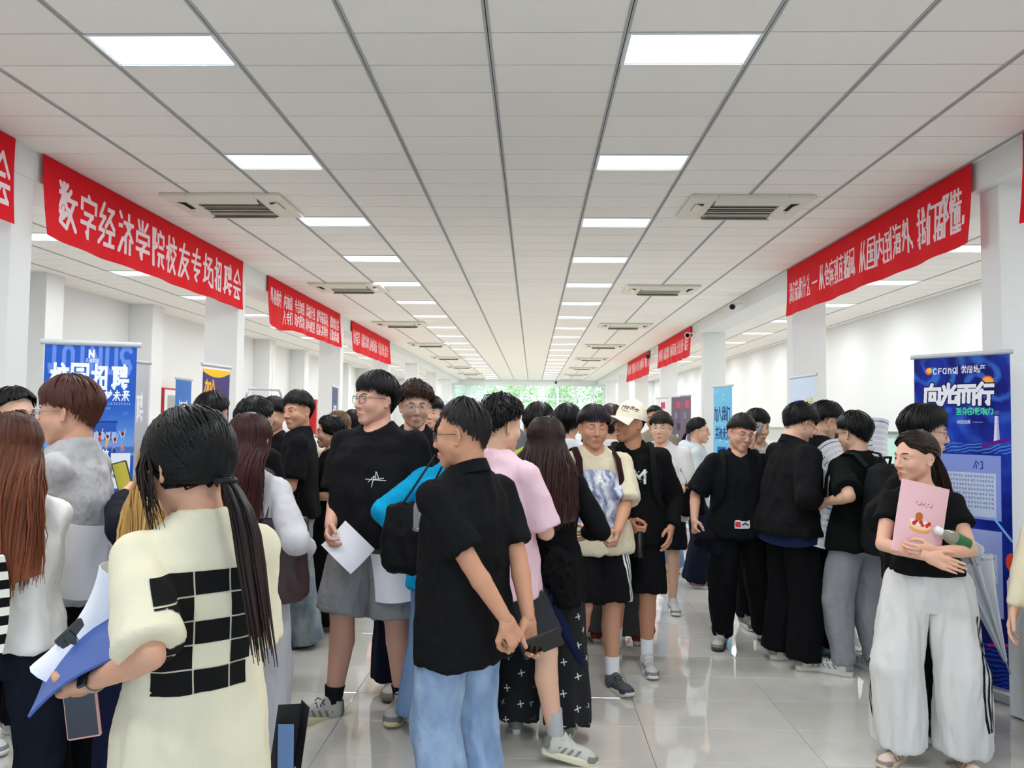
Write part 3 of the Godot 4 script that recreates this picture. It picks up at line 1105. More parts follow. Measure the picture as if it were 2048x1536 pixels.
		for k in 2:
			var a: Array = arms[k]
			var w: float = top.get("arm", 0.066) * s * lerpf(1.0, g, 0.6) * (0.92 if fem else 1.0)
			gr.bone(neck + Vector3(0, -0.03, 0.012), a[0] + Vector3(0, -0.004, 0), 0.045 * s, w * 0.78, 0.03)
			if sl <= 1.0:
				gr.bone(a[0], a[0].lerp(a[1], sl), w * 0.86, w * top.get("flare", 1.12), 0.02, 2)
			else:
				gr.bone(a[0], a[1], w * 0.86, w * 0.84, 0.02)
				gr.bone(a[1], a[2].lerp(a[1], 0.06), w * 0.84, w * 0.62, 0.006, 2)
		var nh: float = top.get("neck", 0.066) * s
		gr.ball(neck + Vector3(0, 0.042, 0.058), Vector3(nh * 1.08, 0.086 + top.get("dip", 0.0), nh * 1.42), 0.006, true)
		shirt = crease(gr.nets(), top.get("fold", 0.006), top.get("freq", 4.2), Vector3(1.0, 0.55, 1.0), ease * 0.16, hem, 1.25 * s)
		var so := part(top.get("name", "t_shirt"), grid_mesh(shirt), top.mat if top.has("mat") else cloth(top.colour), root)
		for pr in top.get("prints", []):        # [name, texture material, centre, right, up, w, h]
			var pm := patch(shirt, pr[2], pr[3], pr[4], pr[5], pr[6], 0.002, pr[7] if pr.size() > 7 else 0.2)
			if pm: part(pr[0], pm, pr[1], so)
		if top.has("under"):      # the longer shirt that shows below the hem
			var hr: Array = tab[0]
			part("undershirt", MB.new().slab(func(u: float, v: float) -> Vector3:
				var an := u * TAU
				return Vector3(hr[3] + sin(an) * (hr[1] - 0.012), hem + 0.03 - v * 0.085 - 0.012 * sin(an * 2.0), hr[4] + cos(an) * (hr[2] - 0.012)), 40, 3, 0.004).mesh(), cloth(top.under), so)
		if top.get("collar", false):
			var cm := MB.new()
			cm.slab(func(u: float, v: float) -> Vector3:
				var an := lerpf(-2.75, 2.75, u) + PI
				var fl := v
				return neck + Vector3(sin(an) * (nh * 1.02 + 0.018 * fl), 0.035 - 0.045 * fl + 0.02 * (0.5 - 0.5 * cos(an)) - 0.03 * (0.5 + 0.5 * cos(an)), 0.012 + cos(an) * (nh * 1.06 + 0.02 * fl)), 28, 4, 0.005)
			part("collar", cm.mesh(), top.mat if top.has("mat") else cloth(top.colour), so)
		if top.get("hood", false):
			var hm := MB.new()
			var hp := PackedVector3Array()
			var hr := []
			for k in 15:
				var an := lerpf(-2.5, 2.5, k / 14.0) + PI
				hp.append(neck + Vector3(sin(an) * 0.105 * s, -0.015 - 0.05 * (0.5 + 0.5 * cos(an)), cos(an) * 0.09 - 0.02))
				hr.append(0.02 + 0.035 * pow(0.5 - 0.5 * cos(an), 1.5))
			hm.tube(hp, hr, 10, true, 1.0, 1.3)
			part("hood", hm.mesh(), top.mat if top.has("mat") else cloth(top.colour), so)
	# ---- trousers or shorts
	if bot:
		var rr: Array = {"straight": [0.092, 0.074, 0.068], "wide": [0.1, 0.108, 0.125], "jogger": [0.1, 0.09, 0.056], "jeans": [0.092, 0.082, 0.085], "shorts": [0.1, 0.1, 0.1], "flare": [0.09, 0.082, 0.115]}[bkind]
		var ws: float = bot.get("wide", 1.0)
		var waist: float = bot.get("waist", 0.99) * s - drop
		var lo3 := Vector3(-0.3 * g, 0.0, -0.25)
		var hi3 := Vector3(0.3 * g, waist + 0.03, 0.25)
		for l in legs:
			for p in l:
				lo3 = lo3.min(p - Vector3(0.2, 0.09, 0.2)); hi3 = hi3.max(p + Vector3(0.2, 0.0, 0.2))
		var tr := Grid.new(lo3, hi3, cell)
		var gl := lerpf(1.0, g, 0.8) * s * float(bot.get("slim", 1.0))
		tr.loft([[hipy - 0.11 * s, 0.135 * gl, 0.1 * gl, 0, -0.01, 2.2], [hipy - 0.03 * s, 0.168 * gl, 0.118 * gl, 0, -0.012, 2.3], [waist - 0.02, (0.152 if not fem else 0.14) * gl, 0.108 * gl, 0, -0.005, 2.3], [waist, (0.15 if not fem else 0.138) * gl, 0.106 * gl, 0, -0.004, 2.3]], 0.04)
		for k in 2:
			var l: Array = legs[k]
			if bare:
				var e: float = bot.get("len", 0.86)
				tr.bone(l[0], l[0].lerp(l[1], e), rr[0] * gl * ws, rr[1] * gl * ws * 1.02, 0.03, 2)
			else:
				tr.bone(l[0], l[1], rr[0] * gl, rr[1] * gl * ws, 0.02)
				var end: Vector3 = l[2] + (l[2] - l[1]).normalized() * bot.get("break", 0.012)
				tr.bone(l[1], end, rr[1] * gl * ws, rr[2] * gl * ws, 0.006, 2)
				if bkind == "jogger": tr.bone(l[1].lerp(end, 0.93), end, 0.066 * gl, 0.05 * gl, 0.02, 2)
		tr.cut_below(0.006)
		var ta := crease(tr.nets(), bot.get("fold", 0.008), bot.get("freq", 4.0), Vector3(1.3, 0.14, 1.3) if bkind == "wide" else Vector3(1.1, 0.42, 1.1))
		var to := part("shorts" if bare else bot.get("name", "trousers"), grid_mesh(ta), bot.mat if bot.has("mat") else cloth(bot.colour), root)
		for pr in bot.get("prints", []):
			var pm := patch(ta, pr[2], pr[3], pr[4], pr[5], pr[6])
			if pm: part(pr[0], pm, pr[1], to)
		# side stripes that run down the outside of a leg: [leg, count, colour, from, to]
		for stp in bot.get("stripes", []):
			var l: Array = legs[stp[0]]
			var sg := 1.0 if stp[0] == 0 else -1.0
			for k in int(stp[1]):
				var off: float = (k - (stp[1] - 1) * 0.5) * stp[5]
				var path := PackedVector3Array()
				for i in 25:
					var t: float = lerpf(stp[3], stp[4], i / 24.0) * 2.0
					var p: Vector3 = l[0].lerp(l[1], t) if t < 1.0 else l[1].lerp(l[2], t - 1.0)
					var dirx := Vector3(sg, 0, stp[6]).normalized()
					var cr := dirx.cross(Vector3.UP)
					path.append(ray_on(tr, p + cr * off, dirx))
				part("stripe", MB.new().tube(path, stp[7], 6, true, 1.0, 0.3, Vector3(sg, 0, stp[6]).normalized()).mesh(), cloth(stp[2], 0.0), to)
	# ---- socks and shoes
	var sho: Dictionary = sp.get("shoes", {"colour": Color(0.85, 0.85, 0.84)})
	var fs: float = sho.get("size", 1.0) * (0.9 if fem else 1.0) * s
	for k in 2:
		var fx: Transform3D = feet[k]
		if sp.has("socks"):
			var l: Array = legs[k]
			var hgt: float = sp.get("sock_h", 0.1)
			var up: Vector3 = (l[1] - l[2]).normalized()
			part("sock", MB.new().tube(PackedVector3Array([fx * Vector3(0, 0.06, -0.026), l[2], l[2] + up * hgt * 0.6, l[2] + up * hgt]), [0.036 * am, 0.039 * am, 0.042 * am, 0.045 * am], 14).mesh(), cloth(sp.socks), root)
		var sm := shoe_parts(sho.get("kind", "low"))
		var so2 := part("shoe", sm[0], sho.mat if sho.has("mat") else cloth(sho.colour, 0.3, 0.7), root)
		so2.transform = Transform3D(fx.basis.scaled(Vector3.ONE * fs), fx.origin)
		part("sole", sm[1], plain(sho.get("sole", Color(0.9, 0.9, 0.88)), 0.6), so2)
		part("laces", sm[2], plain(sho.get("lace", Color(0.9, 0.9, 0.9)), 0.8), so2)
		part("overlay", sm[3], plain(sho.get("trim", Color(sho.get("colour", Color(0.6, 0.6, 0.6))).darkened(0.35)), 0.7), so2)
	# ---- hair and glasses
	var hair: Dictionary = sp.get("hair", {})
	if hair:
		var hkey := str(hair)
		if not hair_cache.has(hkey): hair_cache[hkey] = hair_mesh(hair)
		var ho := part("hair", hair_cache[hkey], mats.hair, root)
		ho.transform = hx
	if sp.has("glasses"): glasses_for(root, hx, sp.glasses)
	if sp.has("cap"): cap_for(root, hx, sp.cap)
	if sp.has("watch"):
		var a: Array = arms[sp.watch]
		var wx: Vector3 = a[2].lerp(a[1], 0.1)
		var ax: Vector3 = (a[2] - a[1]).normalized()
		var s1 := ax.cross(Vector3.UP).normalized()
		var s2 := s1.cross(ax)
		var ring := PackedVector3Array()
		for k in 18: ring.append(wx + s1 * cos(TAU * k / 18) * 0.032 * am + s2 * sin(TAU * k / 18) * 0.03 * am)
		var wo := part("watch", MB.new().tube(ring, 0.004, 6, false, 1.0, 1.0, Vector3.ZERO, true).mesh(), plain(Color(0.62, 0.6, 0.58), 0.3, 0.5), root)
		var outw: Vector3 = (hb * 0.0 * Vector3.ONE + (s1 if s1.dot(Vector3(1, 0, 0) * (1.0 if sp.watch == 0 else -1.0)) > 0.0 else -s1) * 0.8 + Vector3.UP * 0.35).normalized()
		outw = (outw - ax * outw.dot(ax)).normalized()
		part("watch_face", MB.new().box(wx + outw * 0.034 * am, Vector3(0.036, 0.01, 0.03), 0.003, Basis(ax.cross(outw), outw, ax).orthonormalized()).mesh(), plain(Color(0.05, 0.05, 0.06), 0.15), wo)
	return root

func cap_for(p: Node3D, hx: Transform3D, c: Color) -> void:
	var m := MB.new()
	var prof := []
	for k in 11:
		var t := k / 10.0
		prof.append(Vector2(maxf(0.0001, 0.1 * sin(t * PI * 0.5)), 0.14 * cos(t * PI * 0.5)))
	prof.reverse()
	m.lathe(prof, Vector3(0, 0.028, -0.012), 28, Basis().scaled(Vector3(0.96, 1.0, 1.14)))
	m.lathe([Vector2(0.0001, 0.006), Vector2(0.006, 0.004), Vector2(0.007, 0.0)], Vector3(0, 0.167, -0.012), 10)
	var o := part("cap", m.mesh(), cloth(c), p)
	o.transform = hx * Transform3D(Basis(Vector3.RIGHT, -0.12), Vector3(0, 0, 0))
	var br := MB.new()
	br.slab(func(u: float, v: float) -> Vector3:
		var an := lerpf(-1.15, 1.15, u)
		var r := lerpf(0.0, 0.085, v) * pow(cos(an * 0.95), 0.6) if absf(an) < 1.6 else 0.0
		return Vector3(sin(an) * (0.093 + r * 0.35), 0.03 - 0.012 * v - 0.055 * absf(sin(an)) * absf(sin(an)) * v, -0.012 + cos(an) * 0.11 + r), 24, 6, 0.004)
	part("brim", br.mesh(), cloth(c), o)
	var im := sheet(200, 110, Color(0, 0, 0, 0))
	write(im, "Meme", 10, 30, 34, 40, 10, 6, Color(0.3, 0.1, 0.1), 0.4)
	stroke(im, Vector2(20, 84), Vector2(90, 100), 4, Color(0.3, 0.1, 0.1))
	var pm := patch([m.v, m.n, m.ix], Vector3(0.045, 0.085, 0.04), Vector3(0.75, 0, -0.66).normalized(), Vector3(-0.2, 0.93, -0.28).normalized(), 0.13, 0.075, 0.0015, 0.12)
	if pm: part("lettering", pm, painted(tex(im), 0.8, true), o)

var hair_cache := {}

func ray_on(gr: Grid, p: Vector3, dr: Vector3) -> Vector3:
	var t := 0.3
	while t > 0.0:
		var w := (p + dr * t - gr.o) / gr.c
		var i := Vector3i(int(w.x), int(w.y), int(w.z))
		if i.x >= 0 and i.y >= 0 and i.z >= 0 and i.x < gr.nx - 1 and i.y < gr.ny - 1 and i.z < gr.nz - 1:
			var fx := w - Vector3(i)
			var b := (i.z * gr.ny + i.y) * gr.nx + i.x
			var sy := gr.nx
			var sz := gr.nx * gr.ny
			var d00 := lerpf(gr.d[b], gr.d[b + 1], fx.x)
			var d10 := lerpf(gr.d[b + sy], gr.d[b + sy + 1], fx.x)
			var d01 := lerpf(gr.d[b + sz], gr.d[b + sz + 1], fx.x)
			var d11 := lerpf(gr.d[b + sz + sy], gr.d[b + sz + sy + 1], fx.x)
			if lerpf(lerpf(d00, d10, fx.y), lerpf(d01, d11, fx.y), fx.z) < 0.0: break
		t -= 0.002
	return p + dr * (t + 0.003)

# brows, eyes and lashes, drawn as small solids on the face
func face_marks(m: MB, hx: Transform3D, sp: Dictionary, tone: Color) -> void:
	var f := MB.new()
	var dark := Color(0.02, 0.016, 0.014)
	var open: float = sp.get("eyes", 1.0)
	for s in [-1.0, 1.0]:
		f.col = dark
		f.tube(PackedVector3Array([Vector3(s * 0.014, 0.0225, 0.0945), Vector3(s * 0.03, 0.0275, 0.0885), Vector3(s * 0.044, 0.0262, 0.0795), Vector3(s * 0.051, 0.022, 0.0725)]), [0.0018, 0.0027, 0.0023, 0.001], 5)
		f.tube(PackedVector3Array([Vector3(s * 0.0185, -0.0012 - 0.002 * (1.0 - open), 0.0835), Vector3(s * 0.0255, 0.0042 * open, 0.0868), Vector3(s * 0.0335, 0.0055 * open, 0.0872), Vector3(s * 0.042, 0.0035 * open, 0.0832), Vector3(s * 0.0475, 0.0005, 0.0775)]), [0.0007, 0.0014, 0.0015, 0.0015, 0.0008], 5)
		if open > 0.4:
			f.col = Color(0.75, 0.72, 0.7)
			f.lathe(ellipse(0.012, 0.0045 * open, 6), Vector3(s * 0.033, 0.0008, 0.0822), 14, Basis(Vector3.RIGHT, 0.0) * Basis(Vector3.UP, s * 0.35).scaled(Vector3(1, 1, 0.4)))
			f.col = Color(0.03, 0.018, 0.012)
			f.lathe(ellipse(0.0048, 0.0047 * open, 5), Vector3(s * 0.033, 0.0009, 0.0853), 12, Basis(Vector3.UP, s * 0.3).scaled(Vector3(1, 1, 0.45)))
		f.col = Color(tone.r * 0.35, tone.g * 0.22, tone.b * 0.2)
		f.lathe(ellipse(0.003, 0.0018, 4), Vector3(s * 0.0068, -0.0435, 0.1035), 8)
	f.col = Color(tone.r * 0.4, tone.g * 0.2, tone.b * 0.2)
	var sm: float = sp.get("smile", 0.0)
	if sm > 0.0:
		f.col = Color(0.8, 0.78, 0.74)
		f.tube(PackedVector3Array([Vector3(-0.017, -0.0705, 0.0895), Vector3(-0.008, -0.073, 0.0965), Vector3(0, -0.0735, 0.0978), Vector3(0.008, -0.073, 0.0965), Vector3(0.017, -0.0705, 0.0895)]), [0.0012, 0.003 * sm, 0.0034 * sm, 0.003 * sm, 0.0012], 6, true)
	else:
		f.tube(PackedVector3Array([Vector3(-0.021, -0.0722, 0.0865), Vector3(-0.008, -0.0722, 0.0972), Vector3(0, -0.0728, 0.0985), Vector3(0.008, -0.0722, 0.0972), Vector3(0.021, -0.0722, 0.0865)]), 0.0011, 5)
	m.add([f.v, f.n, f.ix], hx, f.c)

func ellipse(rx: float, ry: float, k: int) -> Array:
	var o := []
	for i in k + 1:
		var an := -PI / 2 + PI * i / k
		o.append(Vector2(maxf(0.00001, rx * cos(an)), ry * sin(an)))
	return o
# ---------------------------------------------------------------- the hall
const EXPOSURE := 1.0
const LAMP := 1.9
const GLOW := 1.3

func noise_tex(freq: float, a: Color, b: Color, size := 512, octaves := 4, normal := false, bump := 4.0, sd := 1) -> NoiseTexture2D:
	var t := NoiseTexture2D.new()
	t.width = size
	t.height = size
	t.seamless = true
	var f := FastNoiseLite.new()
	f.seed = sd
	f.frequency = freq
	f.fractal_octaves = octaves
	t.noise = f
	if normal:
		t.as_normal_map = true
		t.bump_strength = bump
	else:
		var g := Gradient.new()
		g.set_color(0, a)
		g.set_color(1, b)
		t.color_ramp = g
	return t

func setup_materials() -> void:
	rng.seed = 11
	noise.seed = 3
	noise.frequency = 0.02
	tex_weave = noise_tex(0.12, Color.BLACK, Color.WHITE, 256, 3, true, 3.0)
	var hm := StandardMaterial3D.new()
	hm.vertex_color_use_as_albedo = true
	hm.roughness = 0.4
	hm.metallic_specular = 0.3
	mats.hair = hm
	var wall := StandardMaterial3D.new()
	wall.albedo_color = Color(0.895, 0.895, 0.885)
	wall.roughness = 0.85
	wall.metallic_specular = 0.2
	wall.normal_enabled = true
	wall.normal_texture = noise_tex(0.05, Color.BLACK, Color.WHITE, 512, 5, true, 2.0, 5)
	wall.normal_scale = 0.15
	wall.uv1_triplanar = true
	wall.uv1_world_triplanar = true
	wall.uv1_scale = Vector3.ONE * 0.6
	mats.wall = wall
	for k in 3:
		var ct := StandardMaterial3D.new()
		ct.albedo_color = [Color(0.945, 0.928, 0.902), Color(0.935, 0.918, 0.892), Color(0.95, 0.933, 0.907)][k]
		ct.roughness = 0.9
		ct.metallic_specular = 0.15
		ct.normal_enabled = true
		ct.normal_texture = tex_weave
		ct.normal_scale = 0.25
		ct.uv1_triplanar = true
		ct.uv1_scale = Vector3.ONE * 6.0
		mats["ceil%d" % k] = ct
		var ft := StandardMaterial3D.new()
		ft.albedo_color = [Color(0.88, 0.86, 0.82), Color(0.87, 0.85, 0.81), Color(0.89, 0.87, 0.835)][k]
		ft.albedo_texture = noise_tex(0.012, Color(0.95, 0.95, 0.945), Color(1, 1, 1), 512, 5, false, 1.0, 20 + k)
		ft.roughness = 0.035
		ft.metallic_specular = 0.7
		ft.clearcoat_enabled = true
		ft.clearcoat = 0.7
		ft.clearcoat_roughness = 0.03
		ft.uv1_triplanar = true
		ft.uv1_world_triplanar = true
		ft.uv1_scale = Vector3.ONE * (0.5 + 0.1 * k)
		mats["floor%d" % k] = ft

func slab_box(lo: Vector3, hi: Vector3, ch := 0.0) -> ArrayMesh:
	return MB.new().box((lo + hi) * 0.5, hi - lo, ch).mesh()

func wall_box(called: String, lo: Vector3, hi: Vector3, mat: Material = null, parent: Node = self) -> MeshInstance3D:
	return struct(called, slab_box(lo, hi, 0.004), mat if mat else mats.wall, parent)

func in_frame(x: float, y: float, d: float) -> bool:
	if d < 1.5: return false
	var px := 1067.0 + 1515.0 * x / d
	var py := 835.0 - 1515.0 * (y - 1.61) / d
	return px > -80 and px < 2130 and py > -60 and py < 1600

func build_hall() -> void:
	# floor: a dark bed with polished tiles on it
	var fl := struct("floor", slab_box(Vector3(XL - 0.3, -0.2, -FAR - 0.3), Vector3(XR + 0.3, -0.009, -BACK + 0.3)), plain(Color(0.5, 0.49, 0.47), 0.9))
	var tile := MB.new().box(Vector3(0, -0.0055, 0), Vector3(0.7975, 0.011, 0.4), 0.0012).mesh()
	var spots := []
	var z := 3.66 - 0.403 * 20
	while z < FAR:
		var x := -1.01 - 0.8 * 7
		while x < XR:
			if z > BACK: spots.append([x + 0.4, z + 0.2015])
			x += 0.8
		z += 0.403
	spots.sort_custom(func(a, b): return a[1] < b[1])
	var far_tiles := MB.new()
	var n := 0
	for sp in spots:
		if n < 296 and in_frame(sp[0], 0.0, sp[1]) and sp[1] > 3.2:
			var o := part("floor_tile", tile, mats["floor%d" % rng.randi_range(0, 2)], fl)
			o.position = Vector3(sp[0], 0, -sp[1])
			n += 1
		else:
			far_tiles.box(Vector3(sp[0], -0.0055, -sp[1]), Vector3(0.7975, 0.011, 0.4))
	var ff := part("far_floor_tiles", far_tiles.mesh(), mats.floor0, fl)
	ff.set_meta("kind", "stuff")
	# ceiling: slab, lay-in panels, metal rails
	var ce := struct("ceiling", slab_box(Vector3(XL - 0.3, CEIL + 0.03, -FAR - 0.3), Vector3(XR + 0.3, CEIL + 0.25, -BACK + 0.3)), plain(Color(0.07, 0.07, 0.07), 0.9))
	var panel := MB.new().box(Vector3(0, 0.009, 0), Vector3(0.584, 0.018, TP - 0.0085), 0.001).mesh()
	var cells := []
	for i in range(-7, 13):
		for j in range(-23, 100):
			var x0 := TX + 0.6 * i
			var z0 := TZ + TP * j
			if x0 + 0.6 < XL or x0 > XR or z0 > FAR or z0 < BACK: continue
			if x0 > -3.75 and x0 + 0.3 < -3.2 or x0 + 0.3 > 2.85 and x0 < 3.2: pass
			if is_lamp(i, j): continue
			cells.append([x0 + 0.3, z0 + TP * 0.5])
	cells.sort_custom(func(a, b): return a[1] < b[1])
	var far_panels := MB.new()
	n = 0
	for c in cells:
		if n < 296 and in_frame(c[0], CEIL, c[1]) and c[0] > -3.4 and c[0] < 3.0:
			var o := part("ceiling_panel", panel, mats["ceil%d" % rng.randi_range(0, 2)], ce)
			o.position = Vector3(c[0], CEIL, -c[1])
			n += 1
		else:
			far_panels.box(Vector3(c[0], CEIL + 0.009, -c[1]), Vector3(0.584, 0.018, TP - 0.0085))
	var fp := part("far_ceiling_panels", far_panels.mesh(), mats.ceil0, ce)
	fp.set_meta("kind", "stuff")
	for i in range(-6, 13):
		var x := TX + 0.6 * i
		if x < XL or x > XR: continue
		var m := MB.new()
		for s in [-1.0, 1.0]:
			m.box(Vector3(x + s * 0.0078, CEIL + 0.004, -(FAR + BACK) * 0.5), Vector3(0.0115, 0.014, FAR - BACK - 0.02))
		part("ceiling_rail", m.mesh(), plain(Color(0.68, 0.68, 0.68), 0.6, 0.0, 0.3), ce)
	# walls
	wall_box("wall_left", Vector3(XL - 0.25, 0, -FAR), Vector3(XL, CEIL + 0.2, -BACK))
	for d in [1.6, 4.9, 8.78, 11.3, 16.45, 19.0, 23.6, 26.2, 30.5]:
		wall_box("pilaster", Vector3(XL, 0, -d - 0.34), Vector3(XL + 0.37, CEIL + 0.02, -d)).name = numbered("trim_pilaster")
	wall_box("wall_right", Vector3(XR, 1.47, -FAR), Vector3(XR + 0.45, CEIL + 0.2, -BACK))
	var wr := wall_box("wall_right_low", Vector3(XR + 0.18, 0, -FAR), Vector3(XR + 0.45, 0.55, -BACK))
	wr.name = "wall_right_sill"
	var backing := wall_box("wall_right_piers", Vector3(XR + 0.2, 0.5, -7.6), Vector3(XR + 0.45, 1.5, -BACK))
	backing.name = "wall_right_pier"
	wall_box("wall_right_pier", Vector3(XR + 0.2, 0.5, -FAR), Vector3(XR + 0.45, 1.5, -15.5)).name = "wall_right_pier_2"
	# the low windows under the ledge on the right
	var k := 0
	for d in [7.6, 9.6, 11.6, 13.6]:
		k += 1
		var m := MB.new()
		for zz in [d + 0.03, d + 0.98, d + 1.95]: m.box(Vector3(XR + 0.27, 1.01, -zz), Vector3(0.06, 0.92, 0.05), 0.004)
		for yy in [0.58, 1.44]: m.box(Vector3(XR + 0.27, yy, -d - 1.0), Vector3(0.06, 0.05, 1.96), 0.004)
		var w := struct("window_side_%d" % k, m.mesh(), plain(Color(0.62, 0.64, 0.64), 0.4))
		for h in 2:
			part("pane", slab_box(Vector3(XR + 0.265, 0.6, -d - 0.96 - h * 0.97), Vector3(XR + 0.271, 1.42, -d - 0.05 - h * 0.97)), glass(Color(0.75, 0.82, 0.8, 0.25)), w)
	# behind the viewer: the glazed entrance front that lights the near faces
	wall_box("wall_back_left", Vector3(XL, 0, -BACK), Vector3(-3.5, CEIL + 0.2, -BACK + 0.25))
	wall_box("wall_back_right", Vector3(3.2, 0, -BACK), Vector3(XR, CEIL + 0.2, -BACK + 0.25))
	wall_box("wall_back_top", Vector3(-3.5, 3.0, -BACK), Vector3(3.2, CEIL + 0.2, -BACK + 0.25))
	for i in 6:
		var m := MB.new()
		var x0 := -3.5 + i * 1.1167
		for x in [x0 + 0.03, x0 + 1.087]: m.box(Vector3(x, 1.5, -BACK + 0.12), Vector3(0.06, 3.0, 0.08), 0.004)
		for y in [0.04, 2.1, 2.97]: m.box(Vector3(x0 + 0.558, y, -BACK + 0.12), Vector3(1.0, 0.06, 0.07), 0.004)
		var w := struct("window_back_%d" % (i + 1), m.mesh(), plain(Color(0.8, 0.82, 0.82), 0.5))
		for y in [[0.07, 2.07], [2.13, 2.94]]: part("pane", slab_box(Vector3(x0 + 0.06, y[0], -BACK + 0.117), Vector3(x0 + 1.057, y[1], -BACK + 0.123)), glass(Color(0.95, 1.0, 0.98, 0.06)), w)
	# far wall with its band of windows
	wall_box("wall_far_top", Vector3(XL, 3.06, -FAR - 0.25), Vector3(XR, CEIL + 0.2, -FAR))
	wall_box("wall_far_base", Vector3(XL, 0, -FAR - 0.25), Vector3(XR, 0.9, -FAR))
	wall_box("wall_far_left", Vector3(XL, 0.9, -FAR - 0.25), Vector3(-3.5, 3.06, -FAR))
	wall_box("wall_far_right", Vector3(3.14, 0.9, -FAR - 0.25), Vector3(XR, 3.06, -FAR))
	var xs := [-3.5, -2.9, -2.08, -1.3, -0.5, 0.3, 1.1, 1.88, 2.67, 3.14]
	for i in xs.size() - 1:
		var m := MB.new()
		var x0: float = xs[i]
		var x1: float = xs[i + 1]
		for x in [x0 + 0.025, x1 - 0.025]: m.box(Vector3(x, 1.98, -FAR - 0.06), Vector3(0.05, 2.16, 0.07), 0.004)
		for y in [0.925, 1.72, 2.46, 3.035]: m.box(Vector3((x0 + x1) * 0.5, y, -FAR - 0.06), Vector3(x1 - x0 - 0.08, 0.05, 0.06), 0.004)
		var w := struct("window_%d" % (i + 1), m.mesh(), plain(Color(0.9, 0.92, 0.92), 0.5))
		for y in [[0.95, 1.695], [1.745, 2.435], [2.485, 3.01]]:
			part("pane", slab_box(Vector3(x0 + 0.05, y[0], -FAR - 0.064), Vector3(x1 - 0.05, y[1], -FAR - 0.058)), glass(Color(0.92, 0.97, 0.96, 0.5) if i < 2 else Color(0.95, 1.0, 0.98, 0.12)), w)
	# beams and columns
	wall_box("trim_beam_left", Vector3(-3.56, 3.09, -FAR), Vector3(-3.19, CEIL + 0.03, -BACK))
	wall_box("trim_beam_right", Vector3(2.83, 3.1, -FAR), Vector3(3.2, CEIL + 0.03, -BACK))
	for d in [-3.6, 0.4, 4.5, 8.08, 12.47, 16.7, 20.9, 25.1, 29.3]:
		wall_box("c", Vector3(-3.56, 0, -d - 0.2), Vector3(-3.2, 3.1, -d)).name = numbered("trim_column_left")
	for d in [-3.3, 0.8, 4.76, 8.52, 12.93, 17.2, 21.5, 25.7, 29.9]:
		wall_box("c", Vector3(2.9, 0, -d - 0.2), Vector3(3.27, 3.11, -d)).name = numbered("trim_column_right")
	for s in [[XL + 0.012, "baseboard_left"], [XR + 0.19, "baseboard_right"]]:
		struct(s[1], slab_box(Vector3(s[0] - 0.012, 0, -FAR), Vector3(s[0] + 0.012, 0.1, -BACK)), plain(Color(0.55, 0.54, 0.52), 0.4))

func is_lamp(i: int, j: int) -> bool:
	if posmod(j, 5) == 0 and (i == 0 or i == 4): return true
	if i == -5 and posmod(j - 12, 6) == 0: return true
	if i == 10 and posmod(j - 13, 6) == 0: return true
	return false

func build_lights() -> void:
	var frame := MB.new()
	for s in [-1.0, 1.0]:
		frame.box(Vector3(s * 0.284, 0.006, 0), Vector3(0.018, 0.022, TP - 0.004), 0.002)
		frame.box(Vector3(0, 0.006, s * 0.143), Vector3(0.55, 0.022, 0.013), 0.002)
	frame.box(Vector3(0, 0.022, 0), Vector3(0.58, 0.008, TP - 0.006))
	var fm := frame.mesh()
	var glow := StandardMaterial3D.new()
	glow.albedo_color = Color(0.95, 0.97, 1.0)
	glow.emission_enabled = true
	glow.emission = Color(0.95, 0.985, 1.0)
	glow.emission_energy_multiplier = GLOW
	var dm := MB.new().box(Vector3(0, 0.006, 0), Vector3(0.55, 0.006, TP - 0.03), 0.001).mesh()
	var rows := {0: ["left row of the middle aisle", 0], 4: ["right row of the middle aisle", 0], -5: ["left side aisle", 0], 10: ["right side aisle", 0]}
	var ord := ["first", "second", "third", "fourth", "fifth", "sixth", "seventh", "eighth", "ninth", "tenth", "eleventh", "twelfth", "thirteenth", "fourteenth", "fifteenth", "sixteenth", "seventeenth", "eighteenth", "nineteenth", "twentieth"]
	for i in [0, 4, -5, 10]:
		var cnt := 0
		for j in range(-23, 100):
			if not is_lamp(i, j): continue
			var zc := TZ + TP * (j + 0.5)
			if zc > FAR - 0.3 or zc < -0.6: continue
			var xc: float = TX + 0.6 * i + 0.3
			var seen := zc > 2.8
			var label: String = "ceiling panel light %s the viewer, %s" % ["just above" if zc > 0.6 else "just behind", rows[i][0]]
			if seen:
				label = "ceiling panel light, %s from the front, %s" % [ord[mini(cnt, 19)], rows[i][0]]
				cnt += 1
			var o := thing("ceiling_light", label, "light", Vector3(xc, CEIL, -zc), "panel lights in the " + rows[i][0])
			part("frame", fm, plain(Color(0.85, 0.86, 0.87), 0.5), o)
			part("diffuser", dm, glow, o)
			var l := AreaLight3D.new()
			l.name = "lamp"
			l.area_size = Vector2(0.55, TP - 0.03)
			l.light_color = Color(0.96, 0.985, 1.0)
			l.light_energy = LAMP
			l.area_range = 40.0
			l.shadow_enabled = true
			l.rotation_degrees = Vector3(-90, 0, 0)
			l.position = Vector3(0, -0.004, 0)
			o.add_child(l)

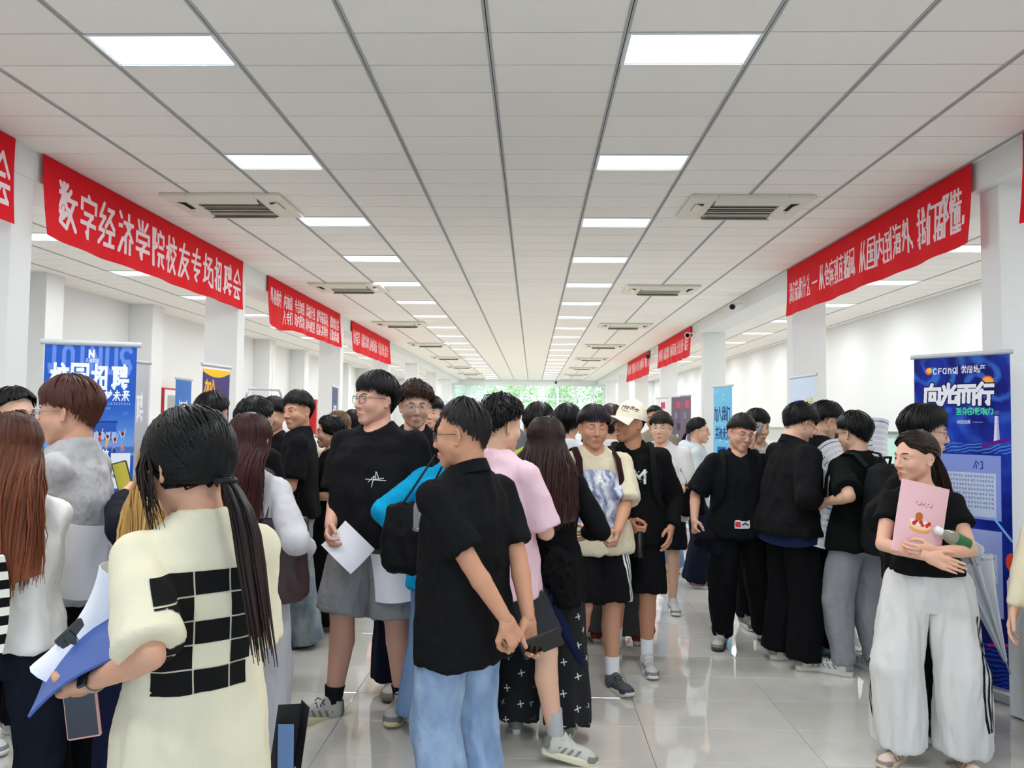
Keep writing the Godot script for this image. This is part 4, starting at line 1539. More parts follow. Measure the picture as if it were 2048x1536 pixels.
func build_outside() -> void:
	struct("ground_outside", slab_box(Vector3(-40, -0.3, -90), Vector3(40, -0.21, -FAR - 0.3)), plain(Color(0.4, 0.5, 0.3), 0.9))
	struct("ground_front", slab_box(Vector3(-30, -0.3, -BACK + 0.35), Vector3(30, -0.21, 40)), plain(Color(0.66, 0.65, 0.62), 0.9))
	struct("ground_beside", slab_box(Vector3(XR + 0.46, -0.3, -FAR - 0.3), Vector3(XR + 30, -0.21, 6)), plain(Color(0.5, 0.52, 0.45), 0.9))
	var r := RandomNumberGenerator.new()
	r.seed = 5
	var leaf := StandardMaterial3D.new()
	leaf.vertex_color_use_as_albedo = true
	leaf.roughness = 0.7
	leaf.backlight_enabled = true
	leaf.backlight = Color(0.5, 0.6, 0.2)
	leaf.cull_mode = BaseMaterial3D.CULL_DISABLED
	var xs := [-7.0, -4.0, -1.2, 1.5, 4.3, 7.2]
	var wh := ["behind the far left window panes", "left of the middle of the far windows", "just left of the centre mullions", "behind the centre of the far windows", "right of the middle of the far windows", "behind the far right window panes"]
	for k in xs.size():
		var t := thing("tree", "bright green leafy tree outside the hall, " + wh[k], "tree", Vector3(xs[k], -0.21, -40.5 - (k % 2) * 3.4))
		part("trunk", MB.new().tube(PackedVector3Array([Vector3(0, 0, 0), Vector3(0.05, 1.2, 0), Vector3(-0.05, 2.6, 0.1), Vector3(0.1, 4.0, 0)]), [0.16, 0.13, 0.11, 0.06], 8).mesh(), plain(Color(0.35, 0.28, 0.2), 0.9), t)
		var m := MB.new()
		for q in 2600:
			var d := Vector3(r.randfn(), r.randfn(), r.randfn()).normalized()
			var p := Vector3(0, 3.0, 0) + d * Vector3(1.75, 2.0, 1.3) * pow(r.randf(), 0.4)
			p += d * 0.2 * noise.get_noise_3dv(p * 60.0)
			var a := Vector3(r.randfn(), r.randfn(), r.randfn()).normalized() * 0.11
			var b := d.cross(a).normalized() * 0.05
			m.col = Color(0.22, 0.42, 0.08).lerp(Color(0.5, 0.68, 0.2), r.randf())
			m.quad(p - a, p + b, p + a, p - b)
		part("crown", m.mesh(), leaf, t)
# ---------------------------------------------------------------- lettering and prints
# strokes of each character on a grid of 0 to 9: every pair of digits is a point (across, down)
const GLYPH := {
	"校": "0333 2029 2306 2436 6071 4292 5344 7394 8549 5599", "园": "0090 0009 9099 0999 3262 2474 4427 646778",
	"招": "0333 2029 2918 0735 4181 8184 6144 5585 5559 8589 5989", "聘": "0141 1118 3119 1333 1535 0847 5181 5154 8184 5484 7074 5383 4696 6668 6888 8879",
	"数": "0242 2024 0011 4031 2205 2245 0656 2508 0849 4608 6143 5393 8349 5599", "字": "4051 0103 0191 9193 2474 7446 4649 4938 0696",
	"经": "2003 0333 3306 0636 0937 5181 8145 6395 5696 7679 4999", "济": "0011 0313 0926 6061 3292 8236 4296 4649 7679",
	"学": "1022 4042 8062 0305 0393 9395 2575 7547 4749 4938 0797", "院": "0009 0020 2013 1334 3405 6071 4143 4191 9193 5484 4696 5649 7678 7899",
	"友": "0292 4009 3484 8429 3599", "专": "1282 0494 5036 3686 8648 4869", "场": "0333 2017 0837 4181 8144 4494 9499 9979 6447 7958",
	"会": "5004 5094 2464 0696 4619 1989 6789", "筑": "2002 1131 6042 5181 0545 2528 0848 5559 5585 8588 8899 6768",
	"梦": "0242 2024 2204 2244 5292 7074 7254 7294 4516 3575 7519 3566", "未": "2272 0494 4049 4409 4499", "来": "1181 0494 4049 2233 7263 4409 4499",
	"兴": "1022 4042 8062 0595 2609 6699", "创": "2004 2054 1444 4447 1418 1848 6266 8089 8978", "实": "4050 0103 0191 9193 2334 2445 0696 5319 6799",
	"业": "3038 6068 0216 9276 0999", "常": "4042 1021 8071 0204 0292 9294 3363 3335 6365 3565 1719 1787 8789 4649",
	"居": "1181 8183 1383 1109 3595 6367 4787 4749 8789 4989", "地": "0333 2017 0837 4484 8486 8676 6066 4248 4899 9997", "产": "4051 1191 2233 7263 0494 0409",
	"向": "0209 0292 9299 9988 4032 3464 3437 6467 3767", "光": "4044 1123 8163 0494 3409 5458 5898 9896", "而": "0191 5143 0309 0393 9399 3338 6368",
	"行": "3003 3306 2529 5191 4494 7479 7968", "到": "0151 2113 1353 0656 3339 0959 6266 8089 8978", "你": "2005 1319 5032 3292 9284 6469 6958 4537 8597",
	"的": "2011 0109 0141 4149 0545 0949 6043 5292 9288 8878 5566", "影": "1141 1113 4143 1343 1242 0454 1545 1517 4547 1747 2729 8061 9355 9859",
	"响": "0131 0107 3137 0737 5042 4249 4292 9299 9988 6484 6467 8487 6787", "力": "0292 9288 8868 4009", "从": "2009 2349 6049 6499",
	"仓": "4004 4094 2363 6356 6646 2328 2888 8886", "库": "5050 0191 0109 2484 5336 3676 6469 2797", "直": "0191 5052 2373 2328 7378 2575 2676 0999",
	"播": "0333 2029 2918 0735 8051 4292 7046 7234 7295 4696 4649 9699 4999 4888 7679", "间": "0011 0209 2090 9099 9988 3363 3338 6368 3565 3868",
	"国": "0090 0009 9099 0999 2272 2474 2777 4247 6566", "内": "0209 0292 9299 9988 4043 4327 4476", "海": "0011 0313 0926 4022 3191 4348 4383 8388 2595 4888 5464 5767",
	"外": "2004 1141 4108 1345 6069 6497", "我": "3011 0393 2029 2918 0736 6068 6898 9896 8558 7082", "们": "2005 1319 3041 3339 4191 9199 9988",
	"都": "0141 2124 0454 5007 1646 1619 4649 1747 1949 6069 6090 9073 7395 9566", "懂": "1019 0204 2224 3191 4042 7072 3393 4484 4447 8487 4585 6369 3898 3999",
	"能": "2002 0232 3142 0409 0444 4449 0646 6064 6494 8162 6569 6999 9997 8666", "做": "2005 1319 3353 4047 3656 3639 5659 3959 7052 6292 8259 6499",
	"什": "2005 1319 3494 6069", "么": "5003 6326 7219 1989 7699", "加": "0242 4248 4838 2009 6292 6269 9299 6999", "入": "2041 4109 4199",
	"共": "0292 3037 6067 0696 3809 6899", "元": "2171 0494 3409 5458 5898 9896", "月": "2008 2080 8089 8978 2383 2585",
	"转": "0141 2104 0444 2429 0747 5191 4393 7055 5585 8566 6688", "正": "0191 5159 5494 2529 0999", "补": "2021 0232 3206 2429 6069 6384",
	"贴": "0131 0107 3137 1407 2637 6065 6292 5595 5559 9599 5999", "培": "0333 2017 0837 6061 4191 5243 8273 4494 5585 5559 8589 5989",
	"训": "1021 0313 1318 1826 4047 6066 8089", "交": "4051 0292 2304 6394 6519 2589", "通": "0011 0313 1318 0889 4191 4348 4383 8388 4585 6348",
	"福": "1021 0232 3206 2429 4191 5282 5254 8284 5484 4696 4649 9699 4999 4888 7679", "利": "4011 0343 2029 2406 2446 6166 8089 8978",
	"风": "1109 1181 8189 8999 3366 6336", "采": "8022 1132 4142 8162 0595 5459 4509 5599", "遇": "0011 0313 1318 0889 4181 4144 8184 4484 3596 3639 9699 6168",
	"位": "2005 1319 6061 4292 5347 8377 3999", "网": "0009 0090 9099 9988 2246 4226 5276 7256", "人": "4043 4309 4399", "一": "0595", "，": "2638", "。": "2747 4749 4929 2927",
	"J": "4047 4739 3919 1907", "O": "2060 6082 8287 8769 6929 2907 0702 0220", "I": "4049", "N": "0900 0089 8980", "U": "0007 0729 2959 5987 8780", "S": "8160 6020 2002 0203 0325 2565 6587 8769 6929 2908",
	"C": "8261 6121 2103 0307 0729 2969 6988", "F": "1119 1181 1575", "a": "8261 6131 3103 0307 0739 3969 6987 8189", "n": "1219 1442 4262 6284 8489", "g": "8261 6131 3103 0305 0527 2767 6785 8189 8999 9919",
	"5": "8020 2004 0454 5486 8688 8859 5909", "0": "2060 6082 8287 8769 6929 2907 0702 0220", "8": "2060 6082 8264 6424 2402 0220 2406 0608 0829 2969 6988 8886 8664", "-": "1575", "/": "7029", "A": "0940 4089 1676", "M": "0900 0045 4580 8089", "|": "4049",
	"m": "0209 0430 3044 4449 4471 7184 8489", "e": "0585 8563 6323 2305 0507 0729 2979", "r": "1319 1543 4373",
}

func stroke(im: Image, a: Vector2, b: Vector2, w: float, c: Color) -> void:
	var h := w * 0.5
	if absf(a.x - b.x) < 0.6 or absf(a.y - b.y) < 0.6:
		im.fill_rect(Rect2i(Vector2i(Vector2(minf(a.x, b.x) - h, minf(a.y, b.y) - h).round()), Vector2i(Vector2(absf(a.x - b.x) + w, absf(a.y - b.y) + w).round().max(Vector2.ONE))), c)
		return
	var x0 := maxi(0, int(minf(a.x, b.x) - h)); var x1 := mini(im.get_width() - 1, int(maxf(a.x, b.x) + h + 1))
	var y0 := maxi(0, int(minf(a.y, b.y) - h)); var y1 := mini(im.get_height() - 1, int(maxf(a.y, b.y) + h + 1))
	var ab := b - a
	var inv := 1.0 / maxf(ab.length_squared(), 1e-6)
	for y in range(y0, y1 + 1):
		for x in range(x0, x1 + 1):
			var p := Vector2(x + 0.5, y + 0.5) - a
			var t := clampf(p.dot(ab) * inv, 0.0, 1.0)
			if (p - ab * t).length_squared() < h * h: im.set_pixel(x, y, c)

func write(im: Image, text: String, x: float, y: float, cw: float, ch: float, gap: float, w: float, c: Color, slant := 0.0) -> void:
	var px := x
	for k in text.length():
		var g: String = GLYPH.get(text[k], "")
		for s in g.split(" ", false):
			for i in range(0, s.length() - 3, 2):
				var a := Vector2(int(s[i]), int(s[i + 1])) / 9.0
				var b := Vector2(int(s[i + 2]), int(s[i + 3])) / 9.0
				stroke(im, Vector2(px + (a.x + slant * (1.0 - a.y)) * cw, y + a.y * ch), Vector2(px + (b.x + slant * (1.0 - b.y)) * cw, y + b.y * ch), w, c)
		px += cw + gap

func fine_print(im: Image, x: int, y: int, w: int, lines: int, ch: int, step: int, c: Color, r: RandomNumberGenerator) -> void:
	for l in lines:
		var px := x
		var stop := x + (w if l < lines - 1 else int(w * 0.6))
		while px < stop:
			for k in 3: im.fill_rect(Rect2i(px + r.randi_range(0, ch / 3), y + l * step + k * ch / 3, r.randi_range(ch / 2, ch - 1), maxi(1, ch / 6)), c)
			im.fill_rect(Rect2i(px + r.randi_range(1, ch - 2), y + l * step, maxi(1, ch / 6), ch - 1), c)
			px += ch + 2

func disc(im: Image, c: Vector2, r: float, col: Color, sq := 1.0) -> void:
	for y in range(maxi(0, int(c.y - r * sq)), mini(im.get_height(), int(c.y + r * sq) + 1)):
		for x in range(maxi(0, int(c.x - r)), mini(im.get_width(), int(c.x + r) + 1)):
			var d := Vector2(x - c.x, (y - c.y) / sq)
			if d.length_squared() < r * r: im.set_pixel(x, y, col)

func sheet(w: int, h: int, c: Color) -> Image:
	var im := Image.create(w, h, false, Image.FORMAT_RGBA8)
	im.fill(c)
	return im

func tex(im: Image) -> ImageTexture:
	return ImageTexture.create_from_image(im)

func banner_tex(kind: int) -> ImageTexture:
	var red := Color(0.88, 0.06, 0.12)
	var w := Color(0.93, 0.86, 0.87)
	var im := sheet(1360, 212, red)
	for k in 40: im.fill_rect(Rect2i(k * 34 + 3, 0, 1, 212), Color(0.85, 0.055, 0.115))
	var r := RandomNumberGenerator.new()
	r.seed = 40 + kind
	if kind == 0:
		var t := "数字经济学院校友专场招聘会"
		var x := 75.0
		for k in t.length():
			write(im, t[k], x, 50 + r.randf_range(-4, 4), 72, 118, 0, 13, w)
			x += 99
	elif kind == 1:
		write(im, "我们能做什么", 28, 70, 32, 84, 9, 7, w)
		im.fill_rect(Rect2i(290, 112, 58, 8), w)
		write(im, "从仓库到直播间", 368, 62, 36, 92, 9, 8, w)
		write(im, "，", 676, 80, 26, 80, 8, 7, w)
		write(im, "从国内到海外", 730, 58, 44, 100, 11, 9, w)
		write(im, "，", 1048, 80, 26, 80, 8, 8, w)
		write(im, "我们都懂", 1090, 52, 48, 112, 10, 10, w)
		write(im, "。", 1318, 70, 26, 80, 6, 7, w)
	else:
		# further off: two or three blocks of close lettering
		var pool := "加入我们共创未来从国内到海外学院校友专场招聘会能做什么"
		var x := 40.0
		while x < 1300:
			var n := r.randi_range(3, 6)
			for k in n:
				write(im, pool[r.randi_range(0, pool.length() - 1)], x, 44 if kind != 3 else 60, 34, 64 if kind == 2 else 92, 0, 7, w)
				if kind == 2 and x > 180: write(im, pool[r.randi_range(0, pool.length() - 1)], x, 122, 34, 60, 0, 7, w)
				x += 42
				if x > 1300: break
			x += 40
			if kind == 2 and x > 650 and x < 760:
				im.fill_rect(Rect2i(int(x), 100, 60, 9), w); x += 90
	return tex(im)

func poster_join() -> ImageTexture:
	var W := 400
	var H := 1280
	var im := sheet(W, H, Color(0.16, 0.36, 0.74))
	var r := RandomNumberGenerator.new()
	r.seed = 3
	for y in range(0, 380):       # the printed ground runs from royal to sky blue
		im.fill_rect(Rect2i(0, y, W, 1), Color(0.16, 0.36, 0.74).lerp(Color(0.45, 0.64, 0.9), smoothstep(180, 370, y)))
	var pale := Color(0.42, 0.55, 0.87)
	write(im, "JOIN", 22, 14, 42, 82, 18, 17, pale)
	write(im, "US", 268, 14, 46, 82, 18, 17, pale)
	write(im, "N", 190, 24, 22, 22, 0, 7, Color.WHITE)
	stroke(im, Vector2(192, 36), Vector2(212, 36), 5, Color.WHITE)
	write(im, "兴创实业", 176, 52, 12, 14, 3, 2, Color(0.9, 0.93, 1.0))
	write(im, "校园招聘", 32, 74, 66, 76, 22, 13, Color(0.95, 0.96, 0.98))
	write(im, "筑梦未来", 222, 158, 30, 34, 9, 5, Color(0.96, 0.97, 1.0), 0.15)
	fine_print(im, 160, 200, 220, 2, 9, 16, Color(0.75, 0.83, 0.97), r)
	# printed picture: a hall front and people with raised arms
	im.fill_rect(Rect2i(190, 268, 130, 60), Color(0.18, 0.36, 0.72))
	im.fill_rect(Rect2i(185, 262, 140, 7), Color(0.12, 0.27, 0.6))
	for k in 5: im.fill_rect(Rect2i(196 + k * 26, 300, 20, 26), Color(0.62, 0.76, 0.93))
	stroke(im, Vector2(250, 258), Vector2(330, 225), 4, Color(0.2, 0.4, 0.75))
	im.fill_rect(Rect2i(345, 230, 26, 14), Color(0.3, 0.48, 0.8))
	im.fill_rect(Rect2i(0, 350, W, 22), Color(0.3, 0.46, 0.72))
	var cols := [Color(0.5, 0.4, 0.75), Color(0.85, 0.3, 0.35), Color(0.35, 0.5, 0.85), Color(0.85, 0.25, 0.3), Color(0.95, 0.7, 0.25), Color(0.6, 0.55, 0.8), Color(0.4, 0.65, 0.85)]
	for k in 7:
		var x := 150.0 + k * 33
		var y := 318.0 + (k % 3) * 9
		stroke(im, Vector2(x, y), Vector2(x - 4, y + 22), 12, cols[k])
		stroke(im, Vector2(x - 4, y + 22), Vector2(x - 12 + 5 * (k % 4), y + 46), 6, Color(0.2, 0.22, 0.45) if k % 2 else Color(0.9, 0.5, 0.5))
		stroke(im, Vector2(x - 2, y + 22), Vector2(x + 8, y + 44), 6, Color(0.2, 0.22, 0.45) if k % 2 else Color(0.9, 0.5, 0.5))
		stroke(im, Vector2(x + 5, y), Vector2(x + 12, y - 28), 4, Color(0.95, 0.75, 0.65))
		stroke(im, Vector2(x - 5, y), Vector2(x - 14, y - 20), 4, Color(0.95, 0.75, 0.65))
		disc(im, Vector2(x, y - 12), 6, Color(0.3, 0.18, 0.15))
	# white panels with blue headings
	var white := Color(0.92, 0.94, 0.97)
	var blue := Color(0.12, 0.3, 0.68)
	for b in [[372, 120], [520, 165], [720, 560]]:
		im.fill_rect(Rect2i(14, b[0], W - 28, b[1]), white)
		im.fill_rect(Rect2i(110, b[0] - 16, 190, 40), blue)
	write(im, "位", 262, 360, 26, 30, 0, 5, Color.WHITE)
	write(im, "遇", 262, 508, 26, 30, 0, 5, Color.WHITE)
	write(im, "风采", 226, 708, 26, 30, 8, 5, Color.WHITE)
	im.fill_rect(Rect2i(255, 420, 26, 14), Color(0.85, 0.1, 0.2))
	fine_print(im, 40, 444, 300, 2, 13, 22, Color(0.1, 0.12, 0.2), r)
	write(im, "转正", 196, 552, 20, 22, 4, 3.2, Color(0.1, 0.1, 0.15))
	write(im, "5500-8000", 250, 550, 11, 22, 3, 3.6, Color(0.8, 0.1, 0.15))
	write(im, "元/月", 378 - 4, 554, 7, 16, 1, 2.2, Color(0.1, 0.1, 0.15))
	var pills := [["福利", "专业培训"], ["补贴", "交通补贴"], ["补贴", "专业培训"]]
	for k in 3:
		for q in 2:
			im.fill_rect(Rect2i(110 + q * 142, 590 + k * 32, 128, 22), blue)
			disc(im, Vector2(110 + q * 142, 601 + k * 32), 11, blue)
			disc(im, Vector2(237 + q * 142, 601 + k * 32), 11, blue)
			write(im, pills[k][q], 150 + q * 130, 594 + k * 32, 14, 14, 4, 2.4, Color.WHITE)
	var ph := [Color(0.55, 0.5, 0.45), Color(0.65, 0.3, 0.35), Color(0.6, 0.45, 0.3), Color(0.45, 0.5, 0.4), Color(0.35, 0.5, 0.35), Color(0.5, 0.45, 0.5)]
	for row in 5:
		for q in 3:
			var rc := Rect2i(30 + q * 118, 762 + row * 92, 106, 78)
			im.fill_rect(rc, ph[(row * 2 + q) % 6].lerp(Color(0.75, 0.76, 0.76), 0.0 if row < 3 else 0.75))
			for k in 26:
				im.fill_rect(Rect2i(rc.position.x + r.randi_range(2, 92), rc.position.y + r.randi_range(20, 66), r.randi_range(4, 12), r.randi_range(5, 12)), ph[r.randi_range(0, 5)].lerp(Color(0.1, 0.1, 0.14) if k % 2 else Color(0.85, 0.8, 0.78), 0.5).lerp(Color(0.7, 0.7, 0.7), 0.0 if row < 3 else 0.7))
	return tex(im)

func poster_lighthouse() -> ImageTexture:
	var W := 400
	var H := 1280
	var im := sheet(W, H, Color(0.03, 0.07, 0.4))
	var nz := FastNoiseLite.new()
	nz.seed = 8
	nz.frequency = 0.004
	for y in range(0, H, 2):
		for x in range(0, W, 2):
			var p := Vector2(x, y)
			var d1 := p - Vector2(310, 115)
			var d2 := p - Vector2(70, 65)
			var sw := sin(d1.length() * 0.07 + atan2(d1.y, d1.x) * 3.0 + nz.get_noise_2d(x, y) * 4.0) * exp(-d1.length() / 190.0)
			sw += sin(d2.length() * 0.09 - atan2(d2.y, d2.x) * 2.0 + nz.get_noise_2d(x + 99, y) * 4.0) * exp(-d2.length() / 120.0)
			var k := nz.get_noise_2d(x * 1.2, y * 0.5 + 400)
			var c := Color(0.035, 0.075, 0.42).lerp(Color(0.12, 0.25, 0.72), clampf(0.35 + k, 0, 1))
			c = c.lerp(Color(0.25, 0.5, 0.85), clampf(sw * 1.1, 0, 0.75))
			if y > 352 and y < 392: c = c.lerp(Color(0.45, 0.7, 0.9), clampf(sin(x * 0.11 + y * 0.5 + k * 12.0) * 0.8, 0, 0.8))
			if y > 1120: c = c.lerp(Color(0.2, 0.45, 0.85), clampf(sin(y * 0.35 + k * 14.0) * 0.7, 0, 0.7))
			im.fill_rect(Rect2i(x, y, 2, 2), c)
	disc(im, Vector2(66, 62), 15, Color(0.95, 0.4, 0.25), 1.0)
	disc(im, Vector2(69, 58), 12, Color(1.0, 0.75, 0.3), 1.0)
	disc(im, Vector2(312, 112), 26, Color(0.95, 0.35, 0.25), 0.9)
	disc(im, Vector2(312, 114), 22, Color(1.0, 0.72, 0.25), 0.9)
	var w := Color(0.94, 0.94, 0.96)
	write(im, "CFang", 88, 50, 15, 24, 6, 4, w)
	write(im, "|", 186, 46, 10, 32, 0, 3, w)
	write(im, "常居地产", 208, 46, 20, 28, 5, 3.4, w)
	for q in [[9.0, Color(0.04, 0.08, 0.3)], [0.0, w]]:
		write(im, "向光而行", 50, 118, 62, 82, 10, 15 + q[0], q[1], 0.06)
	write(im, "到你的影响力", 186, 214, 20, 27, 5, 4.2, Color(0.3, 0.85, 0.65))
	write(im, "校园招聘", 188, 264, 11, 13, 3, 2.2, Color(0.75, 0.78, 0.9))
	im.fill_rect(Rect2i(252, 270, 40, 2), Color(0.75, 0.78, 0.9))
	for y in range(246, 352):     # lighthouse
		var hw := int(lerpf(7, 13, (y - 246) / 106.0))
		im.fill_rect(Rect2i(345 - hw, y, hw * 2, 1), Color(0.75, 0.7, 0.9))
		im.fill_rect(Rect2i(345 - hw, y, hw, 1), Color(0.9, 0.88, 0.98))
	im.fill_rect(Rect2i(334, 226, 22, 20), Color(0.3, 0.35, 0.65))
	im.fill_rect(Rect2i(330, 242, 30, 4), Color(0.1, 0.12, 0.4))
	stroke(im, Vector2(290, 362), Vector2(390, 336), 14, Color(0.4, 0.1, 0.5))
	# pale text panel
	var r := RandomNumberGenerator.new()
	r.seed = 9
	im.fill_rect(Rect2i(30, 400, 330, 250), Color(0.55, 0.62, 0.88))
	im.fill_rect(Rect2i(60, 470, 280, 170), Color(0.78, 0.82, 0.93))
	stroke(im, Vector2(262, 424), Vector2(252, 452), 4, Color(0.15, 0.2, 0.6))
	stroke(im, Vector2(262, 424), Vector2(274, 436), 4, Color(0.15, 0.2, 0.6))
	im.fill_rect(Rect2i(262, 438, 4, 16), Color(0.15, 0.2, 0.6))
	im.fill_rect(Rect2i(286, 424, 4, 30), Color(0.15, 0.2, 0.6)); im.fill_rect(Rect2i(278, 424, 10, 4), Color(0.15, 0.2, 0.6)); im.fill_rect(Rect2i(278, 450, 10, 4), Color(0.15, 0.2, 0.6))
	fine_print(im, 70, 480, 262, 9, 10, 17, Color(0.2, 0.22, 0.35), r)
	im.fill_rect(Rect2i(30, 690, 330, 330), Color(0.62, 0.68, 0.9))
	im.fill_rect(Rect2i(60, 780, 280, 110), Color(0.8, 0.83, 0.93))
	fine_print(im, 70, 792, 262, 5, 10, 20, Color(0.2, 0.22, 0.35), r)
	stroke(im, Vector2(330, 640), Vector2(398, 720), 9, Color(0.5, 0.75, 0.95))
	disc(im, Vector2(394, 800), 22, Color(0.92, 0.3, 0.2), 1.6)
	stroke(im, Vector2(300, 1130), Vector2(390, 1112), 12, Color(0.8, 0.15, 0.5))
	return tex(im)

func poster_plain(kind: int) -> ImageTexture:
	var bg: Color = [Color(0.75, 0.76, 0.78), Color(0.25, 0.48, 0.8), Color(0.3, 0.25, 0.45), Color(0.2, 0.22, 0.4), Color(0.45, 0.72, 0.85), Color(0.78, 0.83, 0.9), Color(0.88, 0.86, 0.87), Color(0.42, 0.36, 0.42), Color(0.9, 0.92, 0.95)][kind]
	var im := sheet(160, 480, bg)
	var r := RandomNumberGenerator.new()
	r.seed = 70 + kind
	if kind == 2:
		im.fill_rect(Rect2i(0, 0, 160, 8), Color(0.93, 0.93, 0.95))
		for x in 160: im.fill_rect(Rect2i(x, 8, 1, 6 + int(10.0 * sin(x / 160.0 * PI))), Color(0.95, 0.75, 0.15))
		write(im, "加入", 8, 30, 30, 26, 2, 5, Color(0.95, 0.72, 0.2), 0.3)
		write(im, "招聘文", 36, 62, 34, 36, 6, 7, Color(0.95, 0.72, 0.2))
		fine_print(im, 16, 180, 120, 10, 8, 14, Color(0.85, 0.85, 0.9), r)
	elif kind == 4:
		write(im, "加入我们", 10, 60, 28, 38, 6, 5, Color(0.1, 0.22, 0.42))
		write(im, "共创未来", 20, 116, 26, 34, 6, 5, Color(0.12, 0.25, 0.5))
		im.fill_rect(Rect2i(34, 172, 80, 22), Color(0.1, 0.4, 0.75))
		for k in 30: im.fill_rect(Rect2i(r.randi_range(0, 150), r.randi_range(0, 470), r.randi_range(4, 20), 3), Color(0.62, 0.85, 0.95))
		for k in 3:
			im.fill_rect(Rect2i(16, 220 + k * 84, 40, 16), Color(0.1, 0.35, 0.7))
			fine_print(im, 16, 244 + k * 84, 130, 4, 7, 13, Color(0.15, 0.25, 0.4), r)
	elif kind == 5:
		write(im, "业实", 26, 52, 18, 16, 3, 3, Color(0.15, 0.35, 0.7))
		fine_print(im, 26, 76, 44, 1, 12, 10, Color(0.2, 0.4, 0.75), r)
		stroke(im, Vector2(12, 72), Vector2(20, 54), 4, Color(0.9, 0.8, 0.2))
		write(im, "未来", 104, 48, 18, 16, 3, 3, Color(0.85, 0.72, 0.25))
		write(im, "招聘", 104, 74, 18, 16, 3, 3, Color(0.85, 0.72, 0.25))
		fine_print(im, 20, 140, 120, 16, 8, 16, Color(0.45, 0.5, 0.6), r)
	elif kind == 6 or kind == 7:
		for k in 9:
			im.fill_rect(Rect2i(r.randi_range(6, 90), 20 + k * 46, r.randi_range(30, 66), r.randi_range(14, 34)), [Color(0.75, 0.3, 0.4), Color(0.45, 0.5, 0.6), Color(0.25, 0.25, 0.3), Color(0.85, 0.8, 0.82)][k % 4])
		fine_print(im, 12, 140, 90, 12, 7, 22, Color(0.3, 0.3, 0.35), r)
	elif kind == 8:
		disc(im, Vector2(22, 34), 12, Color(0.15, 0.4, 0.75))
		fine_print(im, 42, 22, 100, 2, 9, 13, Color(0.15, 0.4, 0.75), r)
		im.fill_rect(Rect2i(90, 150, 40, 30), Color(0.4, 0.7, 0.35))
		fine_print(im, 16, 200, 120, 12, 8, 18, Color(0.45, 0.5, 0.55), r)
	else:
		write(im, "招聘", 30, 60, 42, 50, 10, 6, Color(0.95, 0.95, 0.97))
		for k in 6: im.fill_rect(Rect2i(r.randi_range(0, 60), 150 + k * 50, r.randi_range(40, 100), r.randi_range(10, 34)), [Color(0.7, 0.25, 0.3), Color(0.85, 0.87, 0.9), Color(0.6, 0.75, 0.9)][k % 3])
	return tex(im)
# ---------------------------------------------------------------- banners, stands, fittings
func build_banners() -> void:
	# each: x, side it faces, near and far distance, top, bottom, print, label
	var rows := [
		[-3.165, 1.0, 2.0, 4.46, 2.75, 0, "red cloth banner at the very left edge, only its end showing"],
		[-3.165, 1.0, 4.72, 8.1, 2.75, 0, "long red cloth banner of white characters on the left beam, nearest of three"],
		[-3.165, 1.0, 8.88, 12.27, 2.73, 2, "red cloth banner with two lines of lettering, second along left beam"],
		[-3.165, 1.0, 13.07, 16.58, 2.75, 3, "small far red cloth banner, last along the left beam"],
		[2.8, -1.0, 2.0, 4.36, 2.75, 1, "red cloth banner at the very right edge, only a corner showing"],
		[2.8, -1.0, 4.87, 8.4, 2.76, 1, "long red cloth banner of white lettering on the right beam"],
		[2.8, -1.0, 13.5, 17.0, 2.74, 3, "small red cloth banner behind the camera bracket on right beam"],
		[2.8, -1.0, 18.3, 22.4, 2.7, 4, "farthest small red cloth banner on the right beam"],
	]
	var tx := {}
	for k in rows.size():
		var b: Array = rows[k]
		if not tx.has(b[5]):
			tx[b[5]] = painted(banner_tex(b[5]), 0.7)
			tx[b[5]].backlight_enabled = true
			tx[b[5]].backlight = Color(0.35, 0.3, 0.3)
		var fn := func(u: float, v: float) -> Vector3:
			var d: float = lerpf(b[2], b[3], u) if b[1] > 0 else lerpf(b[3], b[2], u)
			var y: float = lerpf(CEIL - 0.005, b[4], v)
			if k == 2: y -= 0.06 * v * exp(-pow((u - 0.12) / 0.12, 2.0))
			var rip := 0.012 * v * sin(u * 17.0 + k) + 0.01 * v * sin(u * 41.0 + 2.0 * k) + 0.03 * v * v * (exp(-u * 18.0) + exp(-(1.0 - u) * 18.0))
			return Vector3(b[0] + b[1] * rip, y, -d + 0.01 * v * sin(u * 9.0))
		single("red_banner", MB.new().slab(fn, 60, 8, 0.003).mesh(), tx[b[5]], b[6], "banner", Vector3.ZERO, "red banners hung along the beams")

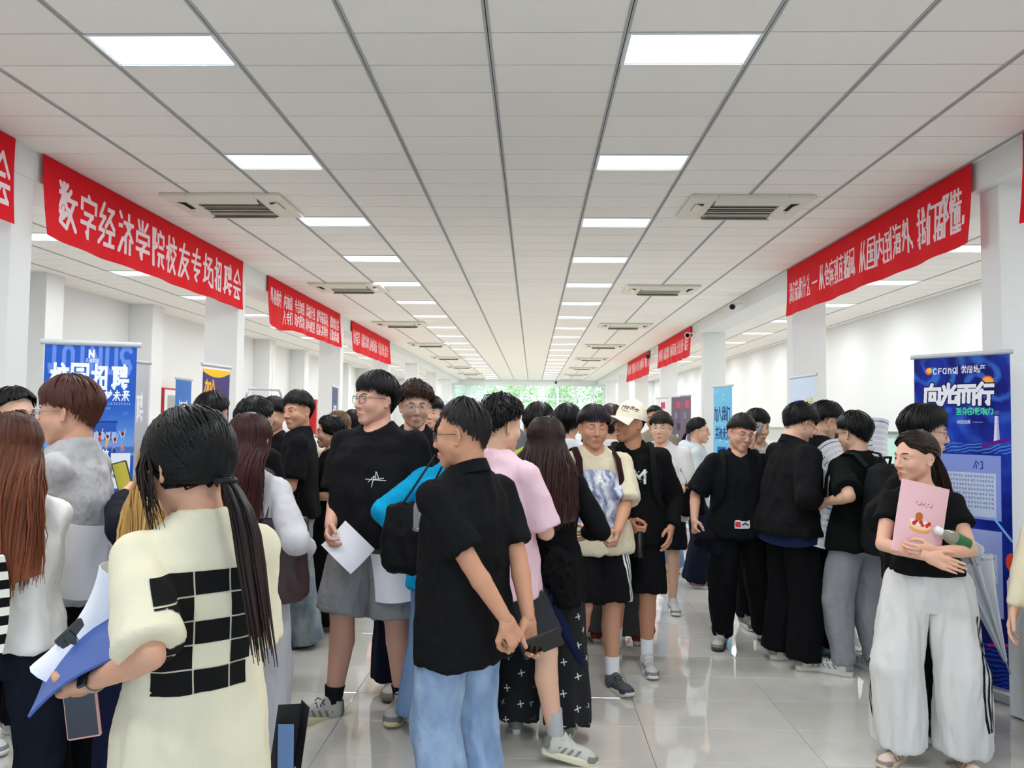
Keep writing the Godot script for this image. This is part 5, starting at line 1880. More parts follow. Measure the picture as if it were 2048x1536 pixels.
func rollup(l: Vector2, r: Vector2, h: float, mat: Material, label: String, group := "roll-up display stands") -> Node3D:
	# l and r: the two lower corners (x, distance) as the reader sees them
	var a := Vector3(l.x, 0, -l.y)
	var b := Vector3(r.x, 0, -r.y)
	var mid := (a + b) * 0.5
	var ax := (b - a).normalized()
	var w := (b - a).length()
	var o := thing("rollup_banner", label, "display stand", mid, group)
	o.rotation.y = atan2(-ax.z, ax.x)
	var alu := plain(Color(0.75, 0.76, 0.77), 0.4, 0.15)
	part("base", MB.new().box(Vector3(0, 0.035, 0), Vector3(w + 0.04, 0.07, 0.13), 0.012).mesh(), alu, o)
	for s in [-1.0, 1.0]: part("foot", MB.new().box(Vector3(s * w * 0.3, 0.006, 0.02), Vector3(0.05, 0.012, 0.3), 0.003).mesh(), plain(Color(0.2, 0.2, 0.21), 0.5), o)
	part("pole", MB.new().tube(PackedVector3Array([Vector3(0, 0.06, -0.03), Vector3(0, h - 0.01, -0.02)]), 0.008, 8).mesh(), alu, o)
	part("print", MB.new().slab(func(u: float, v: float) -> Vector3: return Vector3((u - 0.5) * w, lerpf(h, 0.07, v), 0.004 * sin(v * 3.1) + 0.003 * sin(u * 5.0) * sin(v * 9.0)), 8, 30, 0.0012).mesh(), mat, o)
	part("top_rail", MB.new().tube(PackedVector3Array([Vector3(-w * 0.5 - 0.02, h, 0), Vector3(w * 0.5 + 0.02, h, 0)]), 0.012, 10, true, 0.7, 1.2).mesh(), alu, o)
	return o

func skirted_table(at: Vector3, turn: float, w: float, dp: float, label: String) -> void:
	var o := thing("skirted_table", label, "table", at)
	o.rotation.y = turn
	var wm := cloth(Color(0.97, 0.97, 0.97), 0.2)
	part("tabletop", MB.new().box(Vector3(0, 0.74, 0), Vector3(w, 0.03, dp), 0.008).mesh(), wm, o)
	var per := 2.0 * (w + dp)
	part("skirt", MB.new().slab(func(u: float, v: float) -> Vector3:
		var s := u * per
		var off := 0.012 * sin(u * per * 55.0) * (0.25 + 0.75 * v) + 0.006
		var p := Vector2.ZERO
		var nn := Vector2.ZERO
		if s < w: p = Vector2(-w / 2 + s, dp / 2); nn = Vector2(0, 1)
		elif s < w + dp: p = Vector2(w / 2, dp / 2 - (s - w)); nn = Vector2(1, 0)
		elif s < 2 * w + dp: p = Vector2(w / 2 - (s - w - dp), -dp / 2); nn = Vector2(0, -1)
		else: p = Vector2(-w / 2, -dp / 2 + (s - 2 * w - dp)); nn = Vector2(-1, 0)
		p += nn * off
		return Vector3(p.x, lerpf(0.735, 0.012, v), p.y), 240, 3, 0.003).mesh(), wm, o)

func build_stands() -> void:
	rollup(Vector2(-2.4, 3.65), Vector2(-2.02, 3.8), 1.96, painted(poster_join(), 0.45), "tall blue roll-up stand with big white campus recruitment characters, left")
	rollup(Vector2(2.47, 4.97), Vector2(2.79, 4.5), 2.03, painted(poster_lighthouse(), 0.45), "dark blue roll-up stand with moon and lighthouse print, right")
	rollup(Vector2(-2.97, 5.42), Vector2(-2.94, 5.72), 2.0, painted(poster_plain(0), 0.5), "grey roll-up stand edge peeking out behind the blue one")
	rollup(Vector2(-3.87, 8.1), Vector2(-3.9, 8.55), 2.0, painted(poster_plain(1), 0.5), "narrow pale blue roll-up stand near the red fire cabinet")
	rollup(Vector2(-2.56, 5.8), Vector2(-2.51, 6.2), 2.0, painted(poster_plain(2), 0.5), "purple roll-up stand with yellow band and yellow characters")
	rollup(Vector2(-2.6, 9.75), Vector2(-2.68, 10.35), 2.0, painted(poster_plain(3), 0.5), "narrow dark roll-up stand beside the third left column")
	rollup(Vector2(-2.8, 19.1), Vector2(-2.15, 18.9), 2.0, painted(poster_plain(8), 0.5), "white display board with round blue logo, far down the aisle")
	rollup(Vector2(2.1, 8.85), Vector2(2.22, 8.5), 2.0, painted(poster_plain(4), 0.5), "light teal roll-up stand with dark slogan characters")
	rollup(Vector2(2.34, 6.94), Vector2(2.36, 6.38), 2.0, painted(poster_plain(5), 0.5), "pale grey blue roll-up stand before the second right column")
	rollup(Vector2(2.26, 13.9), Vector2(2.42, 13.6), 2.0, painted(poster_plain(6), 0.5), "whitish roll-up stand, farthest on the right side")
	rollup(Vector2(2.37, 13.0), Vector2(2.49, 12.7), 2.0, painted(poster_plain(7), 0.5), "mauve roll-up stand, left one of the far right pair")
	rollup(Vector2(2.39, 12.3), Vector2(2.48, 11.95), 2.0, painted(poster_plain(7), 0.5), "mauve and white roll-up stand, right one of the far pair")
	skirted_table(Vector3(3.02, 0, -4.05), 0.0, 0.72, 0.6, "table with white pleated skirt at the right edge")
	skirted_table(Vector3(-2.6, 0, -7.35), 0.0, 0.6, 1.2, "table with white skirt behind the crowd on the left")

func build_fittings() -> void:
	# cassette air conditioners in the ceiling
	var cream := plain(Color(0.86, 0.84, 0.78), 0.5)
	var dark := plain(Color(0.2, 0.19, 0.17), 0.8)
	var fr := MB.new()
	for s in [-1.0, 1.0]:
		fr.box(Vector3(s * 0.36, -0.012, 0), Vector3(0.2, 0.03, 0.62), 0.006)
		fr.box(Vector3(0, -0.012, s * 0.255), Vector3(0.52, 0.03, 0.11), 0.006)
	var frm := fr.mesh()
	var rec := MB.new().box(Vector3(0, -0.004, 0), Vector3(0.56, 0.014, 0.44)).mesh()
	var sl := MB.new().box(Vector3.ZERO, Vector3(0.52, 0.008, 0.02), 0.001, Basis(Vector3.RIGHT, 0.5)).mesh()
	var flap := MB.new().box(Vector3.ZERO, Vector3(0.54, 0.006, 0.085), 0.002, Basis(Vector3.RIGHT, 0.42)).mesh()
	var sf := MB.new().box(Vector3.ZERO, Vector3(0.06, 0.01, 0.2), 0.003, Basis(Vector3.BACK, 0.35)).mesh()
	var hole := MB.new().box(Vector3.ZERO, Vector3(0.07, 0.012, 0.18), 0.003).mesh()
	var names := ["nearest", "second", "third", "fourth", "fifth", "sixth", "seventh", "eighth"]
	for side in 2:
		for k in 8:
			var o := thing("air_conditioner", "cream ceiling cassette air conditioner, %s on the %s" % [names[k], ["left", "right"][side]], "air conditioner", Vector3([-2.38, 1.62][side], CEIL, -(5.88 + k * 3.79)), "ceiling air conditioners")
			part("panel", frm, cream, o)
			part("recess", rec, dark, o)
			for q in 7:
				var a := part("slat", sl, cream if q % 2 else plain(Color(0.6, 0.58, 0.53), 0.6), o)
				a.position = Vector3(0, -0.018, -0.17 + q * 0.055)
			for s in [-1.0, 1.0]:
				var f := part("flap", flap, cream, o)
				f.position = Vector3(0, -0.04, s * 0.245)
				if s > 0: f.rotation.y = PI
				var g := part("side_vent", hole, dark, o)
				g.position = Vector3(s * 0.36, -0.024, 0.05)
				var f2 := part("side_flap", sf, cream, o)
				f2.position = Vector3(s * 0.365, -0.042, 0.05)
				if s < 0: f2.rotation.y = PI
	# cameras on the beams
	var white := plain(Color(0.88, 0.88, 0.88), 0.4)
	var cams := [[Vector3(2.66, 3.12, -10.2), false, "white bullet security camera under the ceiling by right beam"], [Vector3(2.7, 3.08, -13.3), false, "white security camera in front of the small red right banner"], [Vector3(2.7, 3.08, -17.8), true, "black security camera beside the farthest right banner"], [Vector3(1.03, 3.16, -33.0), true, "tiny black dome camera above the far windows"]]
	for c in cams:
		var o := thing("security_camera", c[2], "camera", c[0])
		var m := plain(Color(0.05, 0.05, 0.06), 0.3) if c[1] else white
		part("housing", MB.new().tube(PackedVector3Array([Vector3(0, 0.03, 0.0), Vector3(-0.03, 0.0, 0.12), Vector3(-0.035, -0.01, 0.17)]), [0.042, 0.05, 0.05], 12).mesh(), m, o)
		part("lens", MB.new().tube(PackedVector3Array([Vector3(-0.034, -0.009, 0.165), Vector3(-0.036, -0.012, 0.178)]), 0.036, 12).mesh(), plain(Color(0.02, 0.02, 0.05), 0.1), o)
		part("bracket", MB.new().tube(PackedVector3Array([Vector3(0.02, 0.04, 0.02), Vector3(0.1, 0.05, 0.0), Vector3(0.14, 0.06, 0.0)]) if c[0].x > 2.0 else PackedVector3Array([Vector3(0, 0.05, 0), Vector3(0, 0.1, 0), Vector3(0, 0.11, -0.1)]), 0.014, 8).mesh(), white, o)
	# fire cabinets on the left wall
	for q in [[12.1, 0.55, 2.04, "white fire cabinet with a red side on the left wall"], [20.7, 0.5, 2.06, "small red fire box far along the left wall"]]:
		var o := thing("fire_cabinet", q[3], "fire cabinet", Vector3(XL + 0.002, 0, -q[0]))
		part("box", slab_box(Vector3(0.0, 1.1, -q[1]), Vector3(0.17, q[2], 0), 0.008), plain(Color(0.75, 0.05, 0.1), 0.5), o)
		part("door", slab_box(Vector3(0.17, 1.13, -q[1] + 0.03), Vector3(0.185, q[2] - 0.03, -0.03), 0.004), plain(Color(0.86, 0.87, 0.87) if q[0] < 15 else Color(0.8, 0.06, 0.12), 0.4), o)
		part("pane", slab_box(Vector3(0.184, 1.25, -q[1] + 0.12), Vector3(0.189, q[2] - 0.12, -0.12), 0.002), plain(Color(0.62, 0.63, 0.63), 0.2), o)
	# folding board with a round metal top
	var af := thing("folding_sign", "white folding board with orange stripe and rounded steel top", "sign", Vector3(-3.88, 0, -10.85))
	af.rotation.y = 1.0
	part("frame", MB.new().tube(PackedVector3Array([Vector3(-0.3, 0, 0), Vector3(-0.3, 1.9, 0), Vector3(-0.26, 1.98, 0), Vector3(0.26, 1.98, 0), Vector3(0.3, 1.9, 0), Vector3(0.3, 0, 0)]), 0.018, 8).mesh(), plain(Color(0.7, 0.74, 0.8), 0.3, 0.7), af)
	part("board", slab_box(Vector3(-0.28, 0.5, -0.01), Vector3(0.28, 1.78, 0.01), 0.003), plain(Color(0.92, 0.92, 0.92), 0.5), af)
	part("stripe", slab_box(Vector3(-0.285, 1.74, -0.013), Vector3(0.285, 1.82, 0.013), 0.003), plain(Color(0.85, 0.38, 0.15), 0.5), af)
	# stained streak of old damp on a pilaster
	var st := sheet(96, 512, Color(0, 0, 0, 0))
	var r := RandomNumberGenerator.new()
	r.seed = 4
	var x := 40.0
	for y in 512:
		x = clampf(x + r.randf_range(-1.6, 1.6), 20, 70)
		var wd := 3.0 + 5.0 * absf(noise.get_noise_2d(y * 3.0, 9.0)) * 3.0
		st.fill_rect(Rect2i(int(x - wd), y, int(wd * 2), 1), Color(0.88, 0.85, 0.78))
	var stain := part("damp_stain", MB.new().slab(func(u: float, v: float) -> Vector3: return Vector3(XL + 0.372, lerpf(3.0, 1.6, v), -16.47 - 0.26 * u), 2, 2, 0.001).mesh(), painted(tex(st), 0.9, true), get_node("wall_left"))
# ---------------------------------------------------------------- the visitors
var who := {}
const BLACK := Color(0.085, 0.085, 0.095)
const INK := Color(0.012, 0.011, 0.011)

func h_fringe(sd: int, more := {}) -> Dictionary:
	var d := {"cap": 0.021, "top": 0.031, "line": [1.0, 1.2, 1.52, 2.3, 2.7], "ends": [1.5, 1.44, 1.58, 2.42, 2.82], "seed": sd, "n": 340, "w": 0.0062}
	d.merge(more, true)
	return d

func h_short(sd: int, more := {}) -> Dictionary:
	var d := {"cap": 0.012, "top": 0.02, "line": [0.94, 1.15, 1.52, 2.2, 2.6], "ends": [1.0, 1.15, 1.52, 2.25, 2.7], "spike": 0.007, "n": 300, "w": 0.0058, "seed": sd}
	d.merge(more, true)
	return d

func h_curly(sd: int, more := {}) -> Dictionary:
	var d := {"cap": 0.03, "top": 0.038, "bump": 0.014, "curl": 0.007, "line": [0.98, 1.2, 1.6, 2.3, 2.62], "ends": [1.3, 1.4, 1.65, 2.35, 2.65], "n": 330, "w": 0.0065, "seed": sd}
	d.merge(more, true)
	return d

func h_long(sd: int, ln: float, more := {}) -> Dictionary:
	var d := {"cap": 0.013, "top": 0.014, "line": [0.95, 1.25, 1.9, 2.4, 2.7], "ends": [1.0, 1.5, 1.95, 2.4, 2.7], "len": ln, "seed": sd, "n": 150, "w": 0.009}
	d.merge(more, true)
	return d

func h_tail(sd: int, tie: Vector3, ln: float, more := {}) -> Dictionary:
	var d := {"cap": 0.011, "top": 0.013, "line": [1.0, 1.42, 1.85, 2.3, 2.55], "tie": tie, "tail": ln, "seed": sd, "n": 420, "w": 0.0075}
	d.merge(more, true)
	return d

func denim(a: Color, b: Color, sd: int) -> StandardMaterial3D:
	var m := StandardMaterial3D.new()
	m.albedo_texture = noise_tex(0.018, a, b, 256, 5, false, 1.0, sd)
	m.roughness = 0.9
	m.metallic_specular = 0.2
	m.uv1_triplanar = true
	m.uv1_scale = Vector3(1.6, 0.8, 1.6)
	m.normal_enabled = true
	m.normal_texture = tex_weave
	m.normal_scale = 0.4
	return m

func pattern(im: Image, scale: float) -> StandardMaterial3D:
	var m := StandardMaterial3D.new()
	m.albedo_texture = tex(im)
	m.roughness = 0.9
	m.uv1_triplanar = true
	m.uv1_scale = Vector3.ONE * scale
	m.uv1_triplanar_sharpness = 8.0
	return m

func decal(im: Image) -> StandardMaterial3D:
	return painted(tex(im), 0.85, true)

func someone(id: String, sp: Dictionary) -> void:
	who[id] = person(sp)

func build_people() -> void:
	var clear := Color(0, 0, 0, 0)
	# prints
	var blocks := sheet(200, 240, clear)
	var bk := Color(0.07, 0.065, 0.06)
	for row in 5:
		blocks.fill_rect(Rect2i(6, 6 + row * 46, 80, 43), bk)
		if row == 0 or row == 2 or row == 4: blocks.fill_rect(Rect2i(89, 6 + row * 46, 62, 43), bk)
		blocks.fill_rect(Rect2i(154, 6 + row * 46, [32, 40, 34, 40, 32][row], 43), bk)
	var earth := sheet(192, 208, clear)
	for y in 208:
		for x in 192:
			var dx := absf(x - 96.0) / 92.0
			var top := 26.0 * dx * dx * dx * dx
			if y < top + 4 or dx > 1.0 or y > 204 - 8.0 * dx: continue
			var v := noise.get_noise_2d(x * 1.3 + 30.0 * noise.get_noise_2d(x * 0.5, y * 0.7), y * 0.6 + 30.0 * noise.get_noise_2d(y * 0.5, x * 0.5))
			earth.set_pixel(x, y, Color(0.44, 0.46, 0.58).lerp(Color(0.86, 0.87, 0.9), clampf(0.6 + v * 1.5, 0, 1)))
	write(earth, "A", 96, 26, 26, 24, 0, 7, Color(0.96, 0.94, 0.88))
	var scrib := sheet(128, 96, clear)
	var gw := Color(0.8, 0.81, 0.82)
	for q in [[10, 46, 118, 52], [30, 60, 58, 30], [58, 30, 52, 84], [62, 8, 66, 50], [66, 10, 84, 52], [50, 48, 104, 40]]: stroke(scrib, Vector2(q[0], q[1]), Vector2(q[2], q[3]), 4, gw)
	var em := sheet(96, 96, clear)
	write(em, "M", 12, 12, 70, 66, 0, 15, Color(0.85, 0.86, 0.82))
	for k in 26: disc(em, Vector2(rng.randf_range(10, 86), rng.randf_range(14, 82)), 4, [Color(0.85, 0.75, 0.4), Color(0.35, 0.5, 0.65), Color(0.09, 0.09, 0.1)][k % 3]) if em.get_pixel(rng.randi_range(10, 85), rng.randi_range(14, 80)).a > 0.5 else null
	var lab := sheet(96, 40, Color(0.88, 0.88, 0.88))
	lab.fill_rect(Rect2i(2, 2, 34, 36), Color(0.75, 0.25, 0.25))
	stroke(lab, Vector2(46, 22), Vector2(66, 12), 8, Color(0.12, 0.12, 0.14)); stroke(lab, Vector2(66, 12), Vector2(88, 24), 8, Color(0.12, 0.12, 0.14))
	var toon := sheet(128, 192, clear)
	stroke(toon, Vector2(40, 60), Vector2(36, 110), 4, Color(0.2, 0.2, 0.25)); stroke(toon, Vector2(60, 55), Vector2(66, 105), 4, Color(0.2, 0.2, 0.25)); stroke(toon, Vector2(36, 60), Vector2(64, 50), 3, Color(0.2, 0.2, 0.25))
	toon.fill_rect(Rect2i(40, 112, 44, 26), Color(0.95, 0.68, 0.15))
	disc(toon, Vector2(70, 165), 20, Color(0.7, 0.88, 0.85))
	var cross := sheet(128, 128, Color(0.05, 0.05, 0.055))
	for q in [[32, 34], [96, 96]]:
		for an in 4:
			var dv := Vector2(cos(an * PI / 2 + 0.2), sin(an * PI / 2 + 0.2))
			stroke(cross, Vector2(q[0], q[1]) + dv * 3, Vector2(q[0], q[1]) + dv * 13, 5, Color(0.85, 0.86, 0.84))
	var tri := sheet(96, 300, clear)
	for k in 3:
		var pts := [Vector2(56, 0), Vector2(44, 40), Vector2(30, 100), Vector2(24, 150), Vector2(28, 200), Vector2(38, 250), Vector2(50, 300)]
		for i in 6: stroke(tri, pts[i] + Vector2(k * 16, 12 * k), pts[i + 1] + Vector2(k * 16, 12 * k), 7, Color(0.09, 0.09, 0.13))
	var side := sheet(96, 300, clear)
	side.fill_rect(Rect2i(52, 0, 44, 300), Color(0.88, 0.88, 0.86))
	for k in 3: side.fill_rect(Rect2i(4 + k * 15, 0, 9, 300), Color(0.88, 0.88, 0.86))
	var jean_light := denim(Color(0.42, 0.52, 0.66), Color(0.7, 0.77, 0.85), 31)
	var jean_wash := denim(Color(0.36, 0.43, 0.5), Color(0.72, 0.74, 0.72), 32)
	var jean_blue := denim(Color(0.4, 0.5, 0.64), Color(0.5, 0.6, 0.72), 33)
	var jean_dark := denim(Color(0.06, 0.075, 0.11), Color(0.11, 0.13, 0.18), 34)
	var heather := denim(Color(0.66, 0.66, 0.67), Color(0.78, 0.78, 0.79), 35)
	var sweat := denim(Color(0.56, 0.565, 0.58), Color(0.63, 0.635, 0.65), 36)
	var grey_short := denim(Color(0.53, 0.53, 0.535), Color(0.59, 0.59, 0.595), 37)
	var F := Vector3(1, 0, 0)
	var U := Vector3.UP
	# ---- left foreground
	someone("auburn", {"label": "woman with very long auburn hair and white tee, back turned, left edge", "at": Vector2(-1.76, 2.52), "turn": 196.0, "h": 1.6, "fem": true, "q": 0, "head": [8, 6, 0],
		"top": {"colour": Color(0.9, 0.89, 0.87), "hem": 0.9, "ease": 0.035, "fold": 0.008, "sleeve": 0.8}, "bottom": {"mat": jean_dark, "kind": "straight", "waist": 1.0},
		"lh": Vector3(0.06, 1.08, 0.24), "rh": Vector3(0.03, 1.12, 0.2), "re": Vector3(0.1, -1, -0.1), "le": Vector3(-0.1, -1, -0.1), "lg": "hold", "rg": "hold",
		"hair": h_long(1, 0.52, {"root": Color(0.035, 0.013, 0.01), "tip": Color(0.2, 0.06, 0.024), "strands": 240, "wide": 0.135, "back": -0.165, "fwd": 0.75})})
	someone("greytee", {"label": "young man with red-brown hair and glasses in pale grey long-sleeved top", "at": Vector2(-1.86, 3.02), "turn": -82.0, "h": 1.75, "q": 0, "g": 1.0, "head": [2, 4, 0], "skin": Color(0.83, 0.63, 0.53),
		"top": {"name": "sweatshirt", "mat": heather, "sleeve": 2.0, "hem": 0.87, "ease": 0.03, "fold": 0.009, "arm": 0.07}, "bottom": {"colour": Color(0.06, 0.06, 0.07), "kind": "straight"},
		"lh": Vector3(0.0, 1.13, 0.26), "rh": Vector3(0.02, 1.08, 0.24), "le": Vector3(1, -0.6, -0.2), "lg": "hold",
		"hair": h_fringe(2, {"root": Color(0.05, 0.018, 0.014), "tip": Color(0.11, 0.035, 0.022), "cap": 0.026, "ends": [1.5, 1.5, 1.68, 2.45, 2.85], "n": 420}), "glasses": {"colour": Color(0.6, 0.6, 0.66), "metal": true, "r": 0.024, "square": 0.6}})
	someone("edge", {"label": "black-haired man in glasses half hidden at the far left edge", "at": Vector2(-2.6, 3.72), "turn": 75.0, "h": 1.73, "q": 1, "top": {"colour": BLACK}, "bottom": {"colour": BLACK}, "hair": h_short(3, {"cap": 0.018}), "glasses": {}})
	someone("cream", {"label": "woman with low ponytail in oversized cream tee with black block print", "at": Vector2(-0.83, 1.88), "turn": -142.0, "h": 1.6, "fem": true, "q": 0, "head": [24, 14, 0], "head_size": 1.08, "skin": Color(0.8, 0.6, 0.49),
		"top": {"colour": Color(0.87, 0.84, 0.73), "hem": 0.7, "ease": 0.03, "sleeve": 0.92, "arm": 0.07, "flare": 1.2, "fold": 0.008, "freq": 3.6, "shoulder": 0.16, "prints": [["print", decal(blocks), Vector3(0.02, 1.105, -0.15), -F, U, 0.25, 0.29, 0.055]]},
		"bottom": {"colour": Color(0.06, 0.06, 0.07), "kind": "straight", "waist": 0.97, "slim": 0.84}, "lhw": Vector3(-1.0, 1.0, -1.72), "rh": Vector3(-0.05, 1.02, 0.24), "lg": "grip", "rg": "hold", "le": Vector3(-0.1, -0.5, -0.9), "lp": Vector3(-0.2, 1.0, 0.3),
		"hair": h_tail(4, Vector3(0.0, -0.055, -0.122), 0.44, {"tip": Color(0.035, 0.018, 0.014), "n": 700, "w": 0.0048, "cap": 0.018, "bump": 0.006, "wisps": 70, "line": [1.1, 1.62, 2.15, 2.42, 2.6], "tail_dir": Vector3(0, 0, -0.045)}), "glasses": {"colour": Color(0.12, 0.05, 0.05)}, "watch": 0})
	someone("gold", {"label": "woman with long golden blond hair mostly hidden behind the cream tee", "at": Vector2(-1.33, 2.72), "turn": 200.0, "h": 1.52, "fem": true, "q": 0, "head": [0, 12, 0],
		"top": {"colour": Color(0.1, 0.1, 0.14), "sleeve": 2.0}, "bottom": {"colour": Color(0.07, 0.09, 0.18), "kind": "wide"}, "lhw": Vector3(-1.68, 1.28, -3.1), "lg": "hold",
		"hair": h_long(5, 0.52, {"root": Color(0.32, 0.17, 0.05), "tip": Color(0.55, 0.33, 0.11), "wide": 0.12, "strands": 200, "back": -0.15})})
	someone("clips", {"label": "woman with brown hair pinned up, peeking over the ponytail's head", "at": Vector2(-1.58, 3.62), "turn": 150.0, "h": 1.62, "fem": true, "q": 1, "head": [0, 4, 0], "top": {"colour": Color(0.55, 0.5, 0.45)}, "bottom": {"colour": BLACK},
		"hair": h_tail(6, Vector3(0, 0.05, -0.125), 0.0, {"root": Color(0.035, 0.018, 0.012), "tip": Color(0.08, 0.04, 0.02), "bump": 0.006, "cap": 0.016})})
	someone("burgundy", {"label": "woman with long burgundy hair and pale loose top carrying a brown tote", "at": Vector2(-1.28, 3.4), "turn": 172.0, "h": 1.61, "fem": true, "q": 0, "head": [4, 4, 0],
		"top": {"name": "sweatshirt", "colour": Color(0.78, 0.77, 0.78), "sleeve": 2.0, "hem": 0.82, "ease": 0.045, "fold": 0.009, "arm": 0.072}, "bottom": {"colour": Color(0.75, 0.75, 0.76), "kind": "wide"}, "rh": Vector3(-0.24, 1.0, 0.1),
		"hair": h_long(7, 0.44, {"root": Color(0.025, 0.009, 0.009), "tip": Color(0.075, 0.022, 0.02), "wide": 0.125, "strands": 200, "back": -0.145, "fwd": 0.7})})
	# ---- second rank on the left
	someone("washed", {"label": "man in plain black tee and washed pale jeans looking back, watch on wrist", "at": Vector2(-1.68, 5.4), "turn": -74.0, "h": 1.78, "q": 0, "head": [44, 2, 4], "skin": Color(0.82, 0.61, 0.5),
		"top": {"colour": BLACK, "hem": 0.87, "ease": 0.03, "sleeve": 0.8, "fold": 0.008}, "bottom": {"mat": jean_wash, "kind": "jeans", "wide": 1.25, "break": 0.05}, "lh": Vector3(0.14, 1.02, 0.25), "le": Vector3(0.6, -0.4, -1), "rh": Vector3(-0.15, 1.05, 0.28), "rg": "hold",
		"lf": [0.11, -0.06, 10], "rf": [-0.1, 0.12, -8], "shoes": {"colour": Color(0.1, 0.11, 0.13), "sole": Color(0.3, 0.3, 0.32)}, "hair": h_fringe(8, {"ends": [1.3, 1.4, 1.58, 2.4, 2.75]}), "watch": 0})
	someone("talker", {"label": "man in black tee with fingers at his chin beside the washed jeans", "at": Vector2(-1.98, 5.75), "turn": -20.0, "h": 1.74, "q": 1, "head": [10, 4, 0], "top": {"colour": BLACK}, "bottom": {"colour": BLACK}, "lh": Vector3(0.1, 1.38, 0.22), "lg": "hold", "hair": h_fringe(9)})
	someone("mop", {"label": "person with round black hair in front of the purple stand", "at": Vector2(-2.16, 5.05), "turn": 165.0, "h": 1.75, "q": 1, "top": {"colour": Color(0.12, 0.12, 0.13)}, "bottom": {"colour": BLACK}, "hair": h_fringe(10, {"cap": 0.03})})
	someone("tuft", {"label": "person with tousled black hair seen from behind, right of the pinned-up hair", "at": Vector2(-1.72, 4.65), "turn": 150.0, "h": 1.7, "q": 1, "top": {"colour": BLACK}, "bottom": {"colour": BLACK}, "hair": h_curly(11, {"bump": 0.008, "curl": 0.003}), "glasses": {}})
	someone("fawn", {"label": "person with light brown hair just above the burgundy hair", "at": Vector2(-1.6, 4.2), "turn": 170.0, "h": 1.6, "fem": true, "q": 1, "top": {"colour": Color(0.2, 0.2, 0.22)}, "bottom": {"colour": BLACK}, "hair": h_long(12, 0.3, {"root": Color(0.06, 0.03, 0.018), "tip": Color(0.09, 0.045, 0.025)})})
	someone("wavy", {"label": "person with wavy dark hair in black tee behind the washed jeans", "at": Vector2(-1.56, 5.85), "turn": -70.0, "h": 1.6, "fem": true, "q": 1, "g": 1.15, "top": {"colour": BLACK, "sleeve": 0.85}, "bottom": {"colour": BLACK, "kind": "wide"}, "lh": Vector3(0.15, 1.0, 0.2), "hair": h_long(13, 0.22, {"curl": 0.006, "wide": 0.11, "cap": 0.018}), "shoes": {"colour": BLACK, "sole": Color(0.7, 0.62, 0.52)}})
	someone("hairband", {"label": "woman with ginger brown hair, cream blouse and beige shorts", "at": Vector2(-1.62, 6.3), "turn": -150.0, "h": 1.64, "fem": true, "q": 1, "top": {"name": "blouse", "colour": Color(0.85, 0.8, 0.7), "sleeve": 0.9}, "bottom": {"kind": "shorts", "colour": Color(0.66, 0.64, 0.58), "wide": 1.1}, "socks": Color(0.12, 0.12, 0.12), "shoes": {"colour": Color(0.75, 0.7, 0.6)}, "hair": h_long(14, 0.16, {"root": Color(0.11, 0.05, 0.022), "tip": Color(0.17, 0.08, 0.035), "cap": 0.02})})
	someone("beret", {"label": "person with short black hair seen from behind, beyond the big man's shoulder", "at": Vector2(-1.78, 7.5), "turn": 180.0, "h": 1.65, "q": 1, "top": {"colour": Color(0.8, 0.8, 0.8)}, "bottom": {"colour": BLACK}, "hair": h_fringe(15, {"cap": 0.03})})
	# ---- the big man in grey shorts and those behind him
	someone("bigman", {"label": "tall heavy man in glasses, black tee and grey shorts holding papers", "at": Vector2(-0.86, 4.2), "turn": -16.0, "h": 1.84, "g": 1.2, "q": 0, "belly": 0.05, "head": [-28, -2, 0], "head_size": 1.06, "skin": Color(0.84, 0.64, 0.55),
		"top": {"colour": BLACK, "hem": 0.86, "ease": 0.05, "sleeve": 0.84, "arm": 0.072, "fold": 0.007, "prints": [["logo", decal(scrib), Vector3(0.085, 1.275, 0.17), F, U, 0.13, 0.1]]},
		"bottom": {"kind": "shorts", "mat": grey_short, "wide": 1.12, "len": 0.97}, "rhw": Vector3(-1.06, 1.03, -4.0), "lhw": Vector3(-0.63, 0.93, -4.02), "rg": "hold", "lg": "hold", "le": Vector3(0.8, -0.2, -0.8),
		"lf": [0.16, -0.02, 12, 0], "rf": [-0.2, 0.16, -32, -14], "socks": Color(0.1, 0.1, 0.11), "sock_h": 0.06, "shoes": {"colour": Color(0.72, 0.7, 0.66), "sole": Color(0.86, 0.8, 0.62), "lace": Color(0.1, 0.13, 0.3), "size": 1.1},
		"hair": h_fringe(16, {"ends": [1.45, 1.45, 1.68, 2.5, 2.85], "cap": 0.026, "n": 420}), "glasses": {"brow": true, "r": 0.021, "square": 0.8, "colour": Color(0.16, 0.13, 0.13)}, "eyes": 0.85})
	someone("curls", {"label": "tall man with curly dark hair and round glasses behind the big man", "at": Vector2(-0.72, 4.62), "turn": 8.0, "h": 1.82, "q": 0, "head": [6, 4, 0], "skin": Color(0.82, 0.64, 0.55), "top": {"colour": BLACK}, "bottom": {"colour": Color(0.07, 0.09, 0.14), "kind": "wide"}, "shoes": {"colour": Color(0.85, 0.82, 0.76), "sole": Color(0.5, 0.42, 0.32)},
		"lf": [0.06, 0.12, 5, 0], "rf": [-0.1, 0.1, -5, 0], "hair": h_curly(17, {"root": Color(0.03, 0.016, 0.012), "tip": Color(0.05, 0.024, 0.016)}), "glasses": {"colour": Color(0.7, 0.68, 0.66), "metal": true, "r": 0.026, "square": 0.0}})
	someone("peek", {"label": "young man's face half hidden behind the polo shirt's head", "at": Vector2(-0.86, 6.5), "turn": -5.0, "h": 1.78, "q": 1, "top": {"colour": BLACK}, "bottom": {"colour": BLACK}, "hair": h_fringe(18)})
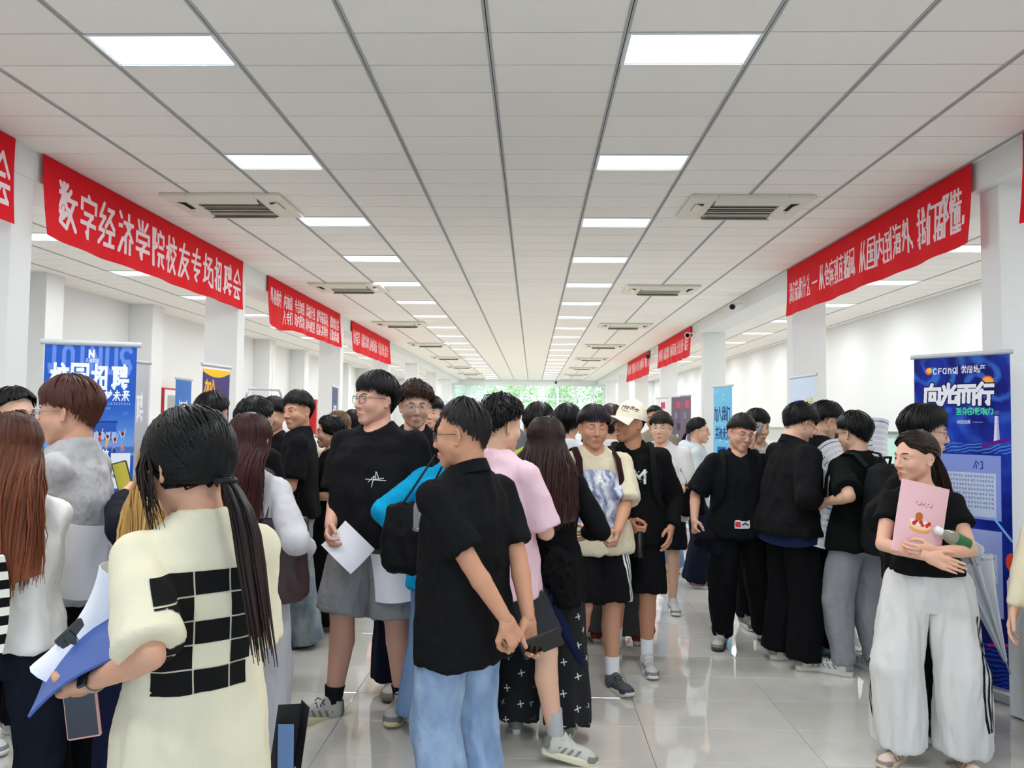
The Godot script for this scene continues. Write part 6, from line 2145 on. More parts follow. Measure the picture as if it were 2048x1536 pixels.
	# ---- turquoise, pink and the polo shirt
	someone("aqua", {"label": "person in turquoise sweatshirt and wide blue jeans behind the polo shirt", "at": Vector2(-0.41, 3.98), "turn": 165.0, "h": 1.62, "fem": true, "q": 0, "g": 1.15, "head": [0, 10, 0],
		"top": {"name": "sweatshirt", "colour": Color(0.06, 0.6, 0.78), "sleeve": 2.0, "hem": 0.78, "ease": 0.05, "arm": 0.068, "fold": 0.008}, "bottom": {"mat": jean_blue, "kind": "wide", "wide": 1.05}, "lhw": Vector3(-0.62, 0.95, -3.88), "lg": "grip", "rh": Vector3(-0.3, 1.0, 0.2), "le": Vector3(1, 0, -0.4),
		"lf": [0.14, 0.0, 8], "rf": [-0.12, 0.0, -8], "shoes": {"colour": Color(0.75, 0.76, 0.7)}, "hair": h_curly(19, {"cap": 0.024})})
	someone("pink", {"label": "man in pale pink printed tee and shorts stepping right past the polo shirt", "at": Vector2(-0.17, 3.62), "turn": 148.0, "h": 1.7, "q": 0, "head": [-20, 4, 0],
		"top": {"colour": Color(0.9, 0.76, 0.8), "hem": 0.8, "ease": 0.05, "sleeve": 0.9, "fold": 0.007, "prints": [["print", decal(toon), Vector3(-0.09, 1.15, -0.16), -F, U, 0.2, 0.36]]}, "bottom": {"kind": "shorts", "colour": Color(0.2, 0.2, 0.22), "len": 0.85},
		"lf": [0.08, -0.12, 10, 0], "rf": [-0.25, 0.16, -55, 14], "rh": Vector3(-0.1, 1.06, 0.25), "re": Vector3(-0.3, -1, 0.2), "lh": Vector3(0.25, 1.02, 0.12), "socks": Color(0.7, 0.7, 0.7), "sock_h": 0.13, "shoes": {"colour": Color(0.78, 0.77, 0.72), "sole": Color(0.88, 0.84, 0.72)},
		"hair": h_curly(20, {"cap": 0.028, "line": [1.0, 1.2, 1.6, 2.3, 2.75], "ends": [1.2, 1.35, 1.6, 2.3, 2.85]})})
	someone("polo", {"label": "man in black polo shirt and pale jeans, hands clasped behind his back", "at": Vector2(-0.255, 2.95), "turn": -128.0, "h": 1.66, "g": 1.04, "shoulder": 0.19, "q": 0, "belly": 0.03, "head": [22, 2, 0], "skin": Color(0.78, 0.57, 0.45), "head_size": 1.04,
		"top": {"name": "polo_shirt", "colour": Color(0.075, 0.075, 0.08), "hem": 0.72, "ease": 0.02, "sleeve": 0.8, "arm": 0.066, "flare": 1.0, "collar": true, "fold": 0.008, "neck": 0.068}, "bottom": {"mat": jean_light, "kind": "jeans", "wide": 1.08},
		"lhw": Vector3(-0.09, 0.88, -2.78), "rhw": Vector3(0.0, 0.82, -2.9), "lg": "grip", "rg": "hold", "le": Vector3(1, 0, -0.3), "re": Vector3(-1, 0, -0.3), "lp": Vector3(0, 0.2, 1), "rp": Vector3(0.3, 0.1, -1), "rd": Vector3(0.2, -1, -0.2),
		"shoes": {"colour": Color(0.72, 0.73, 0.62)}, "hair": h_short(21, {"root": Color(0.008, 0.007, 0.007), "tip": Color(0.02, 0.016, 0.014), "cap": 0.005, "top": 0.026, "spike": 0.004, "n": 460, "line": [0.92, 1.05, 1.4, 2.1, 2.6], "ends": [1.05, 1.1, 1.45, 2.15, 2.65]}), "glasses": {"colour": Color(0.08, 0.07, 0.08), "r": 0.02, "square": 0.7}})
	# ---- centre
	someone("longhair", {"label": "woman with waist-long dark hair, black top and cross-patterned trousers", "at": Vector2(0.07, 3.98), "turn": 176.0, "h": 1.605, "fem": true, "q": 0, "g": 1.05, "head": [-4, 2, 0],
		"top": {"name": "jacket", "colour": Color(0.06, 0.06, 0.065), "sleeve": 2.0, "hem": 0.72, "ease": 0.05, "arm": 0.07, "fold": 0.007}, "bottom": {"mat": pattern(cross, 7.0), "kind": "wide", "wide": 0.95}, "rh": Vector3(-0.22, 1.0, 0.15), "lh": Vector3(0.12, 0.95, 0.22),
		"lf": [0.14, 0.0, 6], "rf": [-0.13, -0.05, -6], "shoes": {"colour": Color(0.85, 0.83, 0.76), "sole": Color(0.88, 0.86, 0.8)}, "hair": h_long(22, 0.5, {"root": Color(0.014, 0.01, 0.01), "tip": Color(0.06, 0.024, 0.018), "wide": 0.18, "strands": 320, "back": -0.16, "fwd": 0.75, "cap": 0.02})})
	someone("whitetee", {"label": "person in white tee with thick black hair, back turned, mid crowd", "at": Vector2(0.26, 5.65), "turn": 175.0, "h": 1.7, "g": 1.1, "q": 1, "top": {"colour": Color(0.85, 0.86, 0.88), "ease": 0.04}, "bottom": {"colour": Color(0.2, 0.2, 0.22)}, "hair": h_fringe(23, {"cap": 0.032, "n": 420})})
	someone("lime", {"label": "person in lime green tee behind the waist-long hair", "at": Vector2(0.04, 4.75), "turn": 178.0, "h": 1.69, "g": 1.12, "q": 1, "top": {"colour": Color(0.68, 0.74, 0.3), "ease": 0.03}, "bottom": {"colour": BLACK}, "hair": h_fringe(24, {"cap": 0.026, "ends": [1.3, 1.4, 1.62, 2.4, 2.7]})})
	someone("brown", {"label": "far person with curly brown hair beyond the pink tee", "at": Vector2(-0.2, 7.2), "turn": 160.0, "h": 1.78, "q": 2, "top": {"colour": Color(0.4, 0.4, 0.42)}, "bottom": {"colour": BLACK}, "hair": h_curly(25, {"root": Color(0.06, 0.03, 0.02)})})
	someone("earth", {"label": "boy with eyes shut in beige tee with blue marbled print, striped shorts", "at": Vector2(0.38, 4.72), "turn": 14.0, "h": 1.68, "g": 1.08, "q": 0, "head": [-6, 2, -2], "skin": Color(0.77, 0.56, 0.45), "eyes": 0.0,
		"top": {"colour": Color(0.84, 0.79, 0.68), "hem": 0.82, "ease": 0.055, "sleeve": 0.95, "arm": 0.072, "flare": 1.18, "fold": 0.009, "prints": [["print", decal(earth), Vector3(-0.02, 1.13, 0.17), F, U, 0.3, 0.36]]},
		"bottom": {"kind": "shorts", "colour": Color(0.07, 0.07, 0.075), "len": 0.95, "wide": 1.15, "prints": [["stripes", decal(side), Vector3(0.17, 0.66, 0.08), Vector3(0.45, 0, -0.89), U, 0.13, 0.46]]}, "lhw": Vector3(0.5, 0.96, -4.44), "lg": "grip", "le": Vector3(1, -0.2, -0.6), "rh": Vector3(-0.3, 0.85, 0.02),
		"lf": [0.1, 0.14, 8, -8], "rf": [-0.08, -0.08, -4, 22], "socks": Color(0.9, 0.9, 0.9), "sock_h": 0.1, "shoes": {"colour": Color(0.35, 0.36, 0.38), "sole": Color(0.82, 0.8, 0.74), "lace": Color(0.08, 0.08, 0.09)}, "hair": h_fringe(26, {"root": Color(0.014, 0.011, 0.014), "n": 420, "cap": 0.026})})
	someone("cap", {"label": "smiling man in cream baseball cap, black long-sleeved top and black shorts", "at": Vector2(0.66, 5.02), "turn": -6.0, "h": 1.71, "q": 0, "head": [-52, -4, 0], "skin": Color(0.72, 0.51, 0.4), "smile": 1.0,
		"top": {"name": "sweatshirt", "colour": Color(0.055, 0.055, 0.06), "sleeve": 2.0, "hem": 0.82, "ease": 0.05, "arm": 0.076, "fold": 0.007, "prints": [["logo", decal(em), Vector3(0.045, 1.24, 0.17), F, U, 0.11, 0.11]]}, "bottom": {"kind": "shorts", "colour": Color(0.05, 0.05, 0.055), "len": 0.98, "wide": 1.12},
		"rhw": Vector3(0.6, 0.97, -4.82), "rg": "grip", "re": Vector3(-1, -0.2, -0.4), "lh": Vector3(0.24, 0.92, 0.1), "lf": [0.1, 0.06, 8, 0], "rf": [-0.1, -0.18, -6, 12], "socks": Color(0.9, 0.9, 0.9), "sock_h": 0.12, "shoes": {"colour": Color(0.76, 0.76, 0.74), "sole": Color(0.85, 0.84, 0.8)}, "hair": h_short(27, {"cap": 0.003, "top": 0.002, "spike": 0.0, "n": 120, "line": [0.7, 1.0, 1.5, 2.2, 2.6], "ends": [0.7, 1.0, 1.5, 2.2, 2.7]}), "cap": Color(0.9, 0.87, 0.78), "glasses": {"colour": Color(0.5, 0.42, 0.4), "metal": true}})
	someone("greypants", {"label": "person in wide charcoal trousers and red shoes behind the capped man", "at": Vector2(0.58, 5.6), "turn": 170.0, "h": 1.7, "q": 1, "top": {"colour": Color(0.86, 0.86, 0.87)}, "bottom": {"colour": Color(0.26, 0.25, 0.25), "kind": "wide"}, "shoes": {"colour": Color(0.7, 0.12, 0.1), "sole": Color(0.9, 0.9, 0.88)}, "lf": [0.1, 0, 4], "rf": [-0.2, 0, -4], "hair": h_fringe(28, {"root": Color(0.035, 0.018, 0.012)})})
	someone("bob", {"label": "person with neat black bob in white tee left of the cap", "at": Vector2(0.62, 6.4), "turn": 165.0, "h": 1.68, "q": 1, "top": {"colour": Color(0.86, 0.87, 0.88)}, "bottom": {"colour": BLACK}, "hair": h_fringe(29, {"ends": [1.4, 1.6, 2.3, 2.7, 2.9]}), "glasses": {}})
	someone("whiteman", {"label": "young man in glasses and white tee with black shorts behind the cap", "at": Vector2(1.1, 6.5), "turn": -12.0, "h": 1.66, "q": 1, "head": [-8, 0, 0], "top": {"colour": Color(0.87, 0.86, 0.85), "ease": 0.05, "hem": 0.8, "sleeve": 0.95, "arm": 0.08}, "bottom": {"kind": "shorts", "colour": BLACK, "wide": 1.1}, "lh": Vector3(0.12, 1.0, 0.25), "hair": h_fringe(30, {"root": Color(0.016, 0.012, 0.01)}), "glasses": {"colour": Color(0.7, 0.7, 0.7), "metal": true}, "shoes": {"colour": Color(0.8, 0.8, 0.78)}})
	someone("shades", {"label": "man in dark glasses and khaki top behind the white tee", "at": Vector2(1.3, 8.1), "turn": -20.0, "h": 1.75, "q": 1, "g": 1.1, "skin": Color(0.72, 0.5, 0.39), "top": {"colour": Color(0.5, 0.48, 0.42)}, "bottom": {"mat": jean_blue, "kind": "jeans"}, "lf": [0.22, 0.0, 10], "shoes": {"colour": Color(0.72, 0.66, 0.54), "kind": "high"}, "hair": h_short(31), "glasses": {"r": 0.024, "th": 0.003}})
	someone("whitehood", {"label": "ponytailed woman in glasses and pale hooded top facing right", "at": Vector2(1.62, 7.5), "turn": 75.0, "h": 1.62, "fem": true, "q": 1, "top": {"name": "hoodie", "colour": Color(0.78, 0.82, 0.83), "sleeve": 2.0, "hood": true, "hem": 0.8}, "bottom": {"colour": Color(0.08, 0.1, 0.17), "kind": "wide"}, "rh": Vector3(-0.1, 1.1, 0.25), "shoes": {"colour": Color(0.75, 0.55, 0.58)}, "hair": h_tail(32, Vector3(0, -0.02, -0.125), 0.38), "glasses": {"colour": Color(0.8, 0.75, 0.6), "metal": true}})
	# ---- right group
	someone("necklace", {"label": "boy in round glasses, black tee and black trousers, bag on his shoulder", "at": Vector2(1.5, 5.55), "turn": -4.0, "h": 1.64, "q": 0, "g": 1.05, "head": [16, 8, -8], "skin": Color(0.82, 0.62, 0.52),
		"top": {"colour": Color(0.065, 0.075, 0.085), "hem": 0.82, "ease": 0.045, "sleeve": 0.9, "arm": 0.078, "fold": 0.007, "prints": [["patch", decal(lab), Vector3(-0.01, 0.88, 0.17), F, U, 0.1, 0.042]]}, "bottom": {"colour": Color(0.05, 0.05, 0.055), "kind": "jogger", "wide": 1.15},
		"rhw": Vector3(1.15, 0.9, -5.42), "rg": "grip", "lh": Vector3(0.26, 0.9, 0.05), "lf": [0.2, -0.1, 20], "rf": [-0.13, 0.02, -22], "shoes": {"colour": Color(0.74, 0.73, 0.68), "sole": Color(0.2, 0.2, 0.18)}, "hair": h_fringe(33, {"root": Color(0.014, 0.011, 0.01), "n": 420, "ends": [1.38, 1.4, 1.58, 2.35, 2.7]}), "glasses": {"colour": Color(0.6, 0.55, 0.5), "metal": true, "square": 0.0, "r": 0.024}, "eyes": 0.9})
	someone("caller", {"label": "man on the phone half hidden behind the boy in round glasses", "at": Vector2(1.78, 6.1), "turn": 20.0, "h": 1.69, "q": 1, "head": [0, 6, 0], "top": {"colour": Color(0.85, 0.84, 0.82), "sleeve": 0.7}, "bottom": {"colour": BLACK, "kind": "jogger"}, "rhw": Vector3(1.67, 1.42, -5.86), "rg": "hold", "re": Vector3(-1, -1, 0.4), "rd": Vector3(0.15, 1, -0.1), "rp": Vector3(1, 0, -0.4), "hair": h_fringe(34), "shoes": {"colour": Color(0.6, 0.6, 0.58)}})
	someone("overshirt", {"label": "man in black overshirt with navy hem, head bowed over papers", "at": Vector2(1.72, 5.14), "turn": 100.0, "h": 1.74, "q": 0, "g": 1.1, "head": [6, 26, 0], "lean": 0.04,
		"top": {"name": "overshirt", "colour": Color(0.075, 0.075, 0.08), "sleeve": 2.0, "hem": 0.86, "ease": 0.06, "arm": 0.08, "fold": 0.009, "collar": true, "under": Color(0.1, 0.14, 0.26)}, "bottom": {"colour": Color(0.05, 0.05, 0.06), "kind": "straight", "wide": 1.32},
		"rhw": Vector3(1.86, 1.13, -5.02), "rg": "hold", "lh": Vector3(0.05, 1.18, 0.34), "lg": "hold", "re": Vector3(-0.6, -1, -0.4), "lf": [0.12, 0.0, 4], "rf": [-0.12, 0.06, -6], "shoes": {"colour": Color(0.82, 0.8, 0.72), "sole": Color(0.85, 0.82, 0.74), "lace": Color(0.1, 0.1, 0.1)}, "hair": h_fringe(35, {"n": 420, "cap": 0.028}), "glasses": {}})
	someone("reader", {"label": "man in glasses and black tee, head bowed, beside the overshirt", "at": Vector2(2.06, 5.5), "turn": 100.0, "h": 1.76, "q": 0, "head": [-4, 24, 0], "top": {"colour": Color(0.07, 0.08, 0.085)}, "bottom": {"colour": Color(0.05, 0.055, 0.075), "kind": "flare", "wide": 1.1}, "rh": Vector3(-0.1, 1.22, 0.3), "rg": "hold", "lh": Vector3(0.08, 1.2, 0.32), "lg": "hold", "rf": [-0.14, 0.0, -20], "lf": [0.16, 0.06, 20], "shoes": {"colour": Color(0.86, 0.87, 0.86), "sole": Color(0.5, 0.72, 0.74)}, "hair": h_fringe(36, {"cap": 0.028}), "glasses": {}})
	someone("sweats", {"label": "man with backpack in black tee and grey sweatpants, back turned", "at": Vector2(2.1, 4.98), "turn": -150.0, "h": 1.66, "q": 0, "head": [0, 6, 0], "top": {"colour": Color(0.06, 0.07, 0.07), "hem": 0.83, "ease": 0.05, "sleeve": 0.8, "arm": 0.074}, "bottom": {"mat": sweat, "kind": "jogger", "wide": 1.12},
		"lhw": Vector3(1.86, 1.1, -4.88), "lg": "hold", "le": Vector3(0.6, -0.8, -0.6), "rh": Vector3(-0.1, 1.15, 0.32), "rg": "hold", "lf": [0.12, 0.05, 20], "rf": [-0.14, 0.0, -10], "socks": Color(0.85, 0.85, 0.84), "sock_h": 0.08, "shoes": {"colour": Color(0.86, 0.86, 0.84), "sole": Color(0.84, 0.84, 0.82), "size": 1.08, "lace": Color(0.1, 0.1, 0.11)}, "hair": h_fringe(37, {"cap": 0.026, "n": 420}), "glasses": {}})
	someone("hidden", {"label": "dark-haired woman's crown between the bowed readers", "at": Vector2(2.4, 6.05), "turn": 190.0, "h": 1.52, "fem": true, "q": 1, "top": {"colour": BLACK}, "bottom": {"colour": BLACK}, "hair": h_long(38, 0.2)})
	someone("jacket", {"label": "young man in glasses, black puffy jacket and wide black trousers, far right", "at": Vector2(2.08, 4.12), "turn": 60.0, "h": 1.69, "q": 0, "head": [8, 6, 0], "skin": Color(0.83, 0.66, 0.57), "top": {"name": "jacket", "colour": Color(0.075, 0.075, 0.08), "sleeve": 2.0, "hem": 0.78, "ease": 0.08, "arm": 0.095, "fold": 0.012}, "bottom": {"colour": Color(0.05, 0.05, 0.055), "kind": "wide", "wide": 1.25}, "lh": Vector3(0.26, 0.92, 0.12), "rh": Vector3(-0.3, 0.95, 0.0), "lf": [0.16, 0.0, 8], "rf": [-0.16, 0.0, -8], "shoes": {"colour": Color(0.35, 0.33, 0.32)}, "hair": h_fringe(39, {"cap": 0.032, "n": 420, "ends": [1.4, 1.45, 2.0, 2.6, 2.85]}), "glasses": {"colour": Color(0.35, 0.33, 0.33), "metal": true, "square": 0.1, "r": 0.024}})
	someone("white_pants", {"label": "woman in cropped black tee and white track trousers hugging a pink folder", "at": Vector2(1.9, 3.72), "turn": -12.0, "h": 1.55, "fem": true, "q": 0, "g": 1.06, "head": [-62, 2, 0], "skin": Color(0.86, 0.66, 0.56), "sway": -0.02,
		"top": {"colour": Color(0.06, 0.06, 0.065), "hem": 0.99, "ease": 0.01, "sleeve": 0.5, "arm": 0.064, "fold": 0.004, "neck": 0.075, "dip": 0.015}, "bottom": {"colour": Color(0.84, 0.83, 0.81), "kind": "wide", "wide": 1.0, "waist": 1.0, "break": -0.01, "fold": 0.013, "prints": [["stripes", decal(tri), Vector3(0.2, 0.46, 0.12), Vector3(0.93, 0, -0.37), U, 0.15, 0.5], ["stripes", decal(tri), Vector3(-0.28, 0.36, 0.02), Vector3(0.3, 0, 0.95), U, 0.12, 0.3]]},
		"lhw": Vector3(1.80, 1.035, -3.46), "rhw": Vector3(1.76, 1.015, -3.44), "lg": "hold", "rg": "open", "le": Vector3(1, -0.6, -0.2), "re": Vector3(-1, -0.6, -0.2), "ld": Vector3(-1, 0.0, 0.25), "lp": Vector3(0, 0.2, -1), "rd": Vector3(1, -0.35, 0.2), "rp": Vector3(0, 0, -1),
		"lf": [0.14, 0.03, 6], "rf": [-0.15, 0.03, -40], "shoes": {"colour": Color(0.84, 0.74, 0.68), "sole": Color(0.8, 0.72, 0.62), "lace": Color(0.9, 0.88, 0.86)}, "hair": h_tail(40, Vector3(0, 0.02, -0.122), 0.5, {"root": Color(0.02, 0.012, 0.01), "tip": Color(0.05, 0.025, 0.018), "cap": 0.014, "n": 340, "tail_dir": Vector3(0, 0.0, -0.04), "tail_tip": Vector3(0.0, 0, -0.1)}), "eyes": 0.8})
	someone("cream_edge", {"label": "person in cream jacket cut off by the right edge", "at": Vector2(2.32, 3.3), "turn": -60.0, "h": 1.6, "fem": true, "q": 1, "top": {"name": "jacket", "colour": Color(0.9, 0.86, 0.74), "sleeve": 2.0, "hem": 0.8, "ease": 0.05, "collar": true}, "bottom": {"colour": BLACK}, "hair": h_long(41, 0.3)})
	# ---- far crowd down the aisle
	var far := [[-1.35, 9.2, 170.0, 1.68, Color(0.85, 0.85, 0.85), "white top"], [-2.25, 10.2, 40.0, 1.72, Color(0.2, 0.25, 0.4), "navy top"], [-1.15, 12.0, 190.0, 1.75, Color(0.12, 0.12, 0.13), "black top"], [0.35, 10.5, 175.0, 1.7, Color(0.6, 0.6, 0.62), "grey top"], [-0.5, 14.0, 180.0, 1.74, Color(0.8, 0.8, 0.8), "pale top"], [1.05, 12.5, 160.0, 1.7, Color(0.3, 0.2, 0.2), "maroon top"], [-1.75, 15.0, 20.0, 1.7, Color(0.5, 0.6, 0.75), "light blue top"], [0.55, 16.5, 180.0, 1.72, Color(0.2, 0.2, 0.22), "charcoal top"]]
	for k in far.size():
		var f: Array = far[k]
		someone("far%d" % k, {"label": "distant visitor in %s far down the %s of the aisle" % [f[5], "left side" if f[0] < -0.9 else ("middle" if f[0] < 0.8 else "right side")], "at": Vector2(f[0], f[1]), "turn": f[2], "h": f[3], "q": 2, "fem": k % 3 == 1, "top": {"colour": f[4]}, "bottom": {"colour": BLACK if k % 2 else Color(0.25, 0.3, 0.42)}, "hair": h_fringe(50 + k % 3)})
# ---------------------------------------------------------------- things held and carried
func page(called: String, label: String, category: String, at: Vector3, right: Vector3, up: Vector3, w: float, h: float, mat: Material, curl := 0.02, group := "", th := 0.0012) -> MeshInstance3D:
	var r := right.normalized()
	var u := (up - r * up.dot(r)).normalized()
	var n := r.cross(u)
	return single(called, MB.new().slab(func(a: float, b: float) -> Vector3:
		var x := a - 0.5
		var y := 0.5 - b
		return r * (x * w) + u * (y * h) + n * (curl * (cos(x * 3.0) - 1.0) * 2.0 + curl * 1.4 * y * y * 2.0), 8, 10, th).mesh(), mat, label, category, at, group)

func phone(label: String, at: Vector3, up: Vector3, face: Vector3, case_colour: Color, sz := 1.0) -> Node3D:
	var o := thing("smartphone", label, "phone", at, "visitors' phones")
	var y := up.normalized()
	var z := (face - y * face.dot(y)).normalized()
	o.basis = Basis(y.cross(z), y, z)
	part("case", MB.new().box(Vector3.ZERO, Vector3(0.076, 0.158, 0.011) * sz, 0.004).mesh(), plain(case_colour, 0.5), o)
	part("screen", MB.new().box(Vector3(0, 0, 0.0056) * sz, Vector3(0.068, 0.148, 0.001) * sz).mesh(), plain(Color(0.02, 0.02, 0.025), 0.08), o)
	var cm := part("camera_block", MB.new().box(Vector3(0.014, 0.052, -0.0065) * sz, Vector3(0.04, 0.042, 0.004) * sz, 0.0015).mesh(), plain(Color(0.06, 0.06, 0.065), 0.2), o)
	for q in [Vector3(0.023, 0.06, -0.009), Vector3(0.005, 0.044, -0.009)]:
		part("camera_lens", MB.new().tube(PackedVector3Array([q * sz, (q + Vector3(0, 0, -0.002)) * sz]), 0.007 * sz, 12).mesh(), plain(Color(0.01, 0.01, 0.02), 0.05), cm)
	return o

func tote(called: String, label: String, at: Vector3, turn: float, w: float, h: float, dp: float, mat: Material, strap_top: Vector3, sag := 0.03) -> Node3D:
	var o := thing(called, label, "bag", at)
	o.rotation.y = turn
	var g := Grid.new(Vector3(-w * 0.7, -h * 0.65, -dp), Vector3(w * 0.7, h * 0.65, dp), 0.012)
	g.loft([[-h * 0.5, w * 0.38, dp * 0.42, 0, 0, 2.6], [-h * 0.42, w * 0.5, dp * 0.5, 0, 0, 3.0], [0.0, w * 0.5, dp * 0.45, 0, 0, 2.8], [h * 0.5, w * 0.46, dp * 0.16, 0, 0, 2.6]], 0.02)
	part("body", grid_mesh(crease(g.nets(), sag * 0.25, 3.4)), mat, o)
	for s in [-1.0, 1.0]:
		var t := o.transform.affine_inverse() * strap_top
		part("handle", MB.new().tube(PackedVector3Array([Vector3(-w * 0.28, h * 0.42, s * dp * 0.14), Vector3(-w * 0.2, h * 0.6, s * dp * 0.14).lerp(t, 0.3), t + Vector3(-0.03, 0, s * 0.008), t + Vector3(0.03, 0, s * 0.008), Vector3(w * 0.2, h * 0.6, s * dp * 0.14).lerp(t, 0.3), Vector3(w * 0.28, h * 0.42, s * dp * 0.14)]), 0.008, 6, true, 1.4, 0.5).mesh(), mat, o)
	return o

# a backpack on someone's back, in that person's own frame
func backpack(id: String, label: String, c: Color, big := 1.0, front := 0.15, worn_back := true) -> void:
	var p: Node3D = who[id]
	var j: Dictionary = p.get_meta("joints")
	var nk: Vector3 = j.neck
	var o := thing("backpack", label, "backpack")
	o.transform = p.transform
	var m := cloth(c, 0.8, 0.85)
	var b := nk + Vector3(0, -0.3 * big, -0.2)
	var g := Grid.new(b - Vector3(0.22, 0.32, 0.18) * big, b + Vector3(0.22, 0.32, 0.18) * big, 0.012)
	g.loft([[b.y - 0.24 * big, 0.13 * big, 0.085 * big, b.x, b.z, 3.0], [b.y - 0.18 * big, 0.155 * big, 0.1 * big, b.x, b.z, 3.2], [b.y + 0.1 * big, 0.15 * big, 0.085 * big, b.x, b.z, 3.0], [b.y + 0.22 * big, 0.12 * big, 0.06 * big, b.x, b.z + 0.01, 2.5], [b.y + 0.25 * big, 0.08 * big, 0.04 * big, b.x, b.z + 0.01, 2.2]], 0.02)
	g.bone(b + Vector3(-0.06, -0.12, -0.1) * big, b + Vector3(0.06, -0.12, -0.1) * big, 0.07 * big, 0.07 * big, 0.03, 0, Vector3(0, 0, 1), 1.6)
	part("body", grid_mesh(crease(g.nets(), 0.006, 3.0)), m, o)
	part("handle", MB.new().tube(PackedVector3Array([b + Vector3(-0.04, 0.24 * big, 0.02), b + Vector3(-0.03, 0.29 * big, 0.0), b + Vector3(0.03, 0.29 * big, 0.0), b + Vector3(0.04, 0.24 * big, 0.02)]), 0.009, 6).mesh(), m, o)
	for s in [-1.0, 1.0]:
		var x: float = nk.x + s * 0.115
		part("strap", MB.new().tube(PackedVector3Array([Vector3(x * 0.8, nk.y - 0.07, nk.z - 0.12), Vector3(x, nk.y + 0.005, nk.z - 0.06), Vector3(x + s * 0.005, nk.y + 0.012, nk.z + 0.01), Vector3(x + s * 0.01, nk.y - 0.05, nk.z + front * 0.72), Vector3(x + s * 0.015, nk.y - 0.16, nk.z + front), Vector3(x + s * 0.03, nk.y - 0.3, nk.z + front), Vector3(x + s * 0.075, nk.y - 0.42, nk.z + front * 0.65), Vector3(x + s * 0.085, nk.y - 0.47, nk.z)]), 0.021, 8, true, 1.0, 0.28, Vector3(0, 0, 1)).mesh(), m, o)

func hand_at(id: String, left: bool, off := Vector3(0, -0.085, 0.03)) -> Vector3:
	var p: Node3D = who[id]
	var hx: Transform3D = p.get_meta("lhx" if left else "rhx")
	return p.transform * (hx * (off * Vector3(1.0 if left else -1.0, 1, 1)))

func form_sheet(sd: int) -> StandardMaterial3D:
	var im := sheet(200, 280, Color(0.94, 0.94, 0.95))
	var r := RandomNumberGenerator.new()
	r.seed = sd
	im.fill_rect(Rect2i(8, 20, 184, 6), Color(0.25, 0.4, 0.65))
	write(im, "人力", 20, 6, 10, 10, 3, 2, Color(0.2, 0.2, 0.25))
	for k in 6:
		im.fill_rect(Rect2i(14, 40 + k * 40, 34, 6), Color(0.12, 0.12, 0.15))
		fine_print(im, 14, 52 + k * 40, 170, 3, 6, 9, Color(0.55, 0.56, 0.6), r)
	return painted(tex(im), 0.8)

